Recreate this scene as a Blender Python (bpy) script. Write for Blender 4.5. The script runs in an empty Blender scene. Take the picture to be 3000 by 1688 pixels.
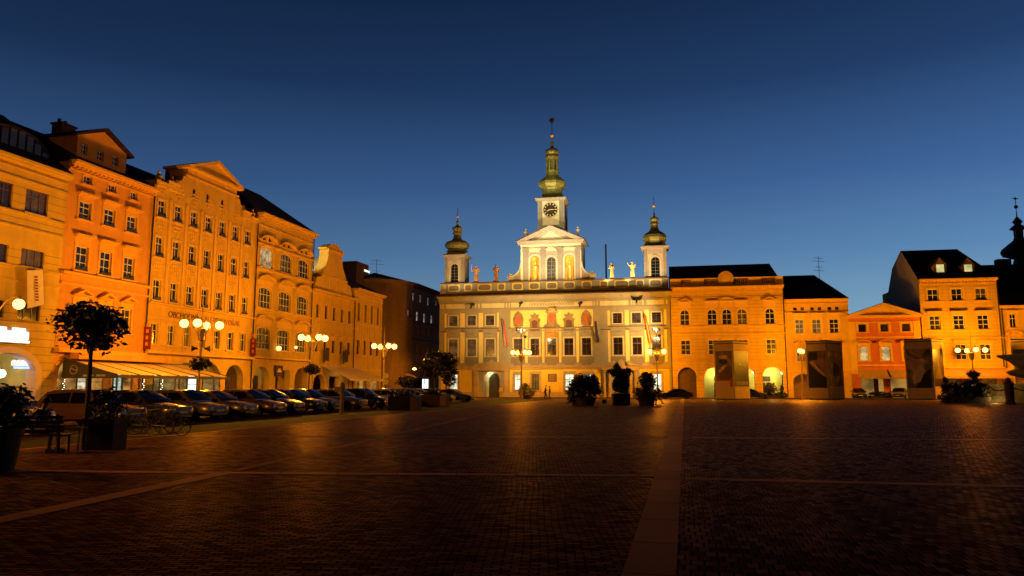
import bpy, math, random
from mathutils import Vector, Matrix
RND = random.Random(11)
S = bpy.context.scene
COL = S.collection
rad = math.radians

# ------------------------------------------------------------------ survey
# the place was measured from the photograph: focal length, pitch and the two
# street lines (left row and town hall row) turn a sighting into metres.
FOC, CX, CY, PITCH, EYE = 2166.7, 1500.0, 844.0, math.atan(290.5 / 2166.7), 1.6

def ray(px, py):
    x = (px - CX) / FOC
    u = -(py - CY) / FOC
    return (x, math.cos(PITCH) - u * math.sin(PITCH), math.sin(PITCH) + u * math.cos(PITCH))

def gnd(px, py):
    r = ray(px, py); t = -EYE / r[2]
    return (r[0] * t, r[1] * t)

def at(px, py, Y):
    r = ray(px, py); t = Y / r[1]
    return (r[0] * t, Y, EYE + r[2] * t)

class Line:
    def __init__(s, o, a):
        s.o = o; s.a = rad(a)
        s.d = (math.sin(s.a), math.cos(s.a)); s.n = (-s.d[1], s.d[0])
    def uz(s, px, py, off=0.0):
        r = ray(px, py)
        ox, oy = s.o[0] + s.n[0] * off, s.o[1] + s.n[1] * off
        t = (ox * s.n[0] + oy * s.n[1]) / (r[0] * s.n[0] + r[1] * s.n[1])
        X, Y = r[0] * t, r[1] * t
        return ((X - ox) * s.d[0] + (Y - oy) * s.d[1], EYE + r[2] * t)
    def xy(s, u, off=0.0):
        return (s.o[0] + s.d[0] * u + s.n[0] * off, s.o[1] + s.d[1] * u + s.n[1] * off)

LEFT = Line((-19.6, 112.0), 13.3)
FRONT = Line(at(1625, 1165, 112)[:2], 101.0)

# ------------------------------------------------------------------ materials
MATS = {}
def nd(nt, t, **kw):
    n = nt.nodes.new(t)
    for k, v in kw.items():
        if k in n.inputs: n.inputs[k].default_value = v
        else: setattr(n, k, v)
    return n

def mat(name, col, rough=0.7, metal=0.0, emit=None, es=0.0, var=0.15, nscale=3.0, bump=0.0, bscale=30.0, spec=0.5, groove=0.0, coat=0.0, gstr=0.5):
    if name in MATS: return MATS[name]
    m = bpy.data.materials.new(name); m.use_nodes = True
    nt = m.node_tree; L = nt.links
    b = nt.nodes['Principled BSDF']
    b.inputs['Roughness'].default_value = rough
    b.inputs['Metallic'].default_value = metal
    b.inputs['Specular IOR Level'].default_value = spec
    b.inputs['Coat Weight'].default_value = coat
    b.inputs['Coat Roughness'].default_value = 0.08
    tc = nd(nt, 'ShaderNodeTexCoord')
    n1 = nd(nt, 'ShaderNodeTexNoise', Scale=nscale, Detail=5.0)
    L.new(tc.outputs['Object'], n1.inputs['Vector'])
    mp = nd(nt, 'ShaderNodeMapping'); mp.inputs['Scale'].default_value = (1.6, 1.6, 0.22)
    n2 = nd(nt, 'ShaderNodeTexNoise', Scale=0.9, Detail=4.0)
    L.new(tc.outputs['Object'], mp.inputs['Vector']); L.new(mp.outputs[0], n2.inputs['Vector'])
    add = nd(nt, 'ShaderNodeMath', operation='ADD')
    L.new(n1.outputs['Fac'], add.inputs[0]); L.new(n2.outputs['Fac'], add.inputs[1])
    mr = nd(nt, 'ShaderNodeMapRange'); mr.inputs['From Min'].default_value = 0.7; mr.inputs['From Max'].default_value = 1.3
    mr.inputs['To Min'].default_value = 1.0 - var; mr.inputs['To Max'].default_value = 1.0 + var * 0.6
    L.new(add.outputs[0], mr.inputs['Value'])
    fac = mr.outputs[0]
    hgt = None
    if groove:
        sx = nd(nt, 'ShaderNodeSeparateXYZ'); L.new(tc.outputs['Object'], sx.inputs[0])
        md = nd(nt, 'ShaderNodeMath', operation='MODULO'); md.inputs[1].default_value = groove
        L.new(sx.outputs['Z'], md.inputs[0])
        gt = nd(nt, 'ShaderNodeMath', operation='GREATER_THAN'); gt.inputs[1].default_value = 0.05
        L.new(md.outputs[0], gt.inputs[0])
        g2 = nd(nt, 'ShaderNodeMapRange'); g2.inputs['To Min'].default_value = gstr; g2.inputs['To Max'].default_value = 1.0
        L.new(gt.outputs[0], g2.inputs['Value'])
        mm = nd(nt, 'ShaderNodeMath', operation='MULTIPLY'); L.new(fac, mm.inputs[0]); L.new(g2.outputs[0], mm.inputs[1])
        fac = mm.outputs[0]
    vm = nd(nt, 'ShaderNodeVectorMath', operation='SCALE'); vm.inputs[0].default_value = col[:3]
    L.new(fac, vm.inputs['Scale']); L.new(vm.outputs[0], b.inputs['Base Color'])
    if bump:
        nb = nd(nt, 'ShaderNodeTexNoise', Scale=bscale, Detail=4.0); L.new(tc.outputs['Object'], nb.inputs['Vector'])
        bp = nd(nt, 'ShaderNodeBump', Strength=bump, Distance=0.02)
        L.new(nb.outputs['Fac'], bp.inputs['Height']); L.new(bp.outputs[0], b.inputs['Normal'])
    if emit:
        b.inputs['Emission Color'].default_value = (*emit, 1); b.inputs['Emission Strength'].default_value = es
    MATS[name] = m
    return m

def plaster(name, col, groove=0.0, var=0.16, gstr=0.55):
    return mat(name, col, rough=0.9, var=var, nscale=1.3, bump=0.25, bscale=14, spec=0.2, groove=groove, gstr=gstr)

def interior(name, col, es, scale=1.2, dark=0.25):
    """a lit room, or a painted reflection, in glass: patchy emission behind a glossy pane"""
    if name in MATS: return MATS[name]
    m = bpy.data.materials.new(name); m.use_nodes = True
    nt = m.node_tree; L = nt.links; b = nt.nodes['Principled BSDF']
    b.inputs['Base Color'].default_value = (0.02, 0.02, 0.02, 1); b.inputs['Roughness'].default_value = 0.15
    tc = nd(nt, 'ShaderNodeTexCoord'); n1 = nd(nt, 'ShaderNodeTexNoise', Scale=scale, Detail=3.0)
    L.new(tc.outputs['Object'], n1.inputs['Vector'])
    mr = nd(nt, 'ShaderNodeMapRange'); mr.inputs['From Min'].default_value = 0.38; mr.inputs['From Max'].default_value = 0.62
    mr.inputs['To Min'].default_value = es * dark; mr.inputs['To Max'].default_value = es
    L.new(n1.outputs['Fac'], mr.inputs['Value']); L.new(mr.outputs[0], b.inputs['Emission Strength'])
    b.inputs['Emission Color'].default_value = (*col, 1)
    MATS[name] = m
    return m

GLASS = mat('dark_glass', (0.012, 0.014, 0.02), rough=0.12, spec=0.5, var=0.3)
CURT = mat('curtained_glass', (0.10, 0.085, 0.06), rough=0.25, var=0.6, nscale=2.5)
CURT2 = mat('blind_glass', (0.035, 0.03, 0.025), rough=0.2, var=0.6, nscale=4)
WOODW = mat('white_window_paint', (0.62, 0.58, 0.5), rough=0.5, var=0.08)
WOODB = mat('brown_window_paint', (0.10, 0.05, 0.03), rough=0.5)
ROOF = mat('dark_roof_tiles', (0.035, 0.022, 0.018), rough=0.9, groove=0.3, var=0.3, spec=0.15)
METALD = mat('dark_metal', (0.03, 0.028, 0.025), rough=0.45, metal=0.3)
STONE = mat('pale_granite', (0.10, 0.07, 0.045), rough=0.7, bump=0.3, bscale=60, spec=0.2, var=0.25)
LEAF = mat('leaf_green', (0.025, 0.035, 0.012), rough=0.55, var=0.5, nscale=6)
LEAFD = mat('leaf_dark', (0.022, 0.024, 0.010), rough=0.38, var=0.5, nscale=6)
BARK = mat('bark', (0.05, 0.035, 0.025), rough=0.9, bump=0.5)
GOLD = mat('gold_leaf', (0.85, 0.55, 0.15), rough=0.5, metal=0.3)
BLACK = mat('black_paint', (0.012, 0.011, 0.01), rough=0.5)
SKIN = mat('skin', (0.45, 0.26, 0.18), rough=0.6)

# ------------------------------------------------------------------ mesh helper
class MB:
    def __init__(s): s.v = []; s.f = []; s.m = []; s.a = []
    def add(s, vs, fs, mi=0):
        s.a.append((len(s.v), len(s.f)))
        o = len(s.v); s.v += [tuple(v) for v in vs]
        for f in fs: s.f.append(tuple(o + i for i in f)); s.m.append(mi)
        return s
    def box(s, x0, x1, y0, y1, z0, z1, mi=0):
        if x0 > x1: x0, x1 = x1, x0
        if y0 > y1: y0, y1 = y1, y0
        if z0 > z1: z0, z1 = z1, z0
        vs = [(x, y, z) for z in (z0, z1) for y in (y0, y1) for x in (x0, x1)]
        return s.add(vs, [(0, 2, 3, 1), (4, 5, 7, 6), (0, 1, 5, 4), (2, 6, 7, 3), (0, 4, 6, 2), (1, 3, 7, 5)], mi)
    def quad(s, a, b, c, d, mi=0): return s.add([a, b, c, d], [(0, 1, 2, 3)], mi)
    def prism(s, poly, y0, y1, mi=0):
        """polygon in the x,z plane extruded along y"""
        n = len(poly)
        vs = [(x, y0, z) for x, z in poly] + [(x, y1, z) for x, z in poly]
        fs = [tuple(range(n)), tuple(range(2 * n - 1, n - 1, -1))]
        for i in range(n):
            j = (i + 1) % n; fs.append((i, n + i, n + j, j))
        return s.add(vs, fs, mi)
    def tube(s, pts, rs, n=8, mi=0, cap=True):
        pts = [Vector(p) for p in pts]
        if not isinstance(rs, (list, tuple)): rs = [rs] * len(pts)
        vs = []; fs = []
        for i, p in enumerate(pts):
            d = (pts[min(i + 1, len(pts) - 1)] - pts[max(i - 1, 0)]).normalized()
            up = Vector((0, 0, 1)) if abs(d.z) < 0.95 else Vector((1, 0, 0))
            a = d.cross(up).normalized(); b = d.cross(a)
            for k in range(n):
                t = 2 * math.pi * k / n
                vs.append(p + (a * math.cos(t) + b * math.sin(t)) * rs[i])
        for i in range(len(pts) - 1):
            for k in range(n):
                k2 = (k + 1) % n
                fs.append((i * n + k, i * n + k2, (i + 1) * n + k2, (i + 1) * n + k))
        if cap:
            fs.append(tuple(range(n))); fs.append(tuple((len(pts) - 1) * n + k for k in range(n - 1, -1, -1)))
        return s.add(vs, fs, mi)
    def lathe(s, prof, c=(0, 0, 0), n=16, ph=0.0, sx=1.0, sy=1.0, mi=0):
        vs = []; fs = []
        for r, z in prof:
            for k in range(n):
                t = 2 * math.pi * k / n + ph
                vs.append((c[0] + r * sx * math.cos(t), c[1] + r * sy * math.sin(t), c[2] + z))
        for i in range(len(prof) - 1):
            for k in range(n):
                k2 = (k + 1) % n
                fs.append((i * n + k, i * n + k2, (i + 1) * n + k2, (i + 1) * n + k))
        fs.append(tuple(range(n - 1, -1, -1))); fs.append(tuple((len(prof) - 1) * n + k for k in range(n)))
        return s.add(vs, fs, mi)
    def ball(s, c, r, n=12, sz=1.0, mi=0):
        h = max(4, n // 2)
        return s.lathe([(max(1e-3, r * math.sin(math.pi * i / h)), -r * sz * math.cos(math.pi * i / h)) for i in range(h + 1)], c, n, mi=mi)
    def build(s, name, mats, parent=None, smooth=False, loc=None, rot=None):
        me = bpy.data.meshes.new(name); me.from_pydata(s.v, [], s.f)
        if not isinstance(mats, (list, tuple)): mats = [mats]
        for m in mats: me.materials.append(m)
        if len(mats) > 1: me.polygons.foreach_set('material_index', s.m)
        if smooth: me.polygons.foreach_set('use_smooth', [True] * len(s.f))
        me.update()
        if smooth:
            try: me.set_sharp_from_angle(angle=rad(40))
            except Exception: pass
        o = bpy.data.objects.new(name, me); COL.objects.link(o)
        if parent: o.parent = parent
        if loc: o.location = loc
        if rot is not None: o.rotation_euler = (0, 0, rot)
        return o

def tag(o, label=None, cat=None, group=None, kind=None):
    if label: o['label'] = label
    if cat: o['category'] = cat
    if group: o['group'] = group
    if kind: o['kind'] = kind
    return o

def empty(name, loc, rz=0.0, label=None, cat=None, group=None):
    o = bpy.data.objects.new(name, None); COL.objects.link(o)
    o.location = loc; o.rotation_euler = (0, 0, rz); o.empty_display_size = 0.3
    return tag(o, label, cat, group)

def copy_tree(o, parent=None):
    c = o.copy(); COL.objects.link(c); c.parent = parent
    for ch in list(o.children): copy_tree(ch, c)
    return c

def setmat(o, idx, m):
    """give one copy its own paint"""
    o.data = o.data.copy(); o.data.materials[idx] = m

# ------------------------------------------------------------------ houses
def arch_pts(x0, x1, zs, rise, n=10):
    cx, hw = (x0 + x1) / 2, (x1 - x0) / 2
    return [(cx - hw * math.cos(math.pi * i / n), zs + rise * math.sin(math.pi * i / n)) for i in range(n + 1)]

class House:
    def __init__(s, line, u0, u1, name, label, cat, depth=11.0, group=None):
        s.line = line; s.u0 = u0; s.W = u1 - u0; s.D = depth
        s.root = empty(name, (*line.xy(u0), 0), math.atan2(line.d[1], line.d[0]), label, cat, group)
    def P(s, px, py, off=0.0):
        u, z = s.line.uz(px, py, off)
        return u - s.u0, z
    def R(s, px0, py0, px1, py1, off=0.0):
        x0, z1 = s.P(px0, py0, off); x1, z0 = s.P(px1, py1, off)
        return (x0, x1, z0, z1)
    def part(s, name, mb, m, parent=None, smooth=False, label=None):
        o = mb.build(name, m, parent or s.root, smooth)
        if label: o['label'] = label
        return o
    def each(s, name, mb, m, per=1, parent=None, smooth=False):
        """one object for every repeated piece (a piece = `per` consecutive primitives)"""
        st = mb.a[::per] + [(len(mb.v), len(mb.f))]; out = []
        for (v0, f0), (v1, f1) in zip(st, st[1:]):
            q = MB(); q.v = mb.v[v0:v1]; q.f = [tuple(i - v0 for i in f) for f in mb.f[f0:f1]]; q.m = mb.m[f0:f1]
            out.append(s.part(name, q, m, parent, smooth))
        return out
    def wall(s, H, ops, m, x0=0.0, x1=None, z0=0.0, reveal=0.28, body=True, name='wall', y=0.0, mb=None, build=True):
        """front wall with real openings; ops = (x0,x1,z0,z1,rise[,reveal])"""
        if x1 is None: x1 = s.W
        mb = mb or MB()
        xs = sorted(set([x0, x1] + [round(v, 4) for o in ops for v in (o[0], o[1]) if x0 < v < x1]))
        zs = sorted(set([z0, H] + [round(v, 4) for o in ops for v in (o[2], o[3]) if z0 < v < H]))
        for i in range(len(xs) - 1):
            for j in range(len(zs) - 1):
                cx, cz = (xs[i] + xs[i + 1]) / 2, (zs[j] + zs[j + 1]) / 2
                if any(o[0] < cx < o[1] and o[2] < cz < o[3] for o in ops): continue
                mb.quad((xs[i], y, zs[j]), (xs[i + 1], y, zs[j]), (xs[i + 1], y, zs[j + 1]), (xs[i], y, zs[j + 1]))
        for o in ops:
            a, b, c, d, rise = o[:5]; rv = o[5] if len(o) > 5 else reveal
            a2, b2 = max(a, x0), min(b, x1)
            zt = d - rise
            mb.quad((a2, y, c), (a2, y + rv, c), (a2, y + rv, zt), (a2, y, zt))
            mb.quad((b2, y, c), (b2, y, zt), (b2, y + rv, zt), (b2, y + rv, c))
            if c > 0.02: mb.quad((a2, y, c), (b2, y, c), (b2, y + rv, c), (a2, y + rv, c))
            if rise <= 0: mb.quad((a2, y, d), (a2, y + rv, d), (b2, y + rv, d), (b2, y, d))
            else:
                ap = [(min(max(p[0], x0), x1), p[1]) for p in arch_pts(a, b, zt, rise)]
                for p, q in zip(ap, ap[1:]):
                    if abs(q[0] - p[0]) < 1e-6: continue
                    mb.quad((p[0], y, p[1]), (q[0], y, q[1]), (q[0], y, d), (p[0], y, d))
                    mb.quad((p[0], y, p[1]), (p[0], y + rv, p[1]), (q[0], y + rv, q[1]), (q[0], y, q[1]))
        if body:
            D = s.D
            mb.quad((x0, y, z0), (x0, y, H), (x0, D, H), (x0, D, z0)); mb.quad((x1, y, z0), (x1, D, z0), (x1, D, H), (x1, y, H))
            mb.quad((x0, D, z0), (x0, D, H), (x1, D, H), (x1, D, z0)); mb.quad((x0, y + 0.6, H), (x1, y + 0.6, H), (x1, D, H), (x0, D, H))
        if build: return s.part(name, mb, m)
        return mb
    def window(s, op, style='cross', fm=None, pane=None, sm=None, hood=None, y=0.0, fr=0.07, sill=True, jamb=0.14, name='window', fbox=False):
        x0, x1, z0, z1, rise = op[:5]
        fm = fm or WOODW
        if pane is None or pane is GLASS: pane = RND.choice((GLASS, GLASS, GLASS, CURT, CURT2))
        w, h = x1 - x0, z1 - z0; zt = z1 - rise
        ya, yb = y + 0.14, y + 0.20
        mb = MB()
        mb.box(x0, x0 + fr, ya, yb, z0, zt); mb.box(x1 - fr, x1, ya, yb, z0, zt); mb.box(x0 + fr, x1 - fr, ya, yb, z0, z0 + fr)
        if rise <= 0: mb.box(x0 + fr, x1 - fr, ya, yb, z1 - fr, z1)
        else:
            A = arch_pts(x0, x1, zt, rise, 8); B = arch_pts(x0 + fr, x1 - fr, zt, rise - fr, 8)
            for i in range(8): mb.prism([A[i], A[i + 1], B[i + 1], B[i]], ya, yb)
        t = fr * 0.75; yc, yd = ya + 0.008, yb - 0.008
        def vb(x, a, b): mb.box(x - t / 2, x + t / 2, yc, yd, a, b)
        def hb(z, tt=None):
            tt = tt or t; mb.box(x0 + fr, x1 - fr, yc - 0.004, yd + 0.004, z - tt / 2, z + tt / 2)
        cx = (x0 + x1) / 2; top = z1 - fr
        if style == 'cross': vb(cx, z0 + fr, top - (0.02 if rise else 0)); hb(z0 + h * 0.66, t * 1.4)
        elif style == 'six':
            vb(cx, z0 + fr, top - (0.02 if rise else 0)); hb(z0 + h * 0.34); hb(z0 + h * 0.68, t * 1.3)
        elif style == 'four': vb(cx, z0 + fr, top); hb(z0 + h * 0.5)
        elif style == 'tri':
            for k in (0.33, 0.67): vb(x0 + w * k, z0 + fr, top)
            hb(z0 + h * 0.7)
        elif style == 'multi':
            for k in (0.25, 0.5, 0.75): vb(x0 + w * k, z0 + fr, z1 - max(fr, rise * 0.3) - 0.02)
            for k in (0.3, 0.66): hb(z0 + h * k)
        elif style == 'grid':
            for k in (0.5,): vb(x0 + w * k, z0 + fr, top - 0.02)
            for k in (0.16, 0.32, 0.48, 0.64, 0.8): hb(z0 + h * k, t * 0.8)
        o = s.part(name, mb, fm)
        pm = MB()
        if rise <= 0: pm.quad((x0, y + 0.185, z0), (x1, y + 0.185, z0), (x1, y + 0.185, z1), (x0, y + 0.185, z1))
        else:
            pl = [(x0, z0), (x1, z0)] + arch_pts(x0, x1, zt, rise, 8)[::-1]
            pm.add([(p[0], y + 0.185, p[1]) for p in pl], [tuple(range(len(pl)))])
        s.part('pane', pm, pane, o)
        if fbox:
            q = MB(); n_ = 7; q.prism([(x0 + 0.02, z0 + 0.003)] + [(x0 + 0.04 + (w - 0.08) * i / n_, z0 + RND.uniform(0.14, 0.36)) for i in range(n_ + 1)] + [(x1 - 0.02, z0 + 0.003)], y - 0.12, y + 0.1)
            s.part('flower_box', q, LEAFD, o)
        if sm:
            q = MB(); j = jamb
            if j:
                zl_ = z0 - 0.1 if sill else z0; q.box(x0 - j, x0 - 0.005, y - 0.05, y + 0.02, zl_, zt + 0.02); q.box(x1 + 0.005, x1 + j, y - 0.05, y + 0.02, zl_, zt + 0.02)
                if rise <= 0: q.box(x0 - j, x1 + j, y - 0.052, y + 0.02, z1 + 0.005, z1 + j)
                else:
                    A = arch_pts(x0 - j, x1 + j, zt, rise + j, 8); B = arch_pts(x0 - 0.005, x1 + 0.005, zt, rise + 0.005, 8)
                    for i in range(8): q.prism([A[i], A[i + 1], B[i + 1], B[i]], y - 0.05, y + 0.02)
            if sill: q.box(x0 - j - 0.08, x1 + j + 0.08, y - 0.16, y + 0.03, z0 - 0.12, z0 - 0.004)
            if hood:
                k, dz = hood[0], hood[1]; zb = z1 + dz; a, b = x0 - j - 0.14, x1 + j + 0.14
                q.box(x0 - j + 0.01, x1 + j - 0.01, y - 0.045, y + 0.02, z1 + (0.003 if rise <= 0 else j - 0.02), zb + 0.01)
                if k == 'flat': q.box(a, b, y - 0.42, y + 0.02, zb, zb + 0.13); q.box(a + 0.1, b - 0.1, y - 0.22, y + 0.02, zb - 0.1, zb + 0.002)
                elif k == 'tri':
                    ph = (b - a) * 0.24
                    q.box(a, b, y - 0.36, y + 0.02, zb, zb + 0.1)
                    q.prism([(a, zb + 0.103), (a + 0.28, zb + 0.103), (cx, zb + ph - 0.06), (b - 0.28, zb + 0.103), (b, zb + 0.103), (cx, zb + ph + 0.14)], y - 0.48, y + 0.02)
                    q.prism([(a + 0.2, zb + 0.104), (b - 0.2, zb + 0.104), (cx, zb + ph)], y - 0.05, y + 0.01)
                elif k == 'arc':
                    A = arch_pts(a, b, zb, hood[2], 8); B = arch_pts(a + 0.1, b - 0.1, zb - 0.1, hood[2] - 0.02, 8)
                    for i in range(8): q.prism([A[i], A[i + 1], B[i + 1], B[i]], y - 0.42, y + 0.02)
            s.part('surround', q, sm, o)
        return o
    def band(s, z, h, out, m, x0=None, x1=None, name='string_course', mb=None):
        q = mb or MB(); a = -0.0 if x0 is None else x0; b = s.W if x1 is None else x1
        q.box(a, b, -out * 1.7, 0.02, z, z + h)
        if mb is None: return s.part(name, q, m)
    def cornice(s, z, m, out=0.55, dent=True, x0=None, x1=None, h=0.7, name='cornice'):
        a = 0.0 if x0 is None else x0; b = s.W if x1 is None else x1
        q = MB(); q.box(a, b, -out, 0.1, z - 0.18, z); q.box(a, b, -out * 0.72, 0.1, z - 0.34, z - 0.184); q.box(a, b, -0.12, 0.1, z - h, z - h + 0.12)
        if dent:
            n = int((b - a) / 0.42)
            for i in range(n):
                x = a + (i + 0.25) * (b - a) / n
                q.box(x, x + 0.2, -out * 0.5, 0.08, z - 0.52, z - 0.344)
        return s.part(name, q, m)
    def gable_roof(s, z, zr, m, yr=None, over=0.6, x0=None, x1=None, hip0=0.0, hip1=0.0, y0=None):
        a = 0.0 if x0 is None else x0; b = s.W if x1 is None else x1
        D = s.D; yr = yr or D / 2; y0 = -over if y0 is None else y0
        q = MB()
        v = [(a, y0, z + 0.01), (b, y0, z + 0.01), (b, D, z + 0.01), (a, D, z + 0.01), (a + hip0, yr, zr), (b - hip1, yr, zr)]
        q.add(v, [(0, 1, 5, 4), (2, 3, 4, 5), (0, 4, 3), (1, 2, 5), (0, 3, 2, 1)])
        return s.part('roof', q, m)
# ------------------------------------------------------------------ left row
P_YEL = plaster('ochre_plaster', (0.60, 0.40, 0.07))
P_YELG = plaster('ochre_rusticated_plaster', (0.60, 0.40, 0.07), groove=0.55)
P_SAL = plaster('salmon_plaster', (0.60, 0.28, 0.055))
P_SALT = plaster('salmon_trim', (0.66, 0.36, 0.07), var=0.1)
P_CRM = plaster('cream_plaster', (0.60, 0.37, 0.06))
P_CRMT = plaster('cream_trim', (0.68, 0.42, 0.08), var=0.1)
P_OCH = plaster('warm_cream_plaster', (0.54, 0.35, 0.06))
P_GRY = plaster('grey_brown_plaster', (0.22, 0.13, 0.07))
P_DRK = plaster('dark_brown_plaster', (0.09, 0.045, 0.025))
LITW = interior('lit_room_white', (1.0, 0.93, 0.75), 1.0)
LITY = interior('lit_room_yellow', (1.0, 0.7, 0.25), 0.9)
LITC = interior('lit_room_cool', (0.8, 1.0, 0.9), 1.1)
REFL = interior('painted_sky_reflection', (0.5, 0.5, 0.5), 0.10, dark=0.15)  # sky reflection put into the pane as a faint glow
REFW = interior('painted_lamp_reflection', (1.0, 0.78, 0.42), 0.5, scale=1.6, dark=0.2)  # lamp reflections put into the pane as a patchy glow
SHOP = interior('shop_interior', (1.0, 0.45, 0.08), 0.55, scale=0.9, dark=0.1)
WHITE_ON = mat('white_neon', (0.9, 0.9, 0.9), emit=(0.92, 0.96, 1.0), es=1.6, var=0.02)
BLUE_ON = mat('blue_neon', (0.2, 0.4, 0.9), emit=(0.25, 0.45, 1.0), es=2.0, var=0.02)

def text_part(name, body, size, m, parent, loc, ext=0.02, rx=90, rz=0, align='CENTER', label=None):
    c = bpy.data.curves.new(name, 'FONT'); c.body = body; c.size = size; c.extrude = ext
    c.align_x = align; c.align_y = 'CENTER'
    o = bpy.data.objects.new(name, c); COL.objects.link(o)
    dg = bpy.context.evaluated_depsgraph_get()
    me = bpy.data.meshes.new_from_object(o.evaluated_get(dg)); me.name = name
    bpy.data.objects.remove(o); bpy.data.curves.remove(c)
    me.materials.clear(); me.materials.append(m)
    t = bpy.data.objects.new(name, me); COL.objects.link(t)
    t.parent = parent; t.location = loc; t.rotation_euler = (rad(rx), 0, rad(rz))
    if label: t['label'] = label
    return t

def pipe(h, x, z1, m=None):
    q = MB(); q.tube([(x, -0.14, 0.1), (x, -0.14, z1)], 0.07, 6); h.part('drainpipe', q, m or METALD)

# corner house, far left
h0 = House(LEFT, -76.0, LEFT.uz(199, 528)[0], 'town_house', 'ochre corner house with wide three-light windows and white lit arcade at the left edge', 'house')
w2a = h0.R(78, 550, 138, 637); w2b = h0.R(66, 702, 127, 790); w2c = h0.R(56, 861, 116, 943)
wid = w2a[1] - w2a[0]; step = w2a[1] - h0.P(35, 600)[0]
ops0 = []
for (a, b, c, d) in (w2a, w2b, w2c):
    for k in range(3): ops0.append((a - k * step, b - k * step, c, d, 0))
ar_r = h0.P(122, 1100)[0]; ar_t = h0.P(40, 1017)[1]
arc0 = (ar_r - 5.4, ar_r, 0.0, ar_t, 1.9, 0.9); arcs0 = [arc0, (ar_r - 12.4, ar_r - 7.0, 0, ar_t, 1.9, 0.9)]
h0.wall(17.0, ops0 + arcs0, P_YELG)
for i, o in enumerate(ops0): h0.window(o, 'tri', fm=WOODB, pane=GLASS, sm=P_YEL if i % 3 == 0 else None, fr=0.09, jamb=0)
q = MB()
for zb, hh, oo in ((15.75, 0.9, 0.05), (11.2, 2.0, 0.03), (7.4, 2.1, 0.03)): q.box(0, h0.W, -oo, 0.02, zb, zb + hh)
h0.each('wall_panel', q, P_YEL)
q = MB()
for z in (15.9, 13.55, 12.55, 9.8, 8.8, 6.1): q.box(0, h0.W + 0.01, -0.16, 0.02, z, z + 0.13)
h0.each('string_course', q, P_YEL)
h0.cornice(17.3, P_YEL, out=0.7, dent=False)
h0.gable_roof(17.31, 22.6, ROOF, yr=6.5)
q = MB(); x = h0.P(40, 400, 1.2)[0]
A = arch_pts(x - 3.2, x + 3.2, 18.0, 1.9, 12); q.prism([(x - 3.2, 17.5)] + A + [(x + 3.2, 17.5)], 0.9, 4.5)
dm = h0.part('dormer', q, ROOF, label='wide arched dormer with upright panes')
q = MB()
for k in range(8): q.box(x - 2.6 + k * 0.68, x - 2.6 + k * 0.68 + 0.5, 0.84, 0.897, 17.9, 18.2 + 1.5 * math.sin(math.pi * (k + 0.8) / 8.8))
h0.part('dormer_pane', q, mat('dim_dormer_pane', (0.05, 0.04, 0.04), rough=0.3), dm)
# arcade behind the big arch
q = MB(); q.box(ar_r - 13, ar_r + 0.3, 4.0, 4.1, 0, 5); q.box(ar_r - 13, ar_r + 0.3, 0.95, 4.0, ar_t - 0.1, ar_t); q.box(ar_r + 0.02, ar_r + 0.1, 0.9, 4.0, 0, ar_t - 0.103)
h0.part('arcade', q, plaster('arcade_plaster', (0.6, 0.5, 0.2)))
MILK = plaster('milky_arch_paint', (0.66, 0.5, 0.42), var=0.06)
q = MB(); A = arch_pts(ar_r - 5.4, ar_r, ar_t - 1.9, 1.9, 14); B = arch_pts(ar_r - 4.9, ar_r - 0.5, ar_t - 1.9, 1.5, 14)
for i in range(14): q.prism([A[i], A[i + 1], B[i + 1], B[i]], -0.04, 0.88)
q.box(ar_r - 0.5, ar_r - 0.003, -0.04, 0.88, 0, ar_t - 1.9); q.box(ar_r - 5.397, ar_r - 4.9, -0.04, 0.88, 0, ar_t - 1.9)
h0.part('arch_frame', q, MILK)
q = MB()
a, z1 = h0.P(14, 1077, 3.9); b, _ = h0.P(46, 1200, 3.9); q.box(a, b + 0.1, 3.82, 3.98, 0, z1); q.box(b + 0.7, b + 1.1, 3.82, 3.98, 0, z1)
h0.part('doorway', q, BLACK)
q = MB(); a, z1 = h0.P(10, 1100, 0.95); 
for k in range(11): q.box(a + 0.5, a + 1.5, 3.79, 3.815, 0.7 + k * 0.22, 0.76 + k * 0.22)
h0.part('menu_board', q, plaster('chalk_lines', (0.2, 0.19, 0.16)))
# signs on the corner house
sg = empty('shop_sign', (0, 0, 0), 0, 'long white glowing sign on the corner house above its arch', 'sign'); 
def place(h, o, x, y, z, rz=0):
    M4 = h.root.matrix_basis @ Matrix.Translation((x, y, z)); o.location = M4.to_translation(); o.rotation_euler = (0, 0, h.root.rotation_euler.z + rz)
    return o
bpy.context.view_layer.update()
sx0, sz1 = h0.P(-60, 966); sx1, sz0 = h0.P(77, 1006)
place(h0, sg, (sx0 + sx1) / 2, -0.2, sz0)
w_ = (sx1 - sx0)
q = MB()
xx = -w_ / 2
while xx < w_ / 2 - 0.35:
    ww = RND.uniform(0.22, 0.42); hh = RND.choice((0.42, 0.42, 0.62)); q.box(xx, xx + ww, -0.08, 0.0, 0.22, 0.22 + hh * 1.25); xx += ww + 0.035
q.box(-w_ / 2, w_ / 2, -0.08, 0.0, 0.0, 0.13)
q.build('lettering', WHITE_ON, sg)
MB().box(-w_ / 2 - 0.05, w_ / 2 + 0.05, 0.005, 0.12, -0.05, 0.95).build('backing', plaster('sign_backing', (0.6, 0.55, 0.5)), sg)
sg = empty('shop_sign', (0, 0, 0), 0, 'small white and blue lit sign hanging inside the corner arch', 'sign')
ax, az = h0.P(33, 1063, 0.5); bx, bz = h0.P(91, 1083, 0.5)
place(h0, sg, (ax + bx) / 2, 0.5, bz); w_ = bx - ax
q = MB(); q.box(-w_ / 2, w_ / 2, -0.06, 0, 0.26, 0.55)
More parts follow.
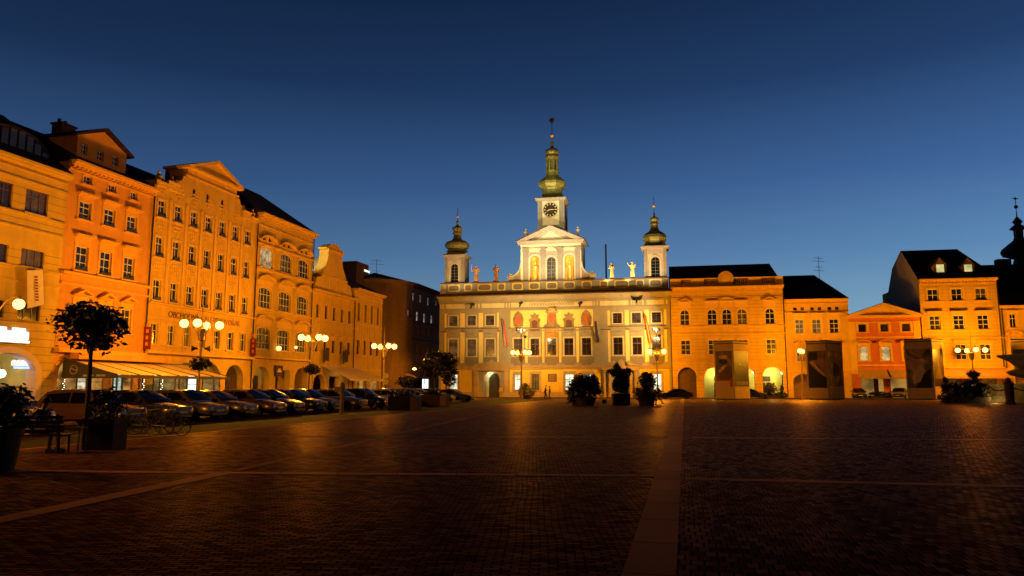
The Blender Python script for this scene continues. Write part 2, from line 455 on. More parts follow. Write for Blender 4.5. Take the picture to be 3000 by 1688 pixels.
for k in range(5): q.box(-w_ / 2 + 0.1 + k * w_ / 5, -w_ / 2 + 0.1 + (k + .6) * w_ / 5, -0.05, -0.001, 0.552, 0.62)
q.build('lettering', WHITE_ON, sg)
MB().box(-w_ / 2 + 0.2, w_ / 2, -0.06, 0, 0.03, 0.2).build('blue_strip', BLUE_ON, sg)
# hanging banner
bn = empty('banner', (0, 0, 0), 0, 'pale hanging cloth banner with dark upright lettering on the corner house', 'banner')
x, z = h0.P(85, 850); place(h0, bn, x, -0.5, z)
q = MB(); q.add([(-0.75, 0, 1.25), (0.55, 0.05, 1.5), (0.95, 0.1, -0.95), (-0.45, 0.02, -1.35)], [(0, 1, 2, 3)]); q.build('cloth', mat('banner_cloth', (0.75, 0.6, 0.4), var=0.1), bn)
q = MB()
for k in range(9): q.box(-0.12 + k * 0.03, 0.1 + k * 0.03, -0.04, -0.02, 0.85 - k * 0.2, 0.97 - k * 0.2)
q.build('lettering', mat('banner_letters', (0.2, 0.03, 0.02)), bn)
MB().tube([(-0.85, 0.02, 1.3), (0.75, 0.6, 1.6)], 0.03).build('pole', METALD, bn)

# salmon house, three bays with a gabled dormer
h1 = House(LEFT, LEFT.uz(199, 528)[0], LEFT.uz(452, 555)[0], 'town_house', 'salmon four-storey house with three window bays and a gabled dormer on its roof', 'house')
rows1 = [[(247, 512, 267, 546), (318, 537, 340, 569), (382.5, 559, 402, 589)],
         [(233.6, 588, 264, 649), (306, 609.6, 334, 670), (373, 628, 398.5, 684)],
         [(223.6, 719.5, 255, 797), (295, 735.6, 322.5, 810.5), (364, 749, 390, 822)],
         [(218, 884, 248, 962), (290, 895, 318, 972), (357.5, 906, 379, 983)]]
ops1 = []
for r, row in enumerate(rows1):
    R4 = [h1.R(*p) for p in row]
    z0 = sum(a[2] for a in R4) / 3; z1 = sum(a[3] for a in R4) / 3; w = sum(a[1] - a[0] for a in R4) / 3
    for a in R4: c = (a[0] + a[1]) / 2; ops1.append((c - w / 2, c + w / 2, z0, z1, 0))
cx1 = [(o[0] + o[1]) / 2 for o in ops1[:3]]
aw = 1.35
arc1 = [(c - aw, c + aw, 0.0, 3.7, 1.1, 0.6) for c in cx1]
h1.wall(18.5, ops1 + arc1, P_SAL)
q = MB(); q.box(0, h1.W, -0.06, 0.02, 4.4, 10.1); 
# keep wall panel off the windows: build it as ribs
q = MB()
for k in range(11):
    z = 4.6 + k * 0.5
    xs = [0.0]
    for o in sorted(ops1[9:12]):
        if z + 0.4 > o[2] - 0.2 and z < o[3] + 0.9: xs += [o[0] - 0.3, o[1] + 0.3]
    xs.append(h1.W)
    for a, b in zip(xs[::2], xs[1::2]): q.box(a, b, -0.045, 0.02, z, z + 0.44)
h1.part('rustication', q, P_SAL)
for i, o in enumerate(ops1):
    r = i // 3
    st, hd = [('four', None), ('six', ('flat', 0.5)), ('six', ('flat', 0.75)), ('six', ('tri', 0.5))][r]
    h1.window(o, st, sm=P_SALT, hood=hd, jamb=0.2 if r else 0.12, fbox=r in (1, 2))
h1.band(9.95, 0.22, 0.2, P_SALT); h1.band(9.2, 0.16, 0.12, P_SALT); h1.band(4.15, 0.3, 0.25, P_SALT)
h1.cornice(18.6, P_SALT, out=0.75)
h1.gable_roof(18.61, 22.2, ROOF, yr=6.0)
for a in arc1:
    q = MB(); q.quad((a[0], 0.58, 0), (a[1], 0.58, 0), (a[1], 0.58, a[3]), (a[0], 0.58, a[3])); h1.part('shop_window', q, SHOP)
# voussoirs over the arches
q = MB()
for a in arc1:
    for k in range(9):
        t0, t1 = math.pi * (k + 0.08) / 9, math.pi * (k + 0.92) / 9; c = (a[0] + a[1]) / 2
        q.prism([(c - 1.4 * math.cos(t0), 2.65 + 1.15 * math.sin(t0)), (c - 1.4 * math.cos(t1), 2.65 + 1.15 * math.sin(t1)), (c - 1.85 * math.cos(t1), 2.65 + 1.45 * math.sin(t1)), (c - 1.85 * math.cos(t0), 2.65 + 1.45 * math.sin(t0))], -0.08, 0.02)
h1.each('arch_stones', q, P_SALT, per=9)
dx0, dzb = h1.P(224, 452, 0.9); dx1, _ = h1.P(368, 500, 0.9); _, dze = h1.P(225, 396, 0.9); dxp, dzp = h1.P(305, 386, 0.9)
dze2 = h1.P(381, 456, 0.9)[1]; dze = (dze + dze2) / 2; dxm = (dx0 + dx1) / 2
dops = []
for p in ((240, 419, 256, 456), (287, 439, 303, 475), (331, 455, 347, 490)):
    a = h1.R(*p, off=0.9); dops.append((a[0], a[1], a[2], a[3], 0))
mb = MB(); h1.wall(dze, dops, P_SAL, x0=dx0, x1=dx1, z0=18.63, body=False, y=0.9, mb=mb, build=False, reveal=0.18)
mb.add([(dx0, 0.9, dze), (dx1, 0.9, dze), (dxm, 0.9, dzp)], [(0, 1, 2)])
mb.quad((dx0, 0.9, 18.63), (dx0, 0.9, dze), (dx0, 6, dze), (dx0, 6, 18.63)); mb.quad((dx1, 0.9, 18.63), (dx1, 6, 18.63), (dx1, 6, dze), (dx1, 0.9, dze))
dm = h1.part('dormer', mb, P_SAL)
q = MB(); q.prism([(dx0 - 0.5, dze - 0.2), (dxm, dzp + 0.12), (dx1 + 0.5, dze - 0.2), (dx1 + 0.5, dze - 0.02), (dxm, dzp + 0.3), (dx0 - 0.5, dze - 0.02)], 0.55, 7.5); h1.part('dormer_roof', q, ROOF, dm)
for o in dops:
    w = h1.window(o, 'four', y=0.9, fr=0.08); 
q = MB(); x = h1.P(190, 378, 5)[0]; q.box(x - 0.7, x + 0.7, 4.6, 5.6, 20.5, 23.1); q.box(x - 0.8, x + 0.8, 4.5, 5.7, 23.1, 23.25)
for k in (-0.5, 0.1): q.tube([(x + k, 5.1, 23.2), (x + k, 5.1, 23.6)], 0.14, 8)
h1.part('chimney', q, P_DRK)
pipe(h1, h1.W - 0.05, 18.2)

# seven-bay store with the inscription
h2 = House(LEFT, LEFT.uz(452, 555)[0], LEFT.uz(755, 640)[0], 'department_store', 'orange-lit seven-bay store with a pediment, stepped parapet and painted inscription', 'building')
def colx(h, pts): return [h.P(*p)[0] for p in pts]
ctr = [(474.5, 610), (522, 628), (566, 642), (607, 655), (650, 669), (688.5, 682), (725.5, 693)]
cx2 = colx(h2, ctr)
st2 = (cx2[-1] - cx2[0]) / 6; cx2 = [cx2[0] + i * st2 for i in range(7)]
def zz(h, *pts): return sum(h.P(*p)[1] for p in pts) / len(pts)
r2 = [(zz(h2, (465, 634.6), (717, 716)), zz(h2, (467.6, 585), (717.5, 672))), (zz(h2, (456.6, 753), (712, 812.6)), zz(h2, (459, 692.6), (712, 761.6))),
      (zz(h2, (449, 878), (705, 920)), zz(h2, (449.7, 822), (710.5, 866))), (zz(h2, (451, 1009.8), (708, 1029)), zz(h2, (451, 947.7), (707.8, 976.7)))]
ops2 = []
for r, (z0, z1) in enumerate(r2):
    hw = 0.5 if r < 3 else 0.46
    for c in cx2: ops2.append((c - hw, c + hw, z0, z1, 0))
arc2 = [(c - 1.55, c + 1.55, 0.0, zz(h2, (690, 1069)), 1.5, 0.7) for c in (cx2[0] + 0.5, cx2[2] + 0.2, cx2[4] - 0.6, h2.P(687, 1100)[0])]
zt2 = zz(h2, (455, 552), (755, 641))
h2.wall(zt2, ops2 + arc2, P_CRM)
for i, o in enumerate(ops2):
    r = i // 7
    pn = GLASS
    h2.window(o, 'cross', sm=P_CRMT, pane=pn, jamb=0.16, hood=None, fbox=r < 3)
q = MB()
for i, c in enumerate(cx2[:-1]):
    x = c + st2 / 2
    q.box(x - 0.16, x + 0.16, -0.09, 0.02, r2[2][0] - 0.25, zt2 - 0.9)
h2.each('pilaster', q, P_CRMT)
q = MB()      # lozenge relief between the storeys
for r in range(3):
    za = r2[r][1] + 0.45; zc = (r2[r - 1][0] - 0.35) if r else za + 1.5
    for c in cx2:
        n = 5; zc = max(zc, za + 1.6)
        for k in range(n):
            z = za + (zc - za) * (k + 0.5) / n
            for j in range(-(2 - abs(k - 2)) - 0, (2 - abs(k - 2)) + 1):
                q.box(c + j * 0.26 - 0.1, c + j * 0.26 + 0.1, -0.05, 0.015, z - 0.09, z + 0.09)
h2.each('relief', q, P_CRMT, per=13)
q = MB()      # niches between first-floor windows
for i in range(6):
    x = cx2[i] + st2 / 2; A = arch_pts(x - 0.42, x + 0.42, r2[3][1] - 0.3, 0.5, 8)
    q.prism([(x - 0.42, r2[3][0]), *A, (x + 0.42, r2[3][0])], -0.04, 0.015)
h2.each('blind_arch', q, P_CRMT)
h2.band(r2[2][0] - 0.36, 0.16, 0.2, P_CRMT); h2.band(zz(h2, (427, 1034.6), (738, 1054)), 0.22, 0.3, P_CRMT); h2.band(r2[3][1] + 0.42, 0.08, 0.06, P_CRMT)
# attic storey with stepped shoulders and pediment
ax0 = h2.P(548, 560)[0]; ax1 = h2.P(692, 600)[0]; zA = zz(h2, (540, 483), (693, 560))
mb = MB(); slits = []
for p in ((565.6, 550, 572.5, 578), (605.5, 566, 612.5, 594), (648.5, 583, 655, 610)):
    a = h2.R(*p); slits.append((a[0], a[1], a[2], a[3], (a[1] - a[0]) * 0.6))
h2.wall(zA, slits, P_CRM, x0=ax0, x1=ax1, z0=zt2, body=False, mb=mb, build=False)
mb.quad((ax0, 0, zt2), (ax0, 0, zA), (ax0, 2.5, zA), (ax0, 2.5, zt2)); mb.quad((ax1, 0, zt2), (ax1, 2.5, zt2), (ax1, 2.5, zA), (ax1, 0, zA))
mb.quad((ax0, 0, zA), (ax1, 0, zA), (ax1, 2.5, zA), (ax0, 2.5, zA))
sh = 1.0
mb.prism([(ax0 - 2.2, zt2), (ax0 - 0.002, zt2), (ax0 - 0.002, zt2 + 1.75), (ax0 - 0.55, zt2 + 1.75), (ax0 - 0.8, zt2 + 1.2), (ax0 - 1.5, zt2 + 1.05), (ax0 - 1.8, zt2 + 0.6), (ax0 - 2.2, zt2 + 0.5)], 0.0, 1.0)
mb.prism([(ax1 + 0.002, zt2), (ax1 + 2.2, zt2), (ax1 + 2.2, zt2 + 0.5), (ax1 + 1.8, zt2 + 0.6), (ax1 + 1.5, zt2 + 1.05), (ax1 + 0.8, zt2 + 1.2), (ax1 + 0.55, zt2 + 1.75), (ax1 + 0.002, zt2 + 1.75)], 0.0, 1.0)
at2 = h2.part('attic', mb, P_CRM)
for a in slits:
    q = MB(); q.quad((a[0], 0.1, a[2]), (a[1], 0.1, a[2]), (a[1], 0.1, a[3]), (a[0], 0.1, a[3])); h2.part('slit_window', q, GLASS, at2)
pxm, pzm = h2.P(607, 462); 
q = MB(); a, b = ax0 - 0.5, ax1 + 0.5; m_ = (a + b) / 2
q.box(a + 0.2, b - 0.2, -0.12, 2.0, zA - 0.75, zA - 0.6); q.box(a, b, -0.5, 2.4, zA - 0.003, zA + 0.2)
q.prism([(a, zA + 0.205), (a + 0.8, zA + 0.205), (m_, pzm - 0.3), (b - 0.8, zA + 0.205), (b, zA + 0.205), (m_, pzm)], -0.55, 2.4)
q.prism([(a + 0.7, zA + 0.206), (b - 0.7, zA + 0.206), (m_, pzm - 0.25)], -0.15, 2.3)
h2.part('pediment', q, P_CRMT)
q = MB()
for x0, x1 in ((0, 1.6), (1.5, 3.0), (h2.W - 3.0, h2.W - 1.5), (h2.W - 1.6, h2.W)):
    hgt = 0.45 if (x0 < 1 or x1 > h2.W - 1) else 0.8
    q.box(x0, x1, -0.22, 0.9, zt2 - 0.1, zt2 + hgt - 0.25); q.box(x0, x1, -0.3, 1.0, zt2 + hgt - 0.247, zt2 + hgt - 0.1)
h2.each('parapet', q, P_CRMT, per=2); q = MB()
for x in (0.7, 2.4, h2.W - 2.4, h2.W - 0.7):
    q.lathe([(0.26, 0), (0.16, 0.1), (0.3, 0.35), (0.3, 0.5), (0.1, 0.75), (0.16, 0.9), (0.02, 1.05)], (x, 0.2, zt2 + 0.35), 10)
h2.each('finial', q, P_CRMT)
h2.gable_roof(zt2 + 0.2, zt2 + 3.0, ROOF, yr=5.5, over=-0.9)
for a in arc2:
    q = MB(); q.quad((a[0] - 0.3, 3.0, 0), (a[1] + 0.3, 3.0, 0), (a[1] + 0.3, 3.0, 3.9), (a[0] - 0.3, 3.0, 3.9))
    h2.part('arcade', q, P_CRM)
INK = mat('inscription_brown', (0.14, 0.05, 0.015), rough=0.9); INK2 = mat('inscription_faded', (0.38, 0.17, 0.035), rough=0.9)
tx0, tz0 = h2.P(492, 922); tx1, tz1 = h2.P(703, 950)
tws = [text_part('inscription', t_, 0.72, m_, h2.root, (0, -0.03, (tz0 + tz1) / 2), 0.015, align='LEFT') for t_, m_ in (('OBCHODNÍ', INK), ('GALERIE', INK2), ('DVOŘÁK', INK2))]
tsum = sum(max(v.co.x for v in t.data.vertices) for t in tws) + 0.9; ksc = (tx1 - tx0) / tsum; xx = tx0
for t in tws: t.location.x = xx; t.scale = (ksc, 1.1, 1); xx += (max(v.co.x for v in t.data.vertices) + 0.45) * ksc
pipe(h2, h2.W - 0.05, zt2)

# three-bay house with arched tripartite windows
h3 = House(LEFT, LEFT.uz(755, 640)[0], LEFT.uz(916, 760)[0], 'town_house', 'tall cream house with three columns of wide arched windows and a dark hipped roof', 'house')
rows3 = [[(759, 717, 801, 790), (820, 740, 857, 806), (875, 758, 904, 820)],
         [(755.5, 835, 796, 905), (816, 852, 851, 918), (870, 866, 900, 927)],
         [(752.5, 958, 791, 1026), (813, 963, 846, 1030), (868.5, 973, 899, 1034)]]
ops3 = []
for r, row in enumerate(rows3):
    R4 = [h3.R(*p) for p in row]
    z0 = sum(a[2] for a in R4) / 3; z1 = sum(a[3] for a in R4) / 3; w = sum(a[1] - a[0] for a in R4) / 3
    for a in R4: c = (a[0] + a[1]) / 2; ops3.append((c - w / 2, c + w / 2, z0, z1, 0.45))
cx3 = [(o[0] + o[1]) / 2 for o in ops3[3:6]]
ops3 = [(cx3[i % 3] - 1.3, cx3[i % 3] + 1.3, o[2], o[3], 0.45) for i, o in enumerate(ops3)]
att = []
for c in cx3:
    for d in (-0.55, 0.55): att.append((c + d - 0.28, c + d + 0.28, 17.55, 18.1, 0.2))
zt3 = 20.3
arcs3 = [(h3.P(736, 1100)[0], h3.P(783, 1100)[0], 0, zz(h3, (760, 1073)), 1.5, 0.7), (h3.P(800, 1100)[0], h3.P(845, 1100)[0], 0, zz(h3, (820, 1085)) , 0.0, 0.7), (h3.P(860, 1100)[0], h3.P(895, 1100)[0], 0, zz(h3, (878, 1078)), 1.4, 0.7)]
arcs3[0] = (0.5, 3.7, *arcs3[0][2:]); arcs3[1] = (4.9, 8.0, *arcs3[1][2:]); arcs3[2] = (9.1, 12.1, *arcs3[2][2:])
h3.wall(zt3, ops3 + att + arcs3, P_OCH)
for i, o in enumerate(ops3):
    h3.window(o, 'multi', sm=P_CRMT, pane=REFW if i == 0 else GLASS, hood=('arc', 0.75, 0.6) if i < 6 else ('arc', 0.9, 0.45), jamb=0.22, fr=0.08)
for o in att: h3.window(o, 'none', fm=WOODB, fr=0.05)
for z in (r for r in (ops3[0][2] - 0.35, ops3[3][2] - 0.3, 17.0)): h3.band(z, 0.16, 0.16, P_CRMT)
h3.band(zz(h3, (740, 1051), (907, 1058)), 0.2, 0.25, P_CRMT)
h3.cornice(zt3 + 0.1, P_CRMT, out=0.8, h=1.3)
h3.gable_roof(zt3 + 0.12, zt3 + 4.2, ROOF, yr=4.5, hip1=5.0)
for a in arcs3:
    q = MB(); q.quad((a[0] - 0.3, 3.2, 0), (a[1] + 0.3, 3.2, 0), (a[1] + 0.3, 3.2, 4.2), (a[0] - 0.3, 3.2, 4.2)); ar = h3.part('arcade', q, P_OCH)
    q = MB(); q.box(a[0] + 0.6, a[0] + 1.5, 3.1, 3.19, 0, 2.9); h3.part('door', q, BLACK, ar)
q = MB(); q.box(0.1, h3.W - 0.1, -0.05, 0.02, 0, 2.1)
for a in arcs3: pass
pipe(h3, h3.W - 0.05, zt3 - 0.4)
sg = empty('hanging_sign', (0, 0, 0), 0, 'small dark box sign with a pale motif above the middle arch of the three-bay house', 'sign')
x, z = h3.P(813, 1075); place(h3, sg, x, -0.1, z - 0.5)
MB().box(-0.75, 0.75, -0.14, 0, -0.55, 0.65).build('panel', mat('sign_dark', (0.05, 0.015, 0.01)), sg); 
q = MB(); q.lathe([(0.3, 0), (0.3, 0.02)], (0, -0.16, 0.1), 16); q2 = MB(); q2.box(-0.45, 0.45, -0.165, -0.142, -0.1, 0.08); q2.box(-0.25, 0.25, -0.165, -0.142, 0.09, 0.3); q2.build('motif', mat('sign_pale', (0.7, 0.55, 0.35)), sg)

# gabled house
h4 = House(LEFT, LEFT.uz(916, 760)[0], LEFT.uz(1037, 920)[0], 'town_house', 'cream house with a tall curved baroque gable and five narrow windows per floor', 'house')
zc4 = 13.55
wr = [h4.R(926.5, 890, 934, 933), h4.R(950, 896, 958, 937), h4.R(974, 901, 982, 941), h4.R(997, 905, 1005, 945), h4.R(1020, 911, 1027, 949)]
cx4 = [(a[0] + a[1]) / 2 for a in wr]; s4 = (cx4[-1] - cx4[0]) / 4; cx4 = [cx4[0] + i * s4 for i in range(5)]
z0, z1 = zz(h4, (934, 933), (1027, 949)), zz(h4, (926.5, 890), (1020, 911))
z2, z3 = zz(h4, (982, 1036)), zz(h4, (975, 998))
ops4 = [(c - 0.42, c + 0.42, z0, z1, 0) for c in cx4] + [(c - 0.45, c + 0.45, z2, z3, 0) for c in cx4]
g4 = [(1.2, 4.3, 0, 3.2, 1.3, 0.6), (5.4, 8.2, 0, 3.0, 0, 0.6)]
h4.wall(zc4, ops4 + g4, P_CRM)
for i, o in enumerate(ops4): h4.window(o, 'cross', fm=WOODB, sm=P_CRMT, jamb=0.12, hood=('flat', 0.6) if i >= 5 else None)
h4.band(zc4 - 0.1, 0.25, 0.35, P_CRMT); h4.band(z0 - 0.6, 0.1, 0.1, P_CRMT)
GP = [(918, 838), (930, 812), (944, 806), (948, 790), (950, 775), (962, 760), (968, 740), (968, 732), (960, 731), (962, 724), (984, 716), (1003, 742), (1002, 752), (1008, 790), (1020, 806), (1024, 828), (1034, 845)]
gp = [h4.P(*p) for p in GP]
W4 = h4.W
gp = [(0.05, zc4 + 0.15), (0.6, zc4 + 0.4), (1.3, 15.3), (2.6, 15.6), (3.0, 16.6), (3.7, 17.4), (4.1, 18.6), (4.1, 19.3), (3.7, 19.35), (3.75, 19.6), (W4 / 2 - 1.0, 20.2), (W4 / 2, 20.4), (W4 / 2 + 1.0, 20.2), (W4 - 3.75, 19.6), (W4 - 3.7, 19.35), (W4 - 4.1, 19.3), (W4 - 4.1, 18.6), (W4 - 3.7, 17.4), (W4 - 3.0, 16.6), (W4 - 2.6, 15.6), (W4 - 1.3, 15.3), (W4 - 0.6, zc4 + 0.4), (W4 - 0.05, zc4 + 0.15)]
q = MB(); q.prism(gp, 0.0, 1.3); h4.part('gable', q, P_CRM)
q = MB()
for x in (2.7, 4.6, 6.5, W4 - 2.7): q.box(x - 0.12, x + 0.12, -0.05, 0.01, zc4 + 0.2, 15.6)
q.box(2.5, W4 - 2.5, -0.15, 0.01, 15.65, 15.85); q.box(3.8, W4 - 3.8, -0.2, 0.01, 19.2, 19.4)
h4.each('gable_trim', q, P_CRMT)
PALE = plaster('pale_rendered_roof_side', (0.55, 0.5, 0.4))
q = MB(); D = h4.D
q.add([(0.02, 1.32, zc4 + 0.1), (W4 / 2, 1.32, 18.7), (W4 - 0.02, 1.32, zc4 + 0.1), (0.02, D, zc4 + 0.1), (W4 / 2, D, 18.7), (W4 - 0.02, D, zc4 + 0.1)], [(0, 1, 4, 3), (1, 2, 5, 4), (0, 2, 1), (3, 4, 5)])
h4.part('roof', q, [PALE])
for x in (cx4[1] - 0.4, cx4[3] + 0.55):
    fl = empty('wall_sign', (0, 0, 0), 0, 'pair of dark upright boards on the gabled house, %s' % ('left of its awning top' if x < 4 else 'near its right edge'), 'sign'); place(h4, fl, x, -0.3, z2 - 1.3)
    q = MB(); q.box(-0.6, -0.15, -0.05, 0, 0, 1.7); q.box(0.1, 0.95, -0.05, 0, 0.25, 1.9); q.build('board', mat('board_dark', (0.04, 0.03, 0.03)), fl)
pipe(h4, h4.W - 0.05, zc4)

# last house of the row
h5 = House(LEFT, LEFT.uz(1037, 920)[0], LEFT.uz(1118, 1000)[0], 'town_house', 'lowest cream house at the street corner with panelled attic and shallow dark roof', 'house')
zc5 = 15.3; W5 = h5.W
c5 = [W5 * (0.16 + 0.225 * i) for i in range(4)]
za, zb = zz(h5, (1060, 925), (1100, 932)), zz(h5, (1058, 893), (1100, 905))
zc_, zd = zz(h5, (1050, 1030)), zz(h5, (1050, 1002))
ops5 = [(c - 0.32, c + 0.32, za - 0.9, zb + 0.2, 0) for c in c5] + [(c - 0.42, c + 0.42, zc_ - 0.4, zd + 0.3, 0) for c in c5] + [(1.5, 4.6, 0, 3.2, 0, 0.5), (6.0, 9.2, 0, 3.2, 0, 0.5)]
h5.wall(zc5, ops5, P_CRM)
for i, o in enumerate(ops5[:8]): h5.window(o, 'cross', fm=WOODB, sm=P_CRMT, jamb=0.1, pane=GLASS)
for o in ops5[8:]:
    q = MB(); q.quad((o[0], 0.45, 0), (o[1], 0.45, 0), (o[1], 0.45, o[3]), (o[0], 0.45, o[3])); h5.part('shop_window', q, SHOP)
q = MB()
for i in range(5):
    x = W5 * (0.05 + 0.225 * i); q.box(x - 0.08, x + 0.08, -0.06, 0.01, 4.2, zc5 - 0.7)
for z in (zb + 1.0, za - 1.4, 4.0): q.box(0, W5, -0.1, 0.01, z, z + 0.14)
h5.each('pilaster', q, P_CRMT)
h5.cornice(zc5, P_CRMT, out=0.7, dent=False)
h5.gable_roof(zc5 + 0.01, zc5 + 3.0, ROOF, yr=5.5, hip1=4)

# dark building beyond the side street
h6 = House(LEFT, 12.3, 40.0, 'office_building', 'dark flat-fronted building down the side street with small pale-lit attic windows', 'building', depth=16)
zc6 = 18.9
def w6(px, pt, pb, w=0.85):
    x, zt = h6.P(px, pt); _, zb = h6.P(px, pb); return (x - w / 2, x + w / 2, zb, zt, 0)
ops6 = [w6(1190, 850, 876), w6(1211, 857, 883), w6(1232, 864, 888), w6(1254.5, 871, 896), w6(1278, 880, 897)]
ops6 = ops6[1:] + [w6(1200, 908, 926, 1.0), w6(1222, 913, 944, 1.2), w6(1243, 918, 948, 1.2), w6(1264.5, 924, 948, 1.2)]
dk = [(1.2 + 2.6 * k, 2.4 + 2.6 * k, z, z + 1.7, 0) for z in (7.2, 10.4) for k in range(4)] + [(1.5, 9.0, 0.6, 3.1, 0)]
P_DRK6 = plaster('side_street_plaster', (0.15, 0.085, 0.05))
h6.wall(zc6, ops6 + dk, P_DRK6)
PALEG = interior('pale_lit_pane', (0.75, 0.8, 0.85), 0.5, dark=0.4)
for o in ops6: h6.window(o, 'cross', pane=PALEG, sm=P_DRK, jamb=0.08, fr=0.09)
for o in dk[:-1]: h6.window(o, 'cross', fm=WOODB, sm=P_DRK, jamb=0.08)
o = dk[-1]; h6.window((o[0] + 4.2, o[1], o[2], o[3], 0), 'tri', fm=WOODB, pane=interior('bright_shop', (0.85, 1.0, 0.95), 2.2, scale=0.6, dark=0.5), fr=0.09, sm=None)
h6.cornice(zc6 + 0.1, P_DRK, out=0.9, dent=False)
h6.gable_roof(zc6 + 0.12, zc6 + 2.2, ROOF, yr=7)
for z in (5.5, 9.6, 12.6): h6.band(z, 0.2, 0.15, P_DRK)
# rounded corner wing
q = MB(); pts = []
for k in range(9):
    t = math.pi / 2 * k / 8; pts.append((-6 * math.sin(t), 6 - 6 * math.cos(t)))
pts = [(0.0, 0.0)] + pts[1:] + [(-6, 20)]
for (a, b), (c, d) in zip(pts, pts[1:]): q.quad((a, b, 0), (c, d, 0), (c, d, zc6), (a, b, zc6)); q.quad((a * 1.12, b - 0.8, zc6 + 0.1), (c * 1.12, d - 0.8, zc6 + 0.1), (c * 1.0, d, zc6 - 0.4), (a, b, zc6 - 0.4))
q.add([(a * 1.12, b - 0.8, zc6 + 0.1) for a, b in pts] + [(2, 8, zc6 + 2.2)], [(i, i + 1, len(pts)) for i in range(len(pts) - 1)])
h6.part('corner_wing', q, P_GRY)
q = MB(); x, z = h6.P(1045, 775, 6); x2, zb = h6.P(1080, 790, 6)
q.box(x, x2, 6, 10, zc6 - 1, h6.P(1060, 770, 6)[1]); h6.part('roof_house', q, P_DRK)
x3, _ = h6.P(1067, 792, 5.9); x4, _ = h6.P(1083, 792, 5.9); _, zl = h6.P(1070, 796, 5.9); _, zh = h6.P(1070, 790, 5.9)
q = MB(); q.quad((x3, 5.9, zl), (x4, 5.9, zl), (x4, 5.9, zh), (x3, 5.9, zh)); h6.part('skylight', q, interior('lit_loft', (1, 0.95, 0.7), 1.6, dark=0.6))
def antenna(loc, hgt, label, s=1.0):
    e = empty('antenna', loc, rad(20), label, 'antenna'); q = MB(); q.tube([(0, 0, 0), (0, 0, hgt)], 0.035, 5); q.build('mast', METALD, e)
    q = MB()
    for k, (z, w) in enumerate(((hgt * 0.93, 0.9 * s), (hgt * 0.8, 1.2 * s), (hgt * 0.55, 0.7 * s), (hgt * 0.4, 1.0 * s))):
        q.tube([(-w, 0, z), (w, 0, z)], 0.02, 4)
        for j in range(5): x = -w + j * w / 2; q.tube([(x, -0.3 * s, z), (x, 0.3 * s, z)], 0.012, 4)
    q.build('crossbar', METALD, e); return e
p = LEFT.xy(LEFT.uz(1103, 800, 6)[0], 6); antenna((p[0], p[1], 18.6), 4.6, 'television antenna on the roof of the dark side-street building')
# ------------------------------------------------------------------ town hall
G_WALL = plaster('lilac_grey_plaster', (0.31, 0.275, 0.205), var=0.14)
G_DARK = plaster('mauve_grey_panel', (0.22, 0.175, 0.125), var=0.1)
Y_PAN = plaster('primrose_panel', (0.80, 0.63, 0.2), var=0.08)
W_TRIM = plaster('off_white_stone', (0.60, 0.53, 0.34), var=0.12)
Y_BASE = plaster('yellow_ground_floor', (0.70, 0.46, 0.055), var=0.12)
S_POR = plaster('portal_sandstone', (0.42, 0.28, 0.12), var=0.2)
MAROON = mat('maroon_flashing', (0.09, 0.03, 0.025), rough=0.7)
COPPER = mat('green_copper', (0.27, 0.26, 0.07), rough=0.45, metal=0.3, var=0.5, nscale=1.2, spec=0.4)
ht = House(FRONT, FRONT.uz(1286.5, 1000)[0], FRONT.uz(1964, 950)[0], 'town_hall', 'baroque town hall with three copper onion-domed towers, a clock and painted coats of arms', 'town hall', depth=16)
def tz(x, y, off=0.0): return ht.P(1260 + 0.2795 * x, 820 + 0.2795 * y, off)
def tR(x0, y0, x1, y1, off=0.0): return ht.R(1260 + 0.2795 * x0, 820 + 0.2795 * y0, 1260 + 0.2795 * x1, 820 + 0.2795 * y1, off)
WT = ht.W
up = [tR(202, 380, 287, 485), tR(393, 380, 480, 482), tR(585, 378, 672, 480), tR(1915, 345, 2010, 452), tR(2115, 342, 2210, 450), tR(2325, 340, 2420, 448)]
lo = [tR(200, 620, 287, 800), tR(393, 620, 480, 800), tR(587, 620, 673, 798), tR(880, 617, 966, 792), tR(1057, 616, 1141, 791), tR(1232, 615, 1318, 790), tR(1409, 612, 1501, 790), tR(1594, 610, 1686, 790), tR(1925, 606, 2018, 790), tR(2125, 606, 2218, 790), tR(2330, 604, 2420, 790)]
gw = [tR(205, 985, 287, 1150), tR(884, 975, 947, 1152), tR(1062, 985, 1146, 1135), tR(1413, 975, 1510, 1150), tR(1603, 975, 1697, 1150), tR(2338, 985, 2430, 1160)]
uz0 = sum(a[2] for a in up) / 6; uz1 = sum(a[3] for a in up) / 6; lz0 = sum(a[2] for a in lo) / 11; lz1 = sum(a[3] for a in lo) / 11
ops = [((a[0] + a[1]) / 2 - 0.66, (a[0] + a[1]) / 2 + 0.66, uz0, uz1, 0) for a in up]
ops += [((a[0] + a[1]) / 2 - 0.68, (a[0] + a[1]) / 2 + 0.68, lz0, lz1, 0) for a in lo]
ops += [(a[0], a[1], 1.15, 3.55, 0) for a in gw]
dr = tR(565, 905, 728, 1235); dr = (dr[0], dr[1], 0.0, 4.02, (dr[1] - dr[0]) / 2, 1.4)
pr = tR(1935, 950, 2080, 1235); pr = (pr[0], pr[1], 0.0, 3.9, 0.4, 0.6)
HC = 15.55
ht.wall(HC, ops + [dr, pr], G_WALL)
TGL = mat('town_hall_pane', (0.022, 0.012, 0.008), rough=0.12, var=0.5, nscale=3)
TCU = interior('curtained_pane', (0.8, 0.4, 0.15), 0.13, dark=0.1)
LITT = interior('lit_hall_room', (0.95, 1.0, 0.7), 1.4, scale=0.7, dark=0.3)
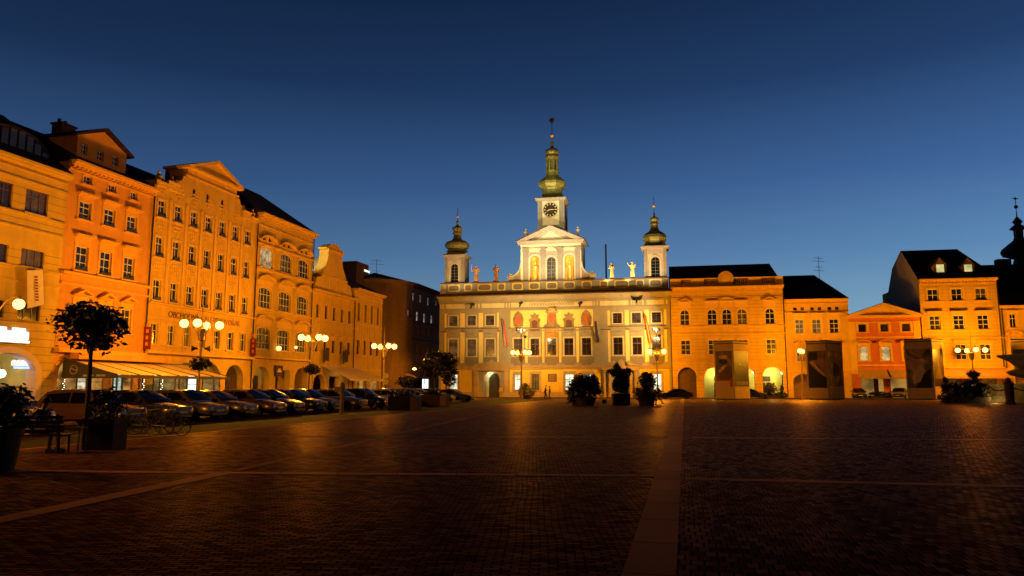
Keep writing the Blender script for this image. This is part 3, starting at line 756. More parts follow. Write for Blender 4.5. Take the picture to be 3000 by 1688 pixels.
for i, o in enumerate(ops):
    if i < 6: ht.window(o, 'cross' if i not in (3, 5) else 'grid', fm=WOODB if i < 5 else BLACK, sm=W_TRIM, jamb=0.16, pane=TCU if i in (0, 1, 2, 4) else TGL)
    elif i < 17: ht.window(o, 'cross', fm=WOODB, sm=W_TRIM, jamb=0.2, pane=TCU if i - 6 in (0, 1, 2, 3) else TGL, hood=None)
    else: ht.window(o, 'cross' if i != 19 else 'tri', fm=WOODW if i in (17, 22) else G_DARK, sm=S_POR, jamb=0.25, pane={17: LITT, 18: LITT, 19: GLASS, 20: LITT, 21: LITT, 22: LITT}[i])
# primrose panels between and around the windows (2 cm proud)
q = MB()
def panel(x0, x1, z0, z1, skips=(), o=0.02):
    xs = [x0]
    for a in sorted(skips): xs += [a[0] - 0.45, a[1] + 0.45]
    xs.append(x1)
    for a, b in zip(xs[::2], xs[1::2]):
        if b - a > 0.05: q.box(a, b, -o, 0.01, z0, z1)
xL0, zA_ = tz(155, 355); xL1, _ = tz(720, 355); _, zB_ = tz(155, 502)
xR0, xR1 = tz(1860, 325)[0], tz(2475, 320)[0]
xC0, xC1 = tz(845, 335)[0], tz(1705, 330)[0]
panel(xL0, xL1, zB_, zA_, [o for o in ops[0:3]]); panel(xR0, xR1, zB_, zA_, [o for o in ops[3:6]]); panel(xC0, xC1, zB_ - 0.55, zA_ + 0.25)
zC_, zD_ = tz(400, 872)[1], tz(400, 552)[1]
panel(xL0, xL1, zC_, zD_, ops[6:9]); panel(xC0, xC1, zC_, zD_, ops[9:14]); panel(xR0, xR1, zC_, zD_, ops[14:17])
ht.each('painted_panel', q, Y_PAN)
q = MB()    # ground floor field
xs = [0.35] 
blk = sorted([(o[0] - 0.3, o[1] + 0.3) for o in ops[17:]] + [(dr[0] - 1.9, dr[1] + 1.6), (pr[0] - 2.1, pr[1] + 1.7)])
merged = []
for a, b in blk:
    if merged and a < merged[-1][1]: merged[-1] = (merged[-1][0], max(b, merged[-1][1]))
    else: merged.append((a, b))
x = 0.35
for a, b in merged:
    if a - x > 0.1: q.box(x, a, -0.02, 0.01, 0.85, 4.25)
    if b - a < 2.8: q.box(a, b, -0.02, 0.01, 3.95, 4.25)
    x = max(x, b)
if WT - 0.35 - x > 0.1: q.box(x, WT - 0.35, -0.02, 0.01, 0.85, 4.25)
ht.each('ground_floor_field', q, Y_BASE)
q = MB()    # plinth
xs = [0.0, dr[0], dr[1], pr[0], pr[1], WT]
for a, b in zip(xs[::2], xs[1::2]): q.box(a, b, -0.12, 0.01, 0, 0.8)
ht.each('plinth', q, S_POR)
# window heads, aprons and dark ledges of the main floor
q = MB(); qm = MB(); qa = MB()
for o in ops[6:17]:
    a, b = o[0] - 0.42, o[1] + 0.42; zt = lz1 + 0.28
    q.box(a, b, -0.12, 0.01, zt, zt + 1.15); q.box(a - 0.18, b + 0.18, -0.34, 0.01, zt + 1.153, zt + 1.3); qm.box(a - 0.22, b + 0.22, -0.38, 0.01, zt + 1.303, zt + 1.38)
    c = (a + b) / 2
    for k in (-0.5, 0, 0.5): q.lathe([(0.02, 0), (0.18, 0.03), (0.14, 0.1), (0.02, 0.12)], (c + k * 0.9, -0.2, zt + 0.5), 8)
    qa.box(a, b, -0.1, 0.01, lz0 - 1.15, lz0 - 0.25)
    qa.prism([(c - 0.9, lz0 - 1.155), (c + 0.9, lz0 - 1.155), (c + 0.5, lz0 - 1.5), (c, lz0 - 1.35), (c - 0.5, lz0 - 1.5)], -0.14, 0.01)
ht.each('window_head', q, G_WALL, per=5); ht.each('window_ledge', qm, MAROON); ht.each('window_apron', qa, G_DARK, per=2)
q = MB(); q.box(0, WT, -0.28, 0.02, 4.55, 4.75); q.box(0, WT, -0.16, 0.02, 4.3, 4.547); ht.part('string_course', q, S_POR)
q = MB(); z = tz(400, 540)[1]; q.box(0.2, xC0 - 1.6, -0.08, 0.01, z - 0.06, z + 0.05); q.box(xC1 + 1.2, WT - 0.2, -0.08, 0.01, z - 0.06, z + 0.05); ht.each('moulding', q, MAROON)
# frieze with long painted cartouches
q = MB(); f0, f1 = tz(300, 302)[1], tz(300, 255)[1]
for a, b in ((105, 120), (130, 145), (165, 365), (470, 485), (505, 520), (540, 778), (795, 808), (822, 835), (1715, 1730), (1745, 1758), (1780, 2078), (2105, 2118), (2130, 2142), (2225, 2240), (2270, 2455), (2475, 2490)):
    q.box(tz(a, 280)[0], tz(b, 280)[0], -0.03, 0.01, f0, f1)
a, b = tz(850, 250)[0], tz(1703, 240)[0]; q.box(a, b, -0.03, 0.01, f0 + 0.02, f1 + 0.25)
ht.each('frieze_panel', q, W_TRIM)
q = MB()
for k in range(16):
    c = a + (b - a) * (0.24 + 0.52 * k / 15); zc = (f0 + f1) / 2 + 0.12
    q.tube([(c - 0.2, -0.06, zc - 0.25), (c + 0.1, -0.06, zc + 0.22), (c + 0.25, -0.06, zc - 0.05), (c + 0.05, -0.06, zc - 0.3)], 0.045, 5)
ht.each('frieze_scroll', q, G_DARK)
q = MB(); q.box(0, WT, -0.1, 0.01, f0 - 0.28, f0 - 0.12); q.box(-0.05, WT + 0.05, -0.35, 0.1, HC - 1.05, HC - 0.8)
for k in range(8):
    t0, t1 = k / 8, (k + 1) / 8
    yy = lambda t: -0.3 - 0.75 * (1 - math.cos(t * math.pi / 2)); zq = lambda t: HC - 0.8 + 0.8 * math.sin(t * math.pi / 2)
    q.quad((-0.3 * t0, yy(t0), zq(t0)), (WT + 0.3 * t0, yy(t0), zq(t0)), (WT + 0.3 * t1, yy(t1), zq(t1)), (-0.3 * t1, yy(t1), zq(t1)))
q.quad((-0.02, 0.02, HC - 0.8), (-0.02, -0.3, HC - 0.8), (-0.3, -1.05, HC), (-0.3, 0.02, HC))
ht.part('cornice', q, G_WALL)
zP0 = tz(1300, 125)[1]; zP0 = 16.15; zP1 = 17.75
q = MB(); q.add([(-0.35, -1.15, HC + 0.01), (WT + 0.35, -1.15, HC + 0.01), (WT + 0.2, 0.3, zP0), (-0.2, 0.3, zP0), (-0.35, -1.15, HC + 0.12), (WT + 0.35, -1.15, HC + 0.12), (WT + 0.35, 6, HC + 0.01), (-0.35, 6, HC + 0.01)], [(0, 1, 5, 4), (4, 5, 2, 3), (0, 4, 3, 7), (1, 6, 2, 5)])
ht.part('eaves_flashing', q, MAROON)
# parapet with framed cartouches, 0.3 m behind the front wall
q = MB(); q.box(0.1, WT - 0.1, 0.3, 0.9, zP0 - 0.3, zP1); ht.part('parapet', q, G_WALL)
q = MB(); q.box(-0.02, WT + 0.02, 0.2, 1.0, zP1 + 0.003, zP1 + 0.12); ht.part('parapet_cap', q, MAROON)
qf = MB(); qi = MB()
for x0, x1 in ((190, 312), (358, 440), (498, 645), (706, 790), (862, 973), (1035, 1150), (1217, 1335), (1397, 1520), (1588, 1695), (1778, 1868), (1932, 2088), (2158, 2245), (2297, 2430)):
    a, b = tz(x0, 90, 0.3)[0], tz(x1, 90, 0.3)[0]; z0, z1 = zP0 + 0.3, zP1 - 0.15; c = (a + b) / 2; hw = (b - a) / 2; hh = (z1 - z0) / 2; zc = (z0 + z1) / 2
    qf.box(a, b, 0.25, 0.31, z0, z1)
    n = 20; k = 0.16
    pl = []
    for i in range(n):
        t = 2 * math.pi * i / n; cs, sn = math.cos(t), math.sin(t); r = 1 / (abs(cs) ** 4 + abs(sn) ** 4) ** 0.25
        pl.append((c + (hw - k) * cs * r, zc + (hh - k) * sn * r))
    qi.prism(pl, 0.22, 0.251)
for x in (330, 470, 675, 825, 1005, 1185, 1365, 1555, 1735, 1900, 2120, 2270): pass
ht.each('parapet_frame', qf, Y_PAN); ht.each('parapet_cartouche', qi, G_DARK)
q = MB(); q.box(tz(105, 90, 0.3)[0] + 0.05, tz(165, 90, 0.3)[0], 0.24, 0.31, zP0, zP1 - 0.02); ht.part('corner_strip', q, W_TRIM)
# roof deck behind the parapet, seen only from above
q = MB(); q.add([(0, 1.0, zP0), (WT, 1.0, zP0), (WT, 16, zP0), (0, 16, zP0), (4, 8, zP0 + 1.3), (WT - 4, 8, zP0 + 1.3)], [(0, 1, 5, 4), (2, 3, 4, 5), (0, 4, 3), (1, 2, 5)]); ht.part('roof', q, ROOF)
# coats of arms
RED = mat('arms_red', (0.5, 0.12, 0.03), rough=0.8, var=0.3); ARM = plaster('arms_stone', (0.30, 0.2, 0.11), var=0.4); ARMD = plaster('arms_dark', (0.14, 0.07, 0.04))
OCP = plaster('painted_ochre', (0.5, 0.3, 0.08), var=0.5)
def arms(cx, cy, kind):
    x, z = tz(cx, cy); e = MB(); b = MB(); 
    if kind == 'eagle':
        b.prism([(x - 0.75, z - 1.0), (x + 0.75, z - 1.0), (x + 0.85, z + 0.2), (x + 0.55, z + 0.9), (x, z + 1.4), (x - 0.55, z + 0.9), (x - 0.85, z + 0.2)], -0.08, 0.01)
        e.prism([(x - 0.38, z - 0.7), (x + 0.38, z - 0.7), (x + 0.44, z + 0.1), (x + 0.2, z + 0.45), (x, z + 0.62), (x - 0.2, z + 0.45), (x - 0.44, z + 0.1)], -0.16, -0.083)
        A = arch_pts(x - 1.0, x + 1.0, z - 1.75, 0.75, 8); b.prism([*A], -0.18, 0.01)
        return (b, ARM, e, RED)
    if kind == 'shield':
        b.prism([(x - 0.8, z - 1.6), (x + 0.8, z - 1.6), (x + 0.75, z - 0.2), (x + 0.95, z + 0.2), (x + 0.5, z + 0.45), (x + 0.75, z + 1.0), (x + 0.3, z + 0.9), (x, z + 1.3), (x - 0.3, z + 0.9), (x - 0.75, z + 1.0), (x - 0.5, z + 0.45), (x - 0.95, z + 0.2), (x - 0.75, z - 0.2)], -0.12, 0.01)
        e.prism([(x - 0.42, z - 0.9), (x, z - 1.35), (x + 0.42, z - 0.9), (x + 0.45, z - 0.1), (x, z + 0.15), (x - 0.45, z - 0.1)], -0.2, -0.123)
        return (b, ARM, e, ARMD)
    b.prism([(x - 1.4, z - 1.35), (x + 1.4, z - 1.35), (x + 1.2, z - 0.95), (x + 0.75, z - 0.6), (x + 0.65, z + 0.9), (x + 1.0, z + 1.1), (x + 0.7, z + 1.6), (x - 0.7, z + 1.6), (x - 1.0, z + 1.1), (x - 0.65, z + 0.9), (x - 0.75, z - 0.6), (x - 1.2, z - 0.95)], -0.14, 0.01)
    e.lathe([(0.01, 0), (0.5, 0.0), (0.5, 0.08), (0.01, 0.1)], (0, 0, 0), 14)
    e2 = MB(); 
    e2.prism([(x + 0.48 * math.cos(t * math.pi / 8), z + 0.2 + 0.72 * math.sin(t * math.pi / 8)) for t in range(16)], -0.22, -0.143)
    return (b, ARM, e2, RED)
for cx_, cy_, kd in ((925, 420, 'eagle'), (1097, 430, 'shield'), (1275, 415, 'centre'), (1455, 425, 'shield'), (1637, 405, 'eagle')):
    b_, bm_, e_, em_ = arms(cx_, cy_, kd); o = ht.part('coat_of_arms', b_, bm_); ht.part('shield', e_, em_, o)
x, z = tz(1275, 545); q = MB(); q.prism([(x - 0.95, z - 0.85), (x + 0.95, z - 0.85), (x + 0.9, z + 0.3), *[(p[0], p[1]) for p in arch_pts(x - 0.9, x + 0.9, z + 0.3, 0.6, 8)[::-1]][1:]], -0.13, 0.01); ht.part('painted_scene', q, OCP)
x, z = tz(1278, 310); q = MB(); q.ball((x, -0.3, z), 0.62, 14, sz=0.55); ht.part('golden_crown', q, GOLD)
q = MB(); q.lathe([(0.85, -0.42), (0.9, -0.36), (0.85, -0.3)], (x, -0.1, z), 14, sy=0.5); ht.part('crown_ring', q, W_TRIM)
# left gateway
q = MB(); c = (dr[0] + dr[1]) / 2; hw = (dr[1] - dr[0]) / 2
q.box(dr[0] - 1.55, dr[0] - 0.85, -0.3, 0.01, 0, 4.1); q.box(dr[1] + 0.75, dr[1] + 1.4, -0.3, 0.01, 0, 4.1)
q.box(dr[0] - 1.8, dr[1] + 1.6, -0.45, 0.01, 4.103, 4.3); q.box(dr[0] - 1.5, dr[1] + 1.35, -0.2, 0.01, 4.752, 5.05)
q.prism([(c - 2.6, 5.053), (c + 2.5, 5.053), (c + 1.4, 5.35), (c + 0.5, 5.45), (c, 5.75), (c - 0.5, 5.45), (c - 1.4, 5.35)], -0.3, 0.01)
A = arch_pts(dr[0] - 0.3, dr[1] + 0.3, dr[3] - hw, hw + 0.3, 12); B = arch_pts(dr[0] - 0.004, dr[1] + 0.004, dr[3] - hw, hw + 0.004, 12)
for i in range(12): q.prism([A[i], A[i + 1], B[i + 1], B[i]], -0.14, 0.01)
ht.part('portal', q, S_POR)
q = MB(); pl = [(dr[0] + 0.5, 0), (dr[1], 0)] + arch_pts(dr[0] + 0.5, dr[1], dr[3] - hw, hw - 0.3, 10)[::-1]; q.add([(p[0], 1.38, p[1]) for p in pl], [tuple(range(len(pl)))]); d_ = ht.part('door', q, BLACK)
q = MB(); q.quad((dr[0] - 0.2, 1.41, 0), (dr[1] + 0.2, 1.41, 0), (dr[1] + 0.2, 1.41, 4.8), (dr[0] - 0.2, 1.41, 4.8)); ht.part('passage_wall', q, plaster('passage_green', (0.5, 0.5, 0.3)))
# right portal
q = MB(); c = (pr[0] + pr[1]) / 2
for x in (pr[0] - 1.5, pr[0] - 0.75, pr[1] + 0.35, pr[1] + 1.05): q.lathe([(0.3, 0), (0.3, 0.5), (0.2, 0.6), (0.18, 3.7), (0.27, 3.85), (0.27, 4.05)], (x, -0.35, 0), 10)
q.box(pr[0] - 1.9, pr[1] + 1.45, -0.7, 0.01, 4.06, 4.5)
for sg_ in (-1, 1):
    q.prism([(c + sg_ * 2.5, 4.76), (c + sg_ * 1.0, 4.76), (c + sg_ * 0.8, 5.35), (c + sg_ * 1.1, 5.55), (c + sg_ * 1.6, 5.15)], -0.5, 0.01)
q.prism([(c - 0.5, 4.76), (c + 0.5, 4.76), (c + 0.4, 5.4), (c, 5.7), (c - 0.4, 5.4)], -0.4, 0.01)
ht.part('portal', q, S_POR)
q = MB(); q.quad((pr[0], 0.58, 0), (pr[1], 0.58, 0), (pr[1], 0.58, pr[3]), (pr[0], 0.58, pr[3])); ht.part('door', q, BLACK)
q = MB(); a = tR(1237, 985, 1330, 1068); q.box(a[0], a[1], -0.1, -0.025, a[2], a[3]); pl_ = ht.part('wall_plaque', q, mat('bronze_plaque', (0.12, 0.035, 0.02), rough=0.5))
q = MB()
for k in range(6): zz_ = a[3] - 0.15 - k * 0.17; q.box(a[0] + 0.15, a[1] - 0.15 - RND.random() * 0.3, -0.108, -0.102, zz_ - 0.05, zz_)
ht.part('plaque_lines', q, S_POR, pl_)
# gilded dragon gargoyles
for gx, gy in ((435, 272), (945, 255), (1570, 258), (2165, 215)):
    x, z = tz(gx, gy, -1.2); e = empty('gargoyle', (0, 0, 0), 0, 'dark dragon gargoyle under the town hall cornice, %s' % {435: 'leftmost of the four', 945: 'second from the left', 1570: 'third from the left', 2165: 'with raised wing, rightmost'}[gx], 'gargoyle', 'dragon gargoyles on the town hall')
    place(ht, e, x, 0, z)
    q = MB(); q.tube([(0.15, 0, 0.5), (0, -0.5, 0.35), (0, -1.0, 0.1), (0, -1.3, -0.05), (0, -1.55, -0.35)], [0.16, 0.2, 0.17, 0.12, 0.09], 8)
    q.tube([(0, -1.5, -0.3), (0.02, -1.75, -0.35), (0, -1.95, -0.5)], [0.14, 0.12, 0.04], 8)
    q.build('body', METALD, e, smooth=True)
    s_ = 1.3 if gx == 2165 else 0.55
    for sd in (-1, 1):
        q = MB(); q.add([(0.05 * sd, -0.6, 0.4), (sd * 0.7 * s_, -0.5, 0.65 * s_), (sd * 0.5 * s_, -0.9, 0.1), (sd * 0.3, -1.0, 0.0), (0.05 * sd, -1.0, 0.1)], [(0, 1, 2, 3, 4)]); q.build('wing', METALD, e)
# central gable block
off = 0.6
def c5(x, y, o=off): return ht.P(1480 + 0.138 * x, 640 + 0.138 * y, o)
xg0, xg1 = c5(345, 1200)[0], c5(1605, 1200)[0]; zE0 = c5(900, 610)[1]; zE1 = c5(900, 490)[1]; zPk = c5(990, 165)[1]; xPk = c5(985, 600)[0]
nl = c5(535, 1300)[0], c5(735, 1300)[0]; nr = c5(1270, 1300)[0], c5(1470, 1300)[0]; nm = c5(885, 1300)[0], c5(1078, 1300)[0]
zn1 = c5(985, 795)[1]; zb = zP1 + 0.125
na = [(nl[0], nl[1], zb, zn1 + 0.1, (nl[1] - nl[0]) / 2, 0.6), (nm[0], nm[1], zb + 0.03, zn1 - 0.15, (nm[1] - nm[0]) / 2, 0.3), (nr[0], nr[1], zb, zn1 + 0.1, (nr[1] - nr[0]) / 2, 0.6)]
mb = MB(); ht.wall(zE1, na, G_WALL, x0=xg0, x1=xg1, z0=zP0, body=False, y=off, mb=mb, build=False)
mb.quad((xg0, off, zP0), (xg0, off, zE1), (xg0, 8, zE1), (xg0, 8, zP0)); mb.quad((xg1, off, zP0), (xg1, 8, zP0), (xg1, 8, zE1), (xg1, off, zE1)); mb.quad((xg0, 8, zP0), (xg0, 8, zE1), (xg1, 8, zE1), (xg1, 8, zP0))
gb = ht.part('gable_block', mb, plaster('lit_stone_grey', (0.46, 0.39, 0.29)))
CRM2 = plaster('pale_cream_panel', (0.8, 0.7, 0.42), var=0.06)
q = MB(); q.box(xg0 - 0.1, xg1 + 0.1, off - 0.14, off + 0.01, zE0, zE1 - 0.45); q.box(xg0 - 0.1, xg0 + 0.25, off - 0.1, off + 0.01, zb, zE0 - 0.003); q.box(xg1 - 0.25, xg1 + 0.1, off - 0.1, off + 0.01, zb, zE0 - 0.003)
xm = (xg0 + xg1) / 2; rise = zPk - zE1
q.prism([(xm - (xg1 - xg0) * 0.24, zE1 + 0.28), (xm + (xg1 - xg0) * 0.24, zE1 + 0.28), (xm, zPk - 0.75)], off - 0.1, off + 0.01)
zs_ = zE0 - 0.1
for a, b in ((nl[0] - 0.15, nl[1] + 0.15), (nm[0] - 0.1, nm[1] + 0.1), (nr[0] - 0.15, nr[1] + 0.15)): q.box(a, b, off - 0.03, off + 0.01, zn1 + 0.75, zs_)
ht.each('cream_field', q, CRM2, 1, gb)
q = MB(); q.box(xg0 - 0.5, xg1 + 0.5, off - 0.6, off + 0.3, zE1 - 0.44, zE1 - 0.1)
q.box(xg0 - 0.65, xg1 + 0.65, off - 0.75, off + 0.3, zE1 - 0.097, zE1 + 0.08)
a, b = xg0 - 0.65, xg1 + 0.65
q.prism([(a, zE1 + 0.083), (a + 1.5, zE1 + 0.083), (xm, zPk - 0.5), (b - 1.5, zE1 + 0.083), (b, zE1 + 0.083), (xm, zPk)], off - 0.7, off + 6)
q.prism([(a + 1.3, zE1 + 0.084), (b - 1.3, zE1 + 0.084), (xm, zPk - 0.45)], off, off + 5.9)
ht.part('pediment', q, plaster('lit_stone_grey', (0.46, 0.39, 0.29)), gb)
q = MB(); q.prism([(a - 0.1, zE1 + 0.1), (xm, zPk + 0.02), (b + 0.1, zE1 + 0.1), (b + 0.1, zE1 + 0.18), (xm, zPk + 0.12), (a - 0.1, zE1 + 0.18)], off - 0.8, off + 6.1); ht.part('pediment_flashing', q, MAROON, gb)
q = MB()
for xx in (c5(440, 900)[0], c5(805, 900)[0], c5(1170, 900)[0], c5(1545, 900)[0]):
    q.box(xx - 0.38, xx + 0.38, off - 0.14, off + 0.01, zb, zE0 - 0.65); q.box(xx - 0.5, xx + 0.5, off - 0.2, off + 0.01, zE0 - 0.647, zE0 - 0.45); q.box(xx - 0.42, xx + 0.42, off - 0.24, off + 0.01, zE0 - 0.447, zE0 - 0.15); q.box(xx - 0.55, xx + 0.55, off - 0.3, off + 0.01, zE0 - 0.147, zE0 - 0.003)
ht.each('pilaster', q, G_WALL, 4, gb)
q = MB()
for k_, (a, b) in enumerate((nl, nm, nr)):
    zt = (na[k_][3] - na[k_][4]); r = (b - a) / 2
    A = arch_pts(a - 0.32, b + 0.32, zt, r + 0.32, 12); B = arch_pts(a - 0.004, b + 0.004, zt, r + 0.004, 12)
    for i in range(12): q.prism([A[i], A[i + 1], B[i + 1], B[i]], off - 0.09, off + 0.01)
    q.box(a - 0.3, a - 0.004, off - 0.09, off + 0.01, zb, zt); q.box(b + 0.004, b + 0.3, off - 0.09, off + 0.01, zb, zt)
    z = zn1 + 0.95; c = (a + b) / 2
    if k_ == 1: q.prism([(c - 1.0, z), (c - 0.8, z - 0.06), (c, z + 0.45), (c + 0.8, z - 0.06), (c + 1.0, z), (c, z + 0.68)], off - 0.3, off + 0.01)
    else:
        A = arch_pts(c - 1.1, c + 1.1, z, 0.4, 8); B = arch_pts(c - 1.1, c + 1.1, z - 0.14, 0.38, 8)
        for i in range(8): q.prism([A[i], A[i + 1], B[i + 1], B[i]], off - 0.3, off + 0.01)
ht.part('niche_frame', q, W_TRIM, gb)
wn = ht.window((nm[0], nm[1], na[1][2], na[1][3], na[1][4]), 'grid', fm=mat('grey_leading', (0.25, 0.25, 0.25)), y=off, fr=0.06)
NICHE = mat('niche_glow', (0.8, 0.42, 0.05), rough=0.6, emit=(1.0, 0.42, 0.01), es=0.35, var=0.6, nscale=1.5)  # orange niche light partly put into the back wall as a glow
for a, b in (nl, nr):
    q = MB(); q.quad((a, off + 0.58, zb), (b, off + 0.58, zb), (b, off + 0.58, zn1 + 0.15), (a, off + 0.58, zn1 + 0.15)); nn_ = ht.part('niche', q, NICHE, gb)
    q = MB(); c_ = (a + b) / 2; q.lathe([(.34, 0), (.34, .3), (.26, .35), (.3, .6), (.26, 1.3), (.22, 1.7), (.3, 2.1), (.3, 2.35), (.1, 2.55), (.1, 2.62), (.16, 2.75), (.15, 2.95), (.02, 3.05)], (c_, off + .3, zb), 12); q.tube([(c_ - .28, off + .3, zb + 2.3), (c_ - .42, off + .15, zb + 1.9), (c_ - .1, off + .05, zb + 2.0)], .07, 6); q.tube([(c_ + .28, off + .3, zb + 2.3), (c_ + .4, off + .2, zb + 1.8), (c_ + .3, off, zb + 1.6)], .07, 6); ht.part('niche_figure', q, GOLD, gb, smooth=True)
# volutes
for sd, X0 in ((-1, xg0 - 0.11), (1, xg1 + 0.11)):
    hV = (c5(370, 960)[1] - zb); wV = abs(c5(60, 1240)[0] - xg0) - 0.3
    pts = [(X0, zb), (X0, zb + hV)]
    for k in range(11): t = k / 10 * math.pi / 2; pts.append((X0 + sd * wV * (1 - math.cos(t)) * 1.0, zb + hV - (hV - 0.7) * math.sin(t)))
    pts.append((X0 + sd * wV, zb))
    q = MB(); q.prism(pts, off, off + 0.5); v_ = ht.part('volute', q, G_WALL, gb)
    q = MB()
    P2 = [(x, off - 0.02, z) for x, z in pts[1:-1]]; q.tube(P2, 0.13, 6); cxs, czs = X0 + sd * (wV - 0.05), zb + 0.62
    q.tube([(cxs + sd * 0.62 * (1 - k / 26) * math.cos(k * 0.55 + 1.57) * 1.0, off - 0.02, czs + 0.62 * (1 - k / 26) * math.sin(k * 0.55 + 1.57) * (1)) for k in range(22)], 0.1, 6)
    q.box(min(X0, X0 + sd * wV), max(X0, X0 + sd * wV), off - 0.06, off + 0.02, zb, zb + 0.14)
    ht.part('volute_edge', q, W_TRIM, v_)

# towers: square shaft, louvred opening, copper onion
def tower(name_part, x0, x1, z0, z1, y0, depth, prof, mpp_c, cream, win=None, wm=None, label=None, n=8):
    W_ = x1 - x0; mb = MB()
    opsT = [win] if win else []
    ht.wall(z1, opsT, wm, x0=x0, x1=x1, z0=z0, body=False, y=y0, mb=mb, build=False)
    y1 = y0 + depth
    mb.quad((x0, y0, z0), (x0, y0, z1), (x0, y1, z1), (x0, y1, z0)); mb.quad((x1, y0, z0), (x1, y1, z0), (x1, y1, z1), (x1, y0, z1)); mb.quad((x0, y1, z0), (x0, y1, z1), (x1, y1, z1), (x1, y1, z0))
    t = ht.part(name_part, mb, wm, label=label)
    q = MB(); q.box(x0 - 0.25, x1 + 0.25, y0 - 0.25, y1 + 0.25, z1 - 0.3, z1 - 0.1); q.box(x0 - 0.42, x1 + 0.42, y0 - 0.42, y1 + 0.42, z1 - 0.097, z1 + 0.06)
    ht.part('tower_cornice', q, wm, t)
    cx, cy = (x0 + x1) / 2, (y0 + y1) / 2
    q = MB(); q.lathe([(W_ * 0.5 * 1.414 + 0.6, z1 + 0.07), (W_ * 0.5 * 1.25, z1 + 0.35), (prof[0][0], z1 + 0.6)], (cx, cy, 0), 4, ph=math.pi / 4)
    prof = [(r * (1.0 if name_part == 'clock_tower' else 1.09), z) for r, z in prof]
    q.lathe(prof, (cx, cy, 0), n, ph=math.pi / 8)
    ht.part('onion_dome', q, COPPER, t)
    return t, cx, cy
def prof_px(pts, xc, sc, ox, oy, yo):
    out = []
    for hw, Y in pts:
        xa, z = ht.P(ox + (xc) / sc, oy + Y / sc, yo); xb, _ = ht.P(ox + (xc + hw) / sc, oy + Y / sc, yo); out.append((max(0.02, xb - xa), z))
    return out
DARKT = plaster('tower_stone_grey', (0.44, 0.38, 0.33))
# clock tower stands 3 m behind the front wall
yo = 3.2
cx0, cx1_ = ht.P(1560 + 62 / 3.914, 330 + 1200 / 3.914, yo)[0], ht.P(1560 + 360 / 3.914, 330 + 1200 / 3.914, yo)[0]
zc1 = ht.P(1560 + 200 / 3.914, 330 + 985 / 3.914, yo)[1]
WC = cx1_ - cx0
pf = prof_px([(128, 950), (120, 935), (112, 900), (118, 885), (142, 872), (165, 845), (165, 815), (140, 785), (105, 755), (78, 738), (74, 715), (74, 695), (80, 690), (80, 672), (62, 668)], 232, 3.914, 1560, 330, yo + WC / 2)
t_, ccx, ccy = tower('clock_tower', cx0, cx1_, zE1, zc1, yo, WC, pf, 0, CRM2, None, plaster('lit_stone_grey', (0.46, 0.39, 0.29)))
q = MB(); w3 = WC
q.box(cx0 + 0.75, cx1_ - 0.75, yo - 0.04, yo + 0.01, zPk - 1.2, zc1 - 0.45); ht.part('cream_field', q, CRM2, t_)
q = MB()
for a in (cx0 + 0.12, cx1_ - 0.72): q.box(a, a + 0.6, yo - 0.12, yo + 0.01, zE1, zc1 - 0.31)
for a in (yo + 0.12, yo + WC - 0.72): q.box(cx1_ - 0.01, cx1_ + 0.1, a, a + 0.6, zE1, zc1 - 0.31)
q.box(cx0 + 0.75, cx1_ - 0.75, yo - 0.09, yo + 0.01, zPk + 0.35, zPk + 0.75)
ht.each('corner_pilaster', q, G_WALL, 1, t_)
xk, zk = ht.P(1560 + 219 / 3.914, 330 + 1116 / 3.914, yo); xk = (cx0 + cx1_) / 2 - 0.05
def disc(mb, x, y, z, r, n=28, y2=None):
    pl = [(x + r * math.cos(2 * math.pi * i / n), z + r * math.sin(2 * math.pi * i / n)) for i in range(n)]; mb.prism(pl, y, y2 if y2 else y + 0.03)
q = MB(); disc(q, xk, yo - 0.13, zk, 1.33, y2=yo - 0.035); ck = ht.part('clock', q, W_TRIM, t_)
q = MB(); disc(q, xk, yo - 0.16, zk, 1.13, y2=yo - 0.132); ht_cf = ht.part('clock_face', q, BLACK, t_)
q = MB()
for k in range(12):
    t = math.pi / 6 * k; cxk, czk = xk + 0.93 * math.sin(t), zk + 0.93 * math.cos(t); s_ = 0.075
    q.prism([(cxk - s_ * math.cos(t) - 0.13 * math.sin(t), czk + s_ * math.sin(t) - 0.13 * math.cos(t)), (cxk + s_ * math.cos(t) - 0.13 * math.sin(t), czk - s_ * math.sin(t) - 0.13 * math.cos(t)), (cxk + s_ * math.cos(t) + 0.13 * math.sin(t), czk - s_ * math.sin(t) + 0.13 * math.cos(t)), (cxk - s_ * math.cos(t) + 0.13 * math.sin(t), czk + s_ * math.sin(t) + 0.13 * math.cos(t))], yo - 0.18, yo - 0.162)
ht.each('clock_numeral', q, GOLD, 1, t_)
q = MB(); q.prism([(xk - 0.3, zk - 0.06), (xk + 1.0, zk - 0.02), (xk + 1.0, zk + 0.03), (xk - 0.3, zk + 0.07)], yo - 0.2, yo - 0.185)
q.prism([(xk + 0.18, zk + 0.1), (xk + 0.15, zk + 0.0), (xk - 0.62, zk - 0.3), (xk - 0.6, zk - 0.16)], yo - 0.215, yo - 0.202); ht.each('clock_hand', q, GOLD, 1, t_)
q = MB(); disc(q, 0, 0, 0, 1.13)
q2 = MB(); q2.lathe([(1.13, 0), (1.13, 0.05), (0.01, 0.06)], (0, 0, 0), 24); o = q2.build('clock_face', BLACK, t_); o.rotation_euler = (0, rad(90), 0); o.location = (cx1_ + 0.02, yo + WC / 2, zk)
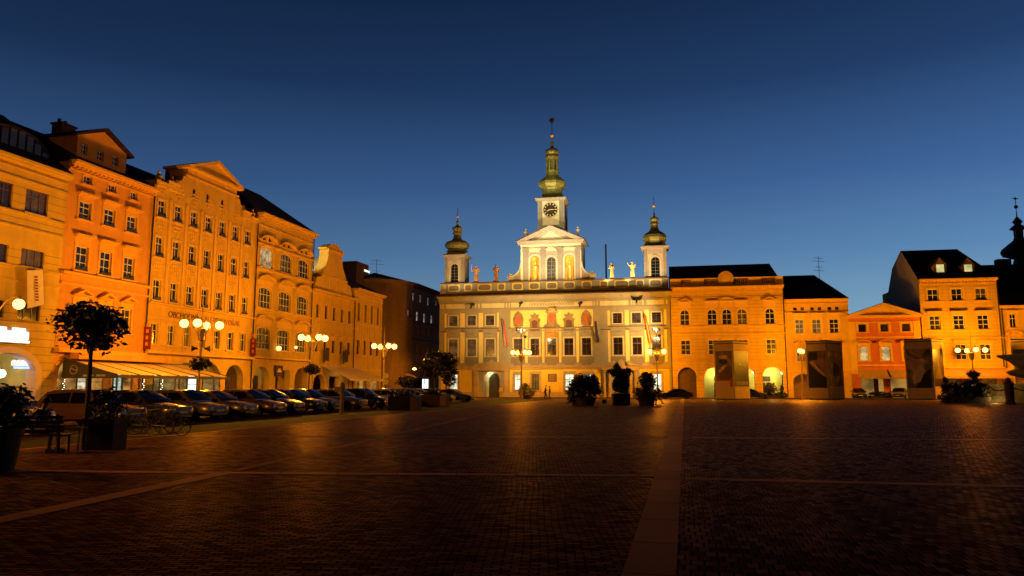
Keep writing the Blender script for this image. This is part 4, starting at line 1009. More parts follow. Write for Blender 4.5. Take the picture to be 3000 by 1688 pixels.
# lantern of the clock tower
zl0 = pf[-1][1]; zl1 = ht.P(1560 + 232 / 3.914, 330 + 542 / 3.914, yo + WC / 2)[1]; rl = pf[-1][0]
q = MB()
for k in range(8):
    t = math.pi / 8 + k * math.pi / 4; q.tube([(ccx + rl * math.cos(t), ccy + rl * math.sin(t), zl0 - 0.05), (ccx + rl * math.cos(t), ccy + rl * math.sin(t), zl1 + 0.05)], 0.17, 6)
q.tube([(ccx, ccy, zl0), (ccx, ccy, zl1)], 0.35, 8)
ht.part('lantern', q, COPPER, t_)
pf2 = prof_px([(60, 545), (84, 528), (84, 512), (74, 498), (66, 488), (80, 470), (82, 452), (68, 430), (35, 412), (18, 400), (16, 380), (22, 360), (18, 340), (8, 322), (4, 300)], 232, 3.914, 1560, 330, yo + WC / 2)
q = MB(); q.lathe(pf2, (ccx, ccy, 0), 8, ph=math.pi / 8); ht.part('upper_dome', q, COPPER, t_)
zb_ = ht.P(1620, 330 + 262 / 3.914, yo + 2)[1]; zr_ = ht.P(1620, 330 + 85 / 3.914, yo + 2)[1]
q = MB(); q.ball((ccx, ccy, zb_), 0.32, 14); ht.part('golden_ball', q, GOLD, t_)
q = MB(); q.tube([(ccx, ccy, pf2[-1][1] - 0.1), (ccx, ccy, zr_)], 0.06, 6)
for k in range(10):
    t = 2 * math.pi * k / 10; q.tube([(ccx, ccy, zr_), (ccx + 0.62 * math.cos(t), ccy, zr_ + 0.55 * math.sin(t))], [0.14, 0.03], 5)
disc(q, ccx, ccy - 0.05, zr_, 0.33, 12, ccy + 0.05); ht.part('star_finial', q, METALD, t_)
# side towers
def side_tower(ox, oy, sc, xa, xb, ytop, xc, prof, lab, wx, wy0, wm):
    yo2 = 0.95
    x0, x1 = ht.P(ox + xa / sc, oy + 1000 / sc, yo2)[0], ht.P(ox + xb / sc, oy + 1000 / sc, yo2)[0]
    z1 = ht.P(ox + xa / sc, oy + ytop / sc, yo2)[1]; w = x1 - x0
    wz1 = ht.P(ox + wx[0] / sc, oy + wy0 / sc, yo2)[1]; wa, wb = ht.P(ox + wx[0] / sc, oy + 1100 / sc, yo2)[0], ht.P(ox + wx[1] / sc, oy + 1100 / sc, yo2)[0]
    c = (x0 + x1) / 2; hw = (wb - wa) / 2
    win = (c - hw, c + hw, zP1 + 0.3, wz1, hw, 0.3)
    p = prof_px(prof, xc, sc, ox, oy, yo2 + w / 2)
    t, cx, cy = tower('bell_tower', x0, x1, zP0, z1, yo2, w, p, 0, None, win, wm, label=lab)
    ww = ht.window(win[:5], 'grid', fm=mat('grey_leading', (0.25, 0.25, 0.25)), y=yo2, fr=0.05)
    q = MB(); A = arch_pts(c - hw - 0.25, c + hw + 0.25, wz1 - hw, hw + 0.25, 12); B = arch_pts(c - hw - 0.004, c + hw + 0.004, wz1 - hw, hw + 0.004, 12)
    for i in range(12): q.prism([A[i], A[i + 1], B[i + 1], B[i]], yo2 - 0.08, yo2 + 0.01)
    q.box(c - hw - 0.25, c - hw - 0.004, yo2 - 0.08, yo2 + 0.01, zP1, wz1 - hw); q.box(c + hw + 0.004, c + hw + 0.25, yo2 - 0.08, yo2 + 0.01, zP1, wz1 - hw)
    for sd in (-1, 1):
        q.prism([(c + sd * (hw + 0.42), wz1 + 0.45), (c + sd * 0.3, wz1 + 0.45), (c + sd * 0.35, wz1 + 0.32), (c + sd * (hw + 0.2), wz1 - 0.15), (c + sd * (hw + 0.42), wz1 - 0.6)], yo2 - 0.03, yo2 + 0.01)
    ht.part('window_frame_stone', q, W_TRIM, t)
    q = MB()
    for xx in (x0 + 0.05, x1 - 0.45): q.box(xx, xx + 0.4, yo2 - 0.06, yo2 + 0.01, zP1, z1 - 0.31)
    q.box(x1 - 0.01, x1 + 0.06, yo2 + 0.05, yo2 + 0.45, zP1, z1 - 0.31)
    ht.each('corner_pilaster', q, G_WALL, 1, t)
    zt = p[-1][1]
    return t, cx, cy, zt, yo2 + w / 2
L_PROF = [(165, 765), (135, 750), (132, 735), (165, 715), (182, 690), (180, 650), (150, 612), (95, 590), (72, 575), (60, 545), (52, 500), (54, 490), (72, 475), (72, 462), (52, 450), (58, 430), (80, 405), (78, 385), (50, 358), (20, 342), (14, 320), (22, 295), (14, 268), (5, 250)]
t, cx, cy, zt, yc = side_tower(1280, 600, 5.573, 130, 445, 830, 340, L_PROF, 'left bell tower, dimmer lit', (228, 352), 965, DARKT)
zb_ = ht.P(1340, 600 + 190 / 5.573, yc)[1]; q = MB(); q.ball((cx, cy, zb_), 0.24, 12); ht.part('golden_ball', q, GOLD, t)
q = MB(); q.tube([(cx, cy, zt - 0.1), (cx, cy, ht.P(1340, 600 + 45 / 5.573, yc)[1])], 0.04, 5); ht.part('spire_rod', q, METALD, t)
R_PROF = [(150, 760), (135, 745), (138, 728), (158, 705), (168, 675), (158, 635), (110, 595), (72, 570), (60, 545), (50, 515), (50, 490), (62, 475), (60, 462), (45, 450), (50, 430), (66, 412), (64, 390), (40, 376), (18, 366), (12, 350), (18, 328), (10, 310), (5, 290)]
t, cx, cy, zt, yc = side_tower(1760, 560, 4.832, 615, 930, 790, 768, R_PROF, 'right bell tower, warmer lit', (705, 832), 930, DARKT)
zb_ = ht.P(1917, 560 + 210 / 4.832, yc)[1]; q = MB(); q.ball((cx, cy, zb_), 0.26, 12); ht.part('golden_ball', q, GOLD, t)
q = MB(); q.tube([(cx, cy, zt - 0.1), (cx, cy, ht.P(1917, 560 + 85 / 4.832, yc)[1])], 0.04, 5); ht.part('spire_rod', q, METALD, t)

# statues and urns: each stands on the parapet or gable, a thing of its own
def statue(px, zt_px, label, m, kind, yo_=0.6, zbase=None):
    x, ztop = ht.P(px, zt_px, yo_); zb2 = zbase if zbase is not None else zP1 + 0.125
    e = empty('statue', (0, 0, 0), 0, label, 'statue', 'statues on the town hall parapet'); place(ht, e, x, yo_, zb2); H = ztop - zb2; s = H / 2.9
    MB().box(-0.42 * s, 0.42 * s, -0.35 * s, 0.35 * s, 0, 0.18 * s).build('base', MAROON, e)
    q = MB(); q.lathe([(0.34, 0.18), (0.36, 0.3), (0.3, 0.9), (0.33, 1.3), (0.3, 1.5), (0.27, 1.7), (0.38, 2.05), (0.4, 2.25), (0.26, 2.38), (0.1, 2.45), (0.1, 2.52)], (0.04, 0, 0), 12, sy=0.75)
    for k in range(5): a = -1.2 + k * 0.6; q.tube([(0.3 * math.sin(a) + 0.05, -0.24, 0.2), (0.26 * math.sin(a) + 0.08, -0.24, 0.95), (0.2 * math.sin(a), -0.2, 1.5)], [0.07, 0.05, 0.03], 5)
    q.ball((0.02, -0.03, 2.68), 0.17, 12, sz=1.25)
    ar = {'sword': [[(-0.36, 0, 2.2), (-0.55, -0.15, 1.85), (-0.62, -0.3, 2.05)], [(0.36, 0, 2.2), (0.5, -0.1, 1.8), (0.3, -0.35, 1.7)]],
          'robe': [[(-0.36, 0, 2.2), (-0.5, -0.1, 1.8), (-0.2, -0.35, 1.9)], [(0.36, 0, 2.2), (0.52, 0, 1.8), (0.45, -0.2, 1.45)]],
          'arms_folded': [[(-0.36, 0, 2.2), (-0.55, -0.1, 1.9), (-0.1, -0.38, 1.85)], [(0.36, 0, 2.2), (0.55, -0.1, 1.9), (0.05, -0.4, 1.95)]],
          'raised': [[(-0.36, 0, 2.2), (-0.65, -0.05, 2.35), (-0.75, -0.1, 2.7)], [(0.36, 0, 2.2), (0.6, 0, 2.3), (0.42, -0.15, 1.8)]]}[kind]
    for a in ar: q.tube(a, [0.11, 0.09, 0.06], 7)
    q.v = [(vx * s, vy * s, vz * s) for vx, vy, vz in q.v]
    q.build('figure', m, e, smooth=True)
    if kind == 'sword': q = MB(); q.box(-0.68 * s, -0.6 * s, -0.34 * s, -0.3 * s, 1.8 * s, 3.0 * s); q.build('sword', W_TRIM, e)
    return e
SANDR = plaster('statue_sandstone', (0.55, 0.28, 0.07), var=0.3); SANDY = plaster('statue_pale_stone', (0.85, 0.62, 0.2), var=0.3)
statue(1280 + 640 / 5.573, 600 + 985 / 5.573, 'stone statue lifting a pale sword, right beside the left bell tower', SANDR, 'sword')
statue(1280 + 962 / 5.573, 600 + 975 / 5.573, 'stone statue in a robe standing between the sword bearer and the left volute', SANDR, 'robe')
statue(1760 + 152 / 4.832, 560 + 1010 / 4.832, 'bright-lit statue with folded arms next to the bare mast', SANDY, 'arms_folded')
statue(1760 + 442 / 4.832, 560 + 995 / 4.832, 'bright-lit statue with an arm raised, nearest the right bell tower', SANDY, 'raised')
for px, y0, y1, lb in ((1480 + 440 * .138, 640 + 205 * .138, 640 + 425 * .138, 'pale stone urn on the left corner of the central pediment'), (1480 + 1540 * .138, 640 + 160 * .138, 640 + 365 * .138, 'pale stone urn on the right corner of the central pediment')):
    x, z0 = ht.P(px, y1, off + 0.4); _, z1 = ht.P(px, y0, off + 0.4); H = z1 - z0
    e = empty('stone_urn', (0, 0, 0), 0, lb, 'urn', 'urns on the pediment'); place(ht, e, x, off + 0.4, z0 - 0.12)
    q = MB(); q.lathe([(0.24, 0), (0.24, 0.12), (0.14, 0.2), (0.17, 0.5), (0.3, 0.95), (0.36, 1.15), (0.3, 1.2), (0.2, 1.28), (0.1, 1.32), (0.16, 1.5), (0.1, 1.65), (0.02, 1.72)], (0, 0, 0), 14); s = H / 1.65
    q.v = [(a * s, b * s, c * s) for a, b, c in q.v]; q.build('urn_body', W_TRIM, e, smooth=True)
x, z1 = ht.P(1774.5, 716, 4); e = empty('mast', (0, 0, 0), 0, 'bare dark mast rising behind the parapet left of the lit statues', 'mast'); place(ht, e, x, 4, 17.0); MB().tube([(0, 0, 0), (0, 0, z1 - 17.0)], 0.13, 8).build('pole', mat('blue_black', (0.01, 0.015, 0.03)), e)
# flags on slanting poles
def flag(px0, py0, px1, py1, cols, label):
    x0, z0 = ht.P(px0, py0, -0.6); x1, z1 = ht.P(px1, py1, -1.0)
    e = empty('flag', (0, 0, 0), 0, label, 'flag', 'flags on the town hall front'); place(ht, e, x0, 0, z0)
    dx, dz = x1 - x0, z1 - z0
    MB().tube([(dx * 0.9, 0, dz - 0.2), (0, -1.2, 0.25)], 0.035, 6).build('pole', METALD, e)
    n = len(cols)
    for k, m in enumerate(cols):
        q = MB(); vs = []
        for i in range(7):
            t = i / 6
            for j in (k / n, (k + 1) / n): vs.append((dx * t * 0.9 + (j - 0.5) * (0.32 + 0.25 * t), -1.1 + 0.8 * t + 0.08 * math.sin(6 * t + 4 * j), 0.1 + dz * t))
        q.add(vs, [(2 * i, 2 * i + 1, 2 * i + 3, 2 * i + 2) for i in range(6)]); q.build('stripe', m, e)
FW = mat('flag_white', (0.7, 0.65, 0.6)); FR = mat('flag_red', (0.6, 0.04, 0.02)); FB = mat('flag_blue', (0.02, 0.02, 0.15)); FG = mat('flag_grey', (0.3, 0.28, 0.3)); FY = mat('flag_yellow', (0.7, 0.4, 0.05))
flag(1260 + 772 * .2795, 820 + 430 * .2795, 1260 + 790 * .2795, 820 + 700 * .2795, [FG, FR], 'grey and red flag hanging from a slanting pole left of the coats of arms')
flag(1260 + 1735 * .2795, 820 + 445 * .2795, 1260 + 1755 * .2795, 820 + 660 * .2795, [BLACK, FB], 'narrow dark furled flag right of the coats of arms')
flag(1260 + 2255 * .2795, 820 + 380 * .2795, 1260 + 2315 * .2795, 820 + 670 * .2795, [FR, FY, FR], 'red and yellow flag hanging before the right window bays')

# ------------------------------------------------------------------ right row
O_ORG = plaster('orange_rusticated_plaster', (0.60, 0.37, 0.045), groove=0.5, gstr=0.6)
O_PLN = plaster('orange_plaster', (0.60, 0.37, 0.045))
O_TRM = plaster('orange_trim', (0.66, 0.41, 0.07), var=0.1)
O_RED = plaster('red_orange_plaster', (0.52, 0.15, 0.04))
def z6(h, x, y, off=0.0): return h.P(1940 + 0.3175 * x, 740 + 0.3175 * y, off)
ra = House(FRONT, FRONT.uz(1965, 900)[0], FRONT.uz(2297, 900)[0], 'bank_building', 'rusticated orange palace with arched upper windows, balustraded roofline and round medallion', 'building', depth=12)
zc = 16.15; W = ra.W
cxs = [z6(ra, v, 600)[0] for v in (209, 461, 597, 736, 995)]
u1, u0 = z6(ra, 460, 522)[1], z6(ra, 460, 668)[1]; l1, l0 = z6(ra, 210, 808)[1], z6(ra, 210, 945)[1]
opa = [(c - 0.68, c + 0.68, u0, u1, 0.68) for c in cxs] + [(c - 0.68, c + 0.68, l0, l1, 0) for c in cxs]
g = [(z6(ra, a, 1100)[0], z6(ra, b, 1100)[0]) for a, b in ((143, 315), (385, 590), (655, 860), (925, 1120))]
zg = z6(ra, 220, 1060)[1]
ga = [(a, b, 0, zg, (b - a) / 2 * 0.95, 0.8) for a, b in g]
ra.wall(zc, opa + ga, O_ORG)
for i, o in enumerate(opa):
    hd = None
    if i < 5: hd = ('tri', 1.05) if i in (0, 4) else ('flat', 1.1)
    w_ = ra.window(o, 'six', sm=O_TRM, jamb=0.2, hood=hd, fr=0.09)
q = MB(); c = cxs[2]; q.prism([(c - 1.6, u1 + 1.26), (c + 1.6, u1 + 1.26), (c, u1 + 1.8)], -0.3, 0.01); ra.part('pediment', q, O_TRM)
q = MB(); qd = MB()
for c in cxs:
    for zt_ in (u0, l0): qd.box(c - 0.68, c + 0.68, -0.06, 0.01, zt_ - 1.05, zt_ - 0.3)
ra.each('window_apron', qd, O_PLN)
for z in (u0 - 0.28, u0 - 1.35, l0 - 0.28, l0 - 1.3, l0 - 1.75): q.box(0, W, -0.2, 0.02, z, z + 0.13)
ra.each('string_course', q, O_TRM)
ra.cornice(zc, O_TRM, out=0.8, h=1.6)
q = MB(); zb2 = zc + 0.02; zt2_ = z6(ra, 600, 232)[1]
for a, b in ((0, 1.6), (z6(ra, 265, 250)[0], z6(ra, 385, 250)[0]), (z6(ra, 515, 250)[0], z6(ra, 655, 250)[0]), (z6(ra, 790, 250)[0], z6(ra, 910, 250)[0]), (z6(ra, 1045, 250)[0], W)):
    q.box(a, b, -0.1, 0.5, zb2, zt2_ - 0.15)
q.box(0, W, -0.2, 0.6, zt2_ - 0.147, zt2_); 
for a, b in ((1.6, z6(ra, 265, 250)[0]), (z6(ra, 385, 250)[0], z6(ra, 515, 250)[0]), (z6(ra, 655, 250)[0], z6(ra, 790, 250)[0]), (z6(ra, 910, 250)[0], z6(ra, 1045, 250)[0])):
    n = 7
    for k in range(n): x = a + (k + 0.5) * (b - a) / n; q.lathe([(0.12, 0), (0.15, 0.25), (0.08, 0.6), (0.12, 1.1)], (x, 0.2, zb2), 8)
ra.part('balustrade', q, O_TRM); q = MB(); q.box(0.1, W - 0.1, 0.52, 0.62, zb2, zt2_ - 0.2); ra.part('balustrade_shade', q, ROOF)  # added dark sheet, stands in for shade between the balusters
xm_, zm_ = z6(ra, 585, 235); q = MB(); disc(q, xm_, -0.25, zm_ - 0.1, 1.1, 20, 0.5); q.box(xm_ - 0.9, xm_ + 0.9, -0.22, 0.5, zb2, zm_); m_ = ra.part('medallion', q, O_PLN)
q = MB(); disc(q, xm_, -0.3, zm_ - 0.1, 0.55, 16, -0.252); ra.part('relief', q, O_TRM, m_)
zr1 = z6(ra, 1055, 100, 5)[1]
ra.gable_roof(zb2 + 0.5, zr1, ROOF, yr=5, over=-0.7, hip0=0.0, hip1=1.0)
for i, a in enumerate(ga):
    q = MB(); rv = 3.2 if i else 0.7
    q.quad((a[0] - 0.2, rv, 0), (a[1] + 0.2, rv, 0), (a[1] + 0.2, rv, 5), (a[0] - 0.2, rv, 5))
    ar = ra.part('arcade' if i else 'wooden_gate', q, plaster('arcade_yellow_green', (0.55, 0.55, 0.22)) if i else mat('old_wood', (0.12, 0.06, 0.03), bump=0.5, var=0.4))
    if i in (1, 3):
        x0 = a[0] + (0.1 if i == 3 else 1.6); q = MB(); q.box(x0, x0 + 1.4, 3.12, 3.19, 0, 3.2); ra.part('door', q, BLACK, ar)
        q = MB(); q.box(x0, x0 + 1.4, 3.08, 3.118, 2.3, 2.4); q.box(x0 + 0.68, x0 + 0.74, 3.08, 3.118, 0.3, 2.299); ra.part('glazing_bar', q, WOODW, ar)
q = MB()
for a in ga:
    A = arch_pts(a[0] - 0.22, a[1] + 0.22, a[3] - a[4], a[4] + 0.22, 12); B = arch_pts(a[0] - .004, a[1] + .004, a[3] - a[4], a[4] + .004, 12)
    for i in range(12): q.prism([A[i], A[i + 1], B[i + 1], B[i]], -0.1, 0.01)
prv = 0.0
for a in ga:
    q.box(prv + 0.05, a[0] - 0.23, -0.14, 0.01, a[3] - a[4] - 0.12, a[3] - a[4] + 0.18); prv = a[1] + 0.23
ra.part('arch_frame', q, O_TRM)
pipe(ra, W - 0.06, zc - 0.4)

rb = House(FRONT, FRONT.uz(2297.5, 900)[0], FRONT.uz(2485, 900)[0], 'town_house', 'orange house with a tall black pitched roof and paired tiny attic windows', 'house', depth=12)
W = rb.W; zc = 14.0
cxs = [z6(rb, v, 680)[0] for v in (1268, 1427, 1588)]
u1, u0 = z6(rb, 1430, 615)[1], z6(rb, 1430, 745)[1]; l1, l0 = z6(rb, 1280, 880)[1], z6(rb, 1280, 1005)[1]
opb = [(c - 0.62, c + 0.62, u0, u1, 0) for c in cxs] + [(c - 0.6, c + 0.6, l0, l1, 0) for c in cxs]
za1, za0 = z6(rb, 1430, 503)[1], z6(rb, 1430, 532)[1]
att = [(c + d - 0.25, c + d + 0.25, za0, za1, 0) for c in cxs for d in (-0.5, 0.5)]
gb_ = [(z6(rb, 1210, 1200)[0], z6(rb, 1210, 1200)[0] + 3.0, 0, z6(rb, 1280, 1118)[1], 1.1, 0.8), (z6(rb, 1210, 1200)[0] + 5.2, W - 1.2, 0, 3.4, 1.1, 0.8)]
rb.wall(zc, opb + att + gb_, O_PLN)
for i, o in enumerate(opb): rb.window(o, 'six', sm=O_TRM, jamb=0.18, fr=0.1, hood=('flat', 0.75) if i < 3 else ('tri', 0.6), pane=GLASS if i == 2 else interior('drawn_blind', (1.0, 0.5, 0.15), 0.22, dark=0.2))
for o in att: rb.window(o, 'none', fm=WOODB, fr=0.04)
for z in (za0 - 0.35, l0 - 1.4): rb.band(z, 0.12, 0.12, O_TRM)
rb.cornice(zc + 0.05, O_TRM, out=0.5, dent=False)
rb.gable_roof(zc + 0.07, z6(rb, 1400, 208, 5.5)[1], ROOF, yr=5.5, hip0=-0.02, hip1=3.2)
for a in gb_:
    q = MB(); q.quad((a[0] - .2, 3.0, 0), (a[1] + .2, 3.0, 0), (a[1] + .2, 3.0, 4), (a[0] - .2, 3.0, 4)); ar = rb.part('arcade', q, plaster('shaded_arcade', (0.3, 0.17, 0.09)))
p = FRONT.xy(FRONT.uz(2400, 800, 6)[0], 6); antenna((p[0], p[1], z6(rb, 1400, 215, 5.5)[1] - 0.6), 3.6, 'television antenna on the black roof left of the pedimented house', 0.9)

def z7(h, x, y, off=0.0): return h.P(2440 + 0.4557 * x, 560 + 0.4557 * y, off)
rc = House(FRONT, FRONT.uz(2485.5, 950)[0], FRONT.uz(2696, 950)[0], 'town_house', 'low red-orange house with a shallow triangular pediment', 'house', depth=12)
W = rc.W; zc = z7(rc, 330, 800)[1]
cxs = [z7(rc, v, 880)[0] for v in (191, 332, 471)]
u1, u0 = z7(rc, 330, 852)[1], z7(rc, 330, 905)[1]; l1, l0 = z7(rc, 340, 1000)[1], z7(rc, 340, 1090)[1]
opc = [(c - 0.55, c + 0.55, u0, u1, 0) for c in cxs] + [(c - 0.55, c + 0.55, l0, l1, 0) for c in cxs]
gc = [(1.2, 4.2, 0, 3.0, 0, 0.6), (5.0, 8.6, 0, 3.0, 0, 0.6)]
rc.wall(zc, opc + gc, O_RED)
for i, o in enumerate(opc): rc.window(o, 'none' if i < 3 else 'cross', fm=O_TRM if i < 3 else WOODW, sm=O_TRM, jamb=0.3, hood=('arc', 0.55, 0.4) if i >= 3 else None, pane=GLASS if i not in (3, 4) else interior('lit_flat', (1.0, 0.75, 0.3), 0.9, scale=0.7, dark=0.35))
q = MB()
for a in (0, 0.02): pass
q.box(0, 0.9, -0.06, 0.01, 3.4, zc - 0.8); q.box(W - 0.9, W, -0.06, 0.01, 3.4, zc - 0.8); q.box(0, W, -0.12, 0.01, l1 + 1.25, l1 + 1.4); q.box(0, W, -0.15, 0.01, l0 - 0.75, l0 - 0.55)
rc.each('pilaster', q, O_TRM)
rc.cornice(zc + 0.02, O_TRM, out=0.6, dent=False, h=1.0)
zk_ = z7(rc, 325, 718)[1]; q = MB()
q.prism([(-0.3, zc + 0.03), (1.4, zc + 0.03), (W / 2, zk_ - 0.55), (W - 1.4, zc + 0.03), (W + 0.3, zc + 0.03), (W / 2, zk_ - 0.05)], -0.6, 0.4); q.prism([(1.2, zc + 0.031), (W - 1.2, zc + 0.031), (W / 2, zk_ - 0.5)], -0.1, 0.39)
rc.part('pediment', q, O_TRM)
q = MB(); q.add([(-0.35, -0.65, zc + 0.08), (W / 2, -0.65, zk_ + 0.02), (W + 0.35, -0.65, zc + 0.08), (-0.35, 12, zc + 0.08), (W / 2, 12, zk_ + 0.02), (W + 0.35, 12, zc + 0.08)], [(0, 1, 4, 3), (1, 2, 5, 4), (3, 4, 5)]); rc.part('roof', q, ROOF)
for a in gc:
    q = MB(); q.quad((a[0], 0.55, 0), (a[1], 0.55, 0), (a[1], 0.55, 3.0), (a[0], 0.55, 3.0)); rc.part('shop_window', q, interior('lit_shop_front', (1.0, 0.5, 0.1), 0.4, scale=0.5, dark=0.3))

rd = House(FRONT, FRONT.uz(2696.5, 900)[0], FRONT.uz(2926, 900)[0], 'town_house', 'tall orange three-storey house with black roof, two lit dormers and an exposed pale side wall', 'house', depth=17)
W = rd.W; zc = 16.45
cxs = [z7(rd, v, 665)[0] for v in (643, 797, 953)]
rr = [(z7(rd, 800, 705)[1], z7(rd, 800, 626)[1]), (z7(rd, 808, 890)[1], z7(rd, 808, 798)[1]), (z7(rd, 822, 1085)[1], z7(rd, 822, 985)[1])]
opd = [(c - 0.7, c + 0.7, a, b, 0) for a, b in rr for c in cxs]
gd = [(1.0, 4.4, 0, 3.1, 0, 0.7), (5.2, 8.8, 0, 3.1, 0, 0.7)]
rd.wall(zc, opd + gd, plaster('orange_deep_grooved', (0.60, 0.37, 0.045), groove=0.5, gstr=0.75))
for i, o in enumerate(opd): rd.window(o, 'four' if i < 3 else 'six', sm=O_TRM, jamb=0.22, fr=0.1, hood=('flat', 0.45) if 3 <= i else None)
for z in (rr[2][1] + 0.8, 4.15, 3.9): rd.band(z, 0.14, 0.16, O_TRM)
rd.cornice(zc + 0.02, O_TRM, out=0.6, dent=True)
yr = 6.5; zr = z7(rd, 700, 376, yr)[1]
q = MB(); D = rd.D
q.add([(-0.05, -0.6, zc + 0.04), (W + 0.1, -0.6, zc + 0.04), (W + 0.1, D, zc - 4), (-0.05, D, zc - 4), (-0.05, yr, zr), (W - 2.2, yr, zr), (-0.05, 11, zr - 2.0), (W - 1.2, 11, zr - 2.0)], [(0, 1, 5, 4), (4, 5, 7, 6), (6, 7, 2, 3), (1, 2, 7, 5)])
rd.part('roof', q, ROOF)
q = MB(); q.add([(-0.02, 0, 8), (-0.02, 0, zc), (-0.02, yr, zr - 0.03), (-0.02, 11, zr - 2.03), (-0.02, D, zc - 4), (-0.02, D, 4)], [(0, 1, 2, 3, 4, 5)])
rd.part('side_wall', q, plaster('pale_side_wall', (0.26, 0.22, 0.19)))
for xx in (690, 870):
    c = z7(rd, xx, 500, 0.9)[0]; z0, z1, z2 = z7(rd, xx, 522, 0.9)[1], z7(rd, xx, 470, 0.9)[1], z7(rd, xx, 432, 0.9)[1]
    q = MB(); q.prism([(c - 0.85, z0 - 0.4), (c - 0.85, z1), (c, z2), (c + 0.85, z1), (c + 0.85, z0 - 0.4)], 0.9, 3.5); dm = rd.part('dormer', q, O_TRM)
    q = MB(); q.prism([(c - 1.15, z1 - 0.3), (c, z2 + 0.05), (c + 1.15, z1 - 0.3), (c + 1.15, z1 - 0.18), (c, z2 + 0.2), (c - 1.15, z1 - 0.18)], 0.75, 3.6); rd.part('dormer_roof', q, ROOF, dm)
    q = MB(); q.box(c - 0.48, c + 0.48, 0.86, 0.897, z0, z1 - 0.05); rd.part('dormer_pane', q, interior('lit_attic', (1.0, 0.85, 0.35), 0.9, scale=0.7, dark=0.5), dm)
for a in gd:
    q = MB(); q.quad((a[0], 0.65, 0), (a[1], 0.65, 0), (a[1], 0.65, 3.1), (a[0], 0.65, 3.1)); rd.part('shop_window', q, interior('dim_shop_front', (1.0, 0.35, 0.04), 0.12, scale=1.3, dark=0.1))
pipe(rd, W - 0.05, zc - 0.3)

re = House(FRONT, FRONT.uz(2926.5, 900)[0], FRONT.uz(2926.5, 900)[0] + 17.0, 'town_house', 'orange house with a broad black roof cut by the right photo edge', 'house', depth=14)
zc = z7(re, 1100, 738)[1]
a = re.R(2440 + .4557 * 1133, 560 + .4557 * 790, 2440 + .4557 * 1183, 560 + .4557 * 878)
ope = [(a[0] + k * 3.6, a[1] + k * 3.6, a[2], a[3], 0) for k in range(4)] + [(a[0] - 0.1 + k * 3.6, a[1] + 0.1 + k * 3.6, 5.4, 8.2, 0) for k in range(4)] + [(1.4, 4.6, 0, 3.3, 1.0, .6), (6.0, 9.6, 0, 3.3, 1.0, .6)]
re.wall(zc, ope, O_PLN)
for i, o in enumerate(ope[:8]): re.window(o, 'cross', sm=O_TRM, jamb=0.3, hood=('arc', 0.5, 0.5) if i >= 4 else ('flat', 0.35))
re.band(3.9, 0.2, 0.2, O_TRM); re.band(a[2] - 1.4, 0.14, 0.14, O_TRM)
re.cornice(zc + 0.02, O_TRM, out=0.5, dent=False)
re.gable_roof(zc + 0.04, z7(re, 1100, 472, 7)[1], ROOF, yr=7)
for o in ope[8:]:
    q = MB(); q.quad((o[0], 0.55, 0), (o[1], 0.55, 0), (o[1], 0.55, 3.3), (o[0], 0.55, 3.3)); re.part('shop_window', q, SHOP)
x, zt_ = z7(re, 1090, 440, 7); q = MB(); q.box(x - 0.9, x + 0.9, 6.4, 7.6, zc + 2, zt_); re.part('chimney', q, ROOF)
pipe(re, 0.25, zc - 0.2)

# church tower behind the right row
px0 = 2880 + 690 / 6.033; Yc = 122.0
xt, _, _ = at(px0, 800, Yc)
def zc8(y): return at(px0, 560 + y / 6.033, Yc)[2]
def rc8(x): return at(2880 + 690 / 6.033, 700, Yc)[0] - at(2880 + x / 6.033, 700, Yc)[0]
e = empty('church_tower', (xt, Yc, 0), rad(10), 'dark onion-domed church tower behind the black roof at the right photo edge', 'tower')
MB().box(-3.2, 3.2, -3.2, 3.2, 0, zc8(1340)).build('shaft', P_DRK, e)
q = MB(); rc8_ = rc8; rc8 = lambda x: rc8_(x) * 0.95
q.lathe([(rc8(520), zc8(1420)), (rc8(560), zc8(1250)), (rc8(580), zc8(1205)), (rc8(480), zc8(1160)), (rc8(390), zc8(1135)), (rc8(355), zc8(1080)), (rc8(385), zc8(1030)), (rc8(500), zc8(940)), (rc8(590), zc8(870)), (rc8(608), zc8(820)), (rc8(605), zc8(690)), (rc8(545), zc8(668)), (rc8(600), zc8(620)), (rc8(640), zc8(590)), (rc8(600), zc8(548)), (rc8(650), zc8(490)), (rc8(678), zc8(450)), (rc8(685), zc8(310))], (0, 0, 0), 8, ph=math.pi / 8)
q.build('onion_dome', mat('dark_copper', (0.03, 0.035, 0.03), rough=0.5), e)
q = MB(); z = zc8(280); q.ball((0, 0, z), 0.32, 10); q.tube([(0, 0, z), (0, 0, zc8(100))], 0.06, 5); q.box(-0.55, 0.55, -0.05, 0.05, zc8(140), zc8(128)); q.ball((0, 0, zc8(134)), 0.2, 8)
q.build('cross_finial', METALD, e)
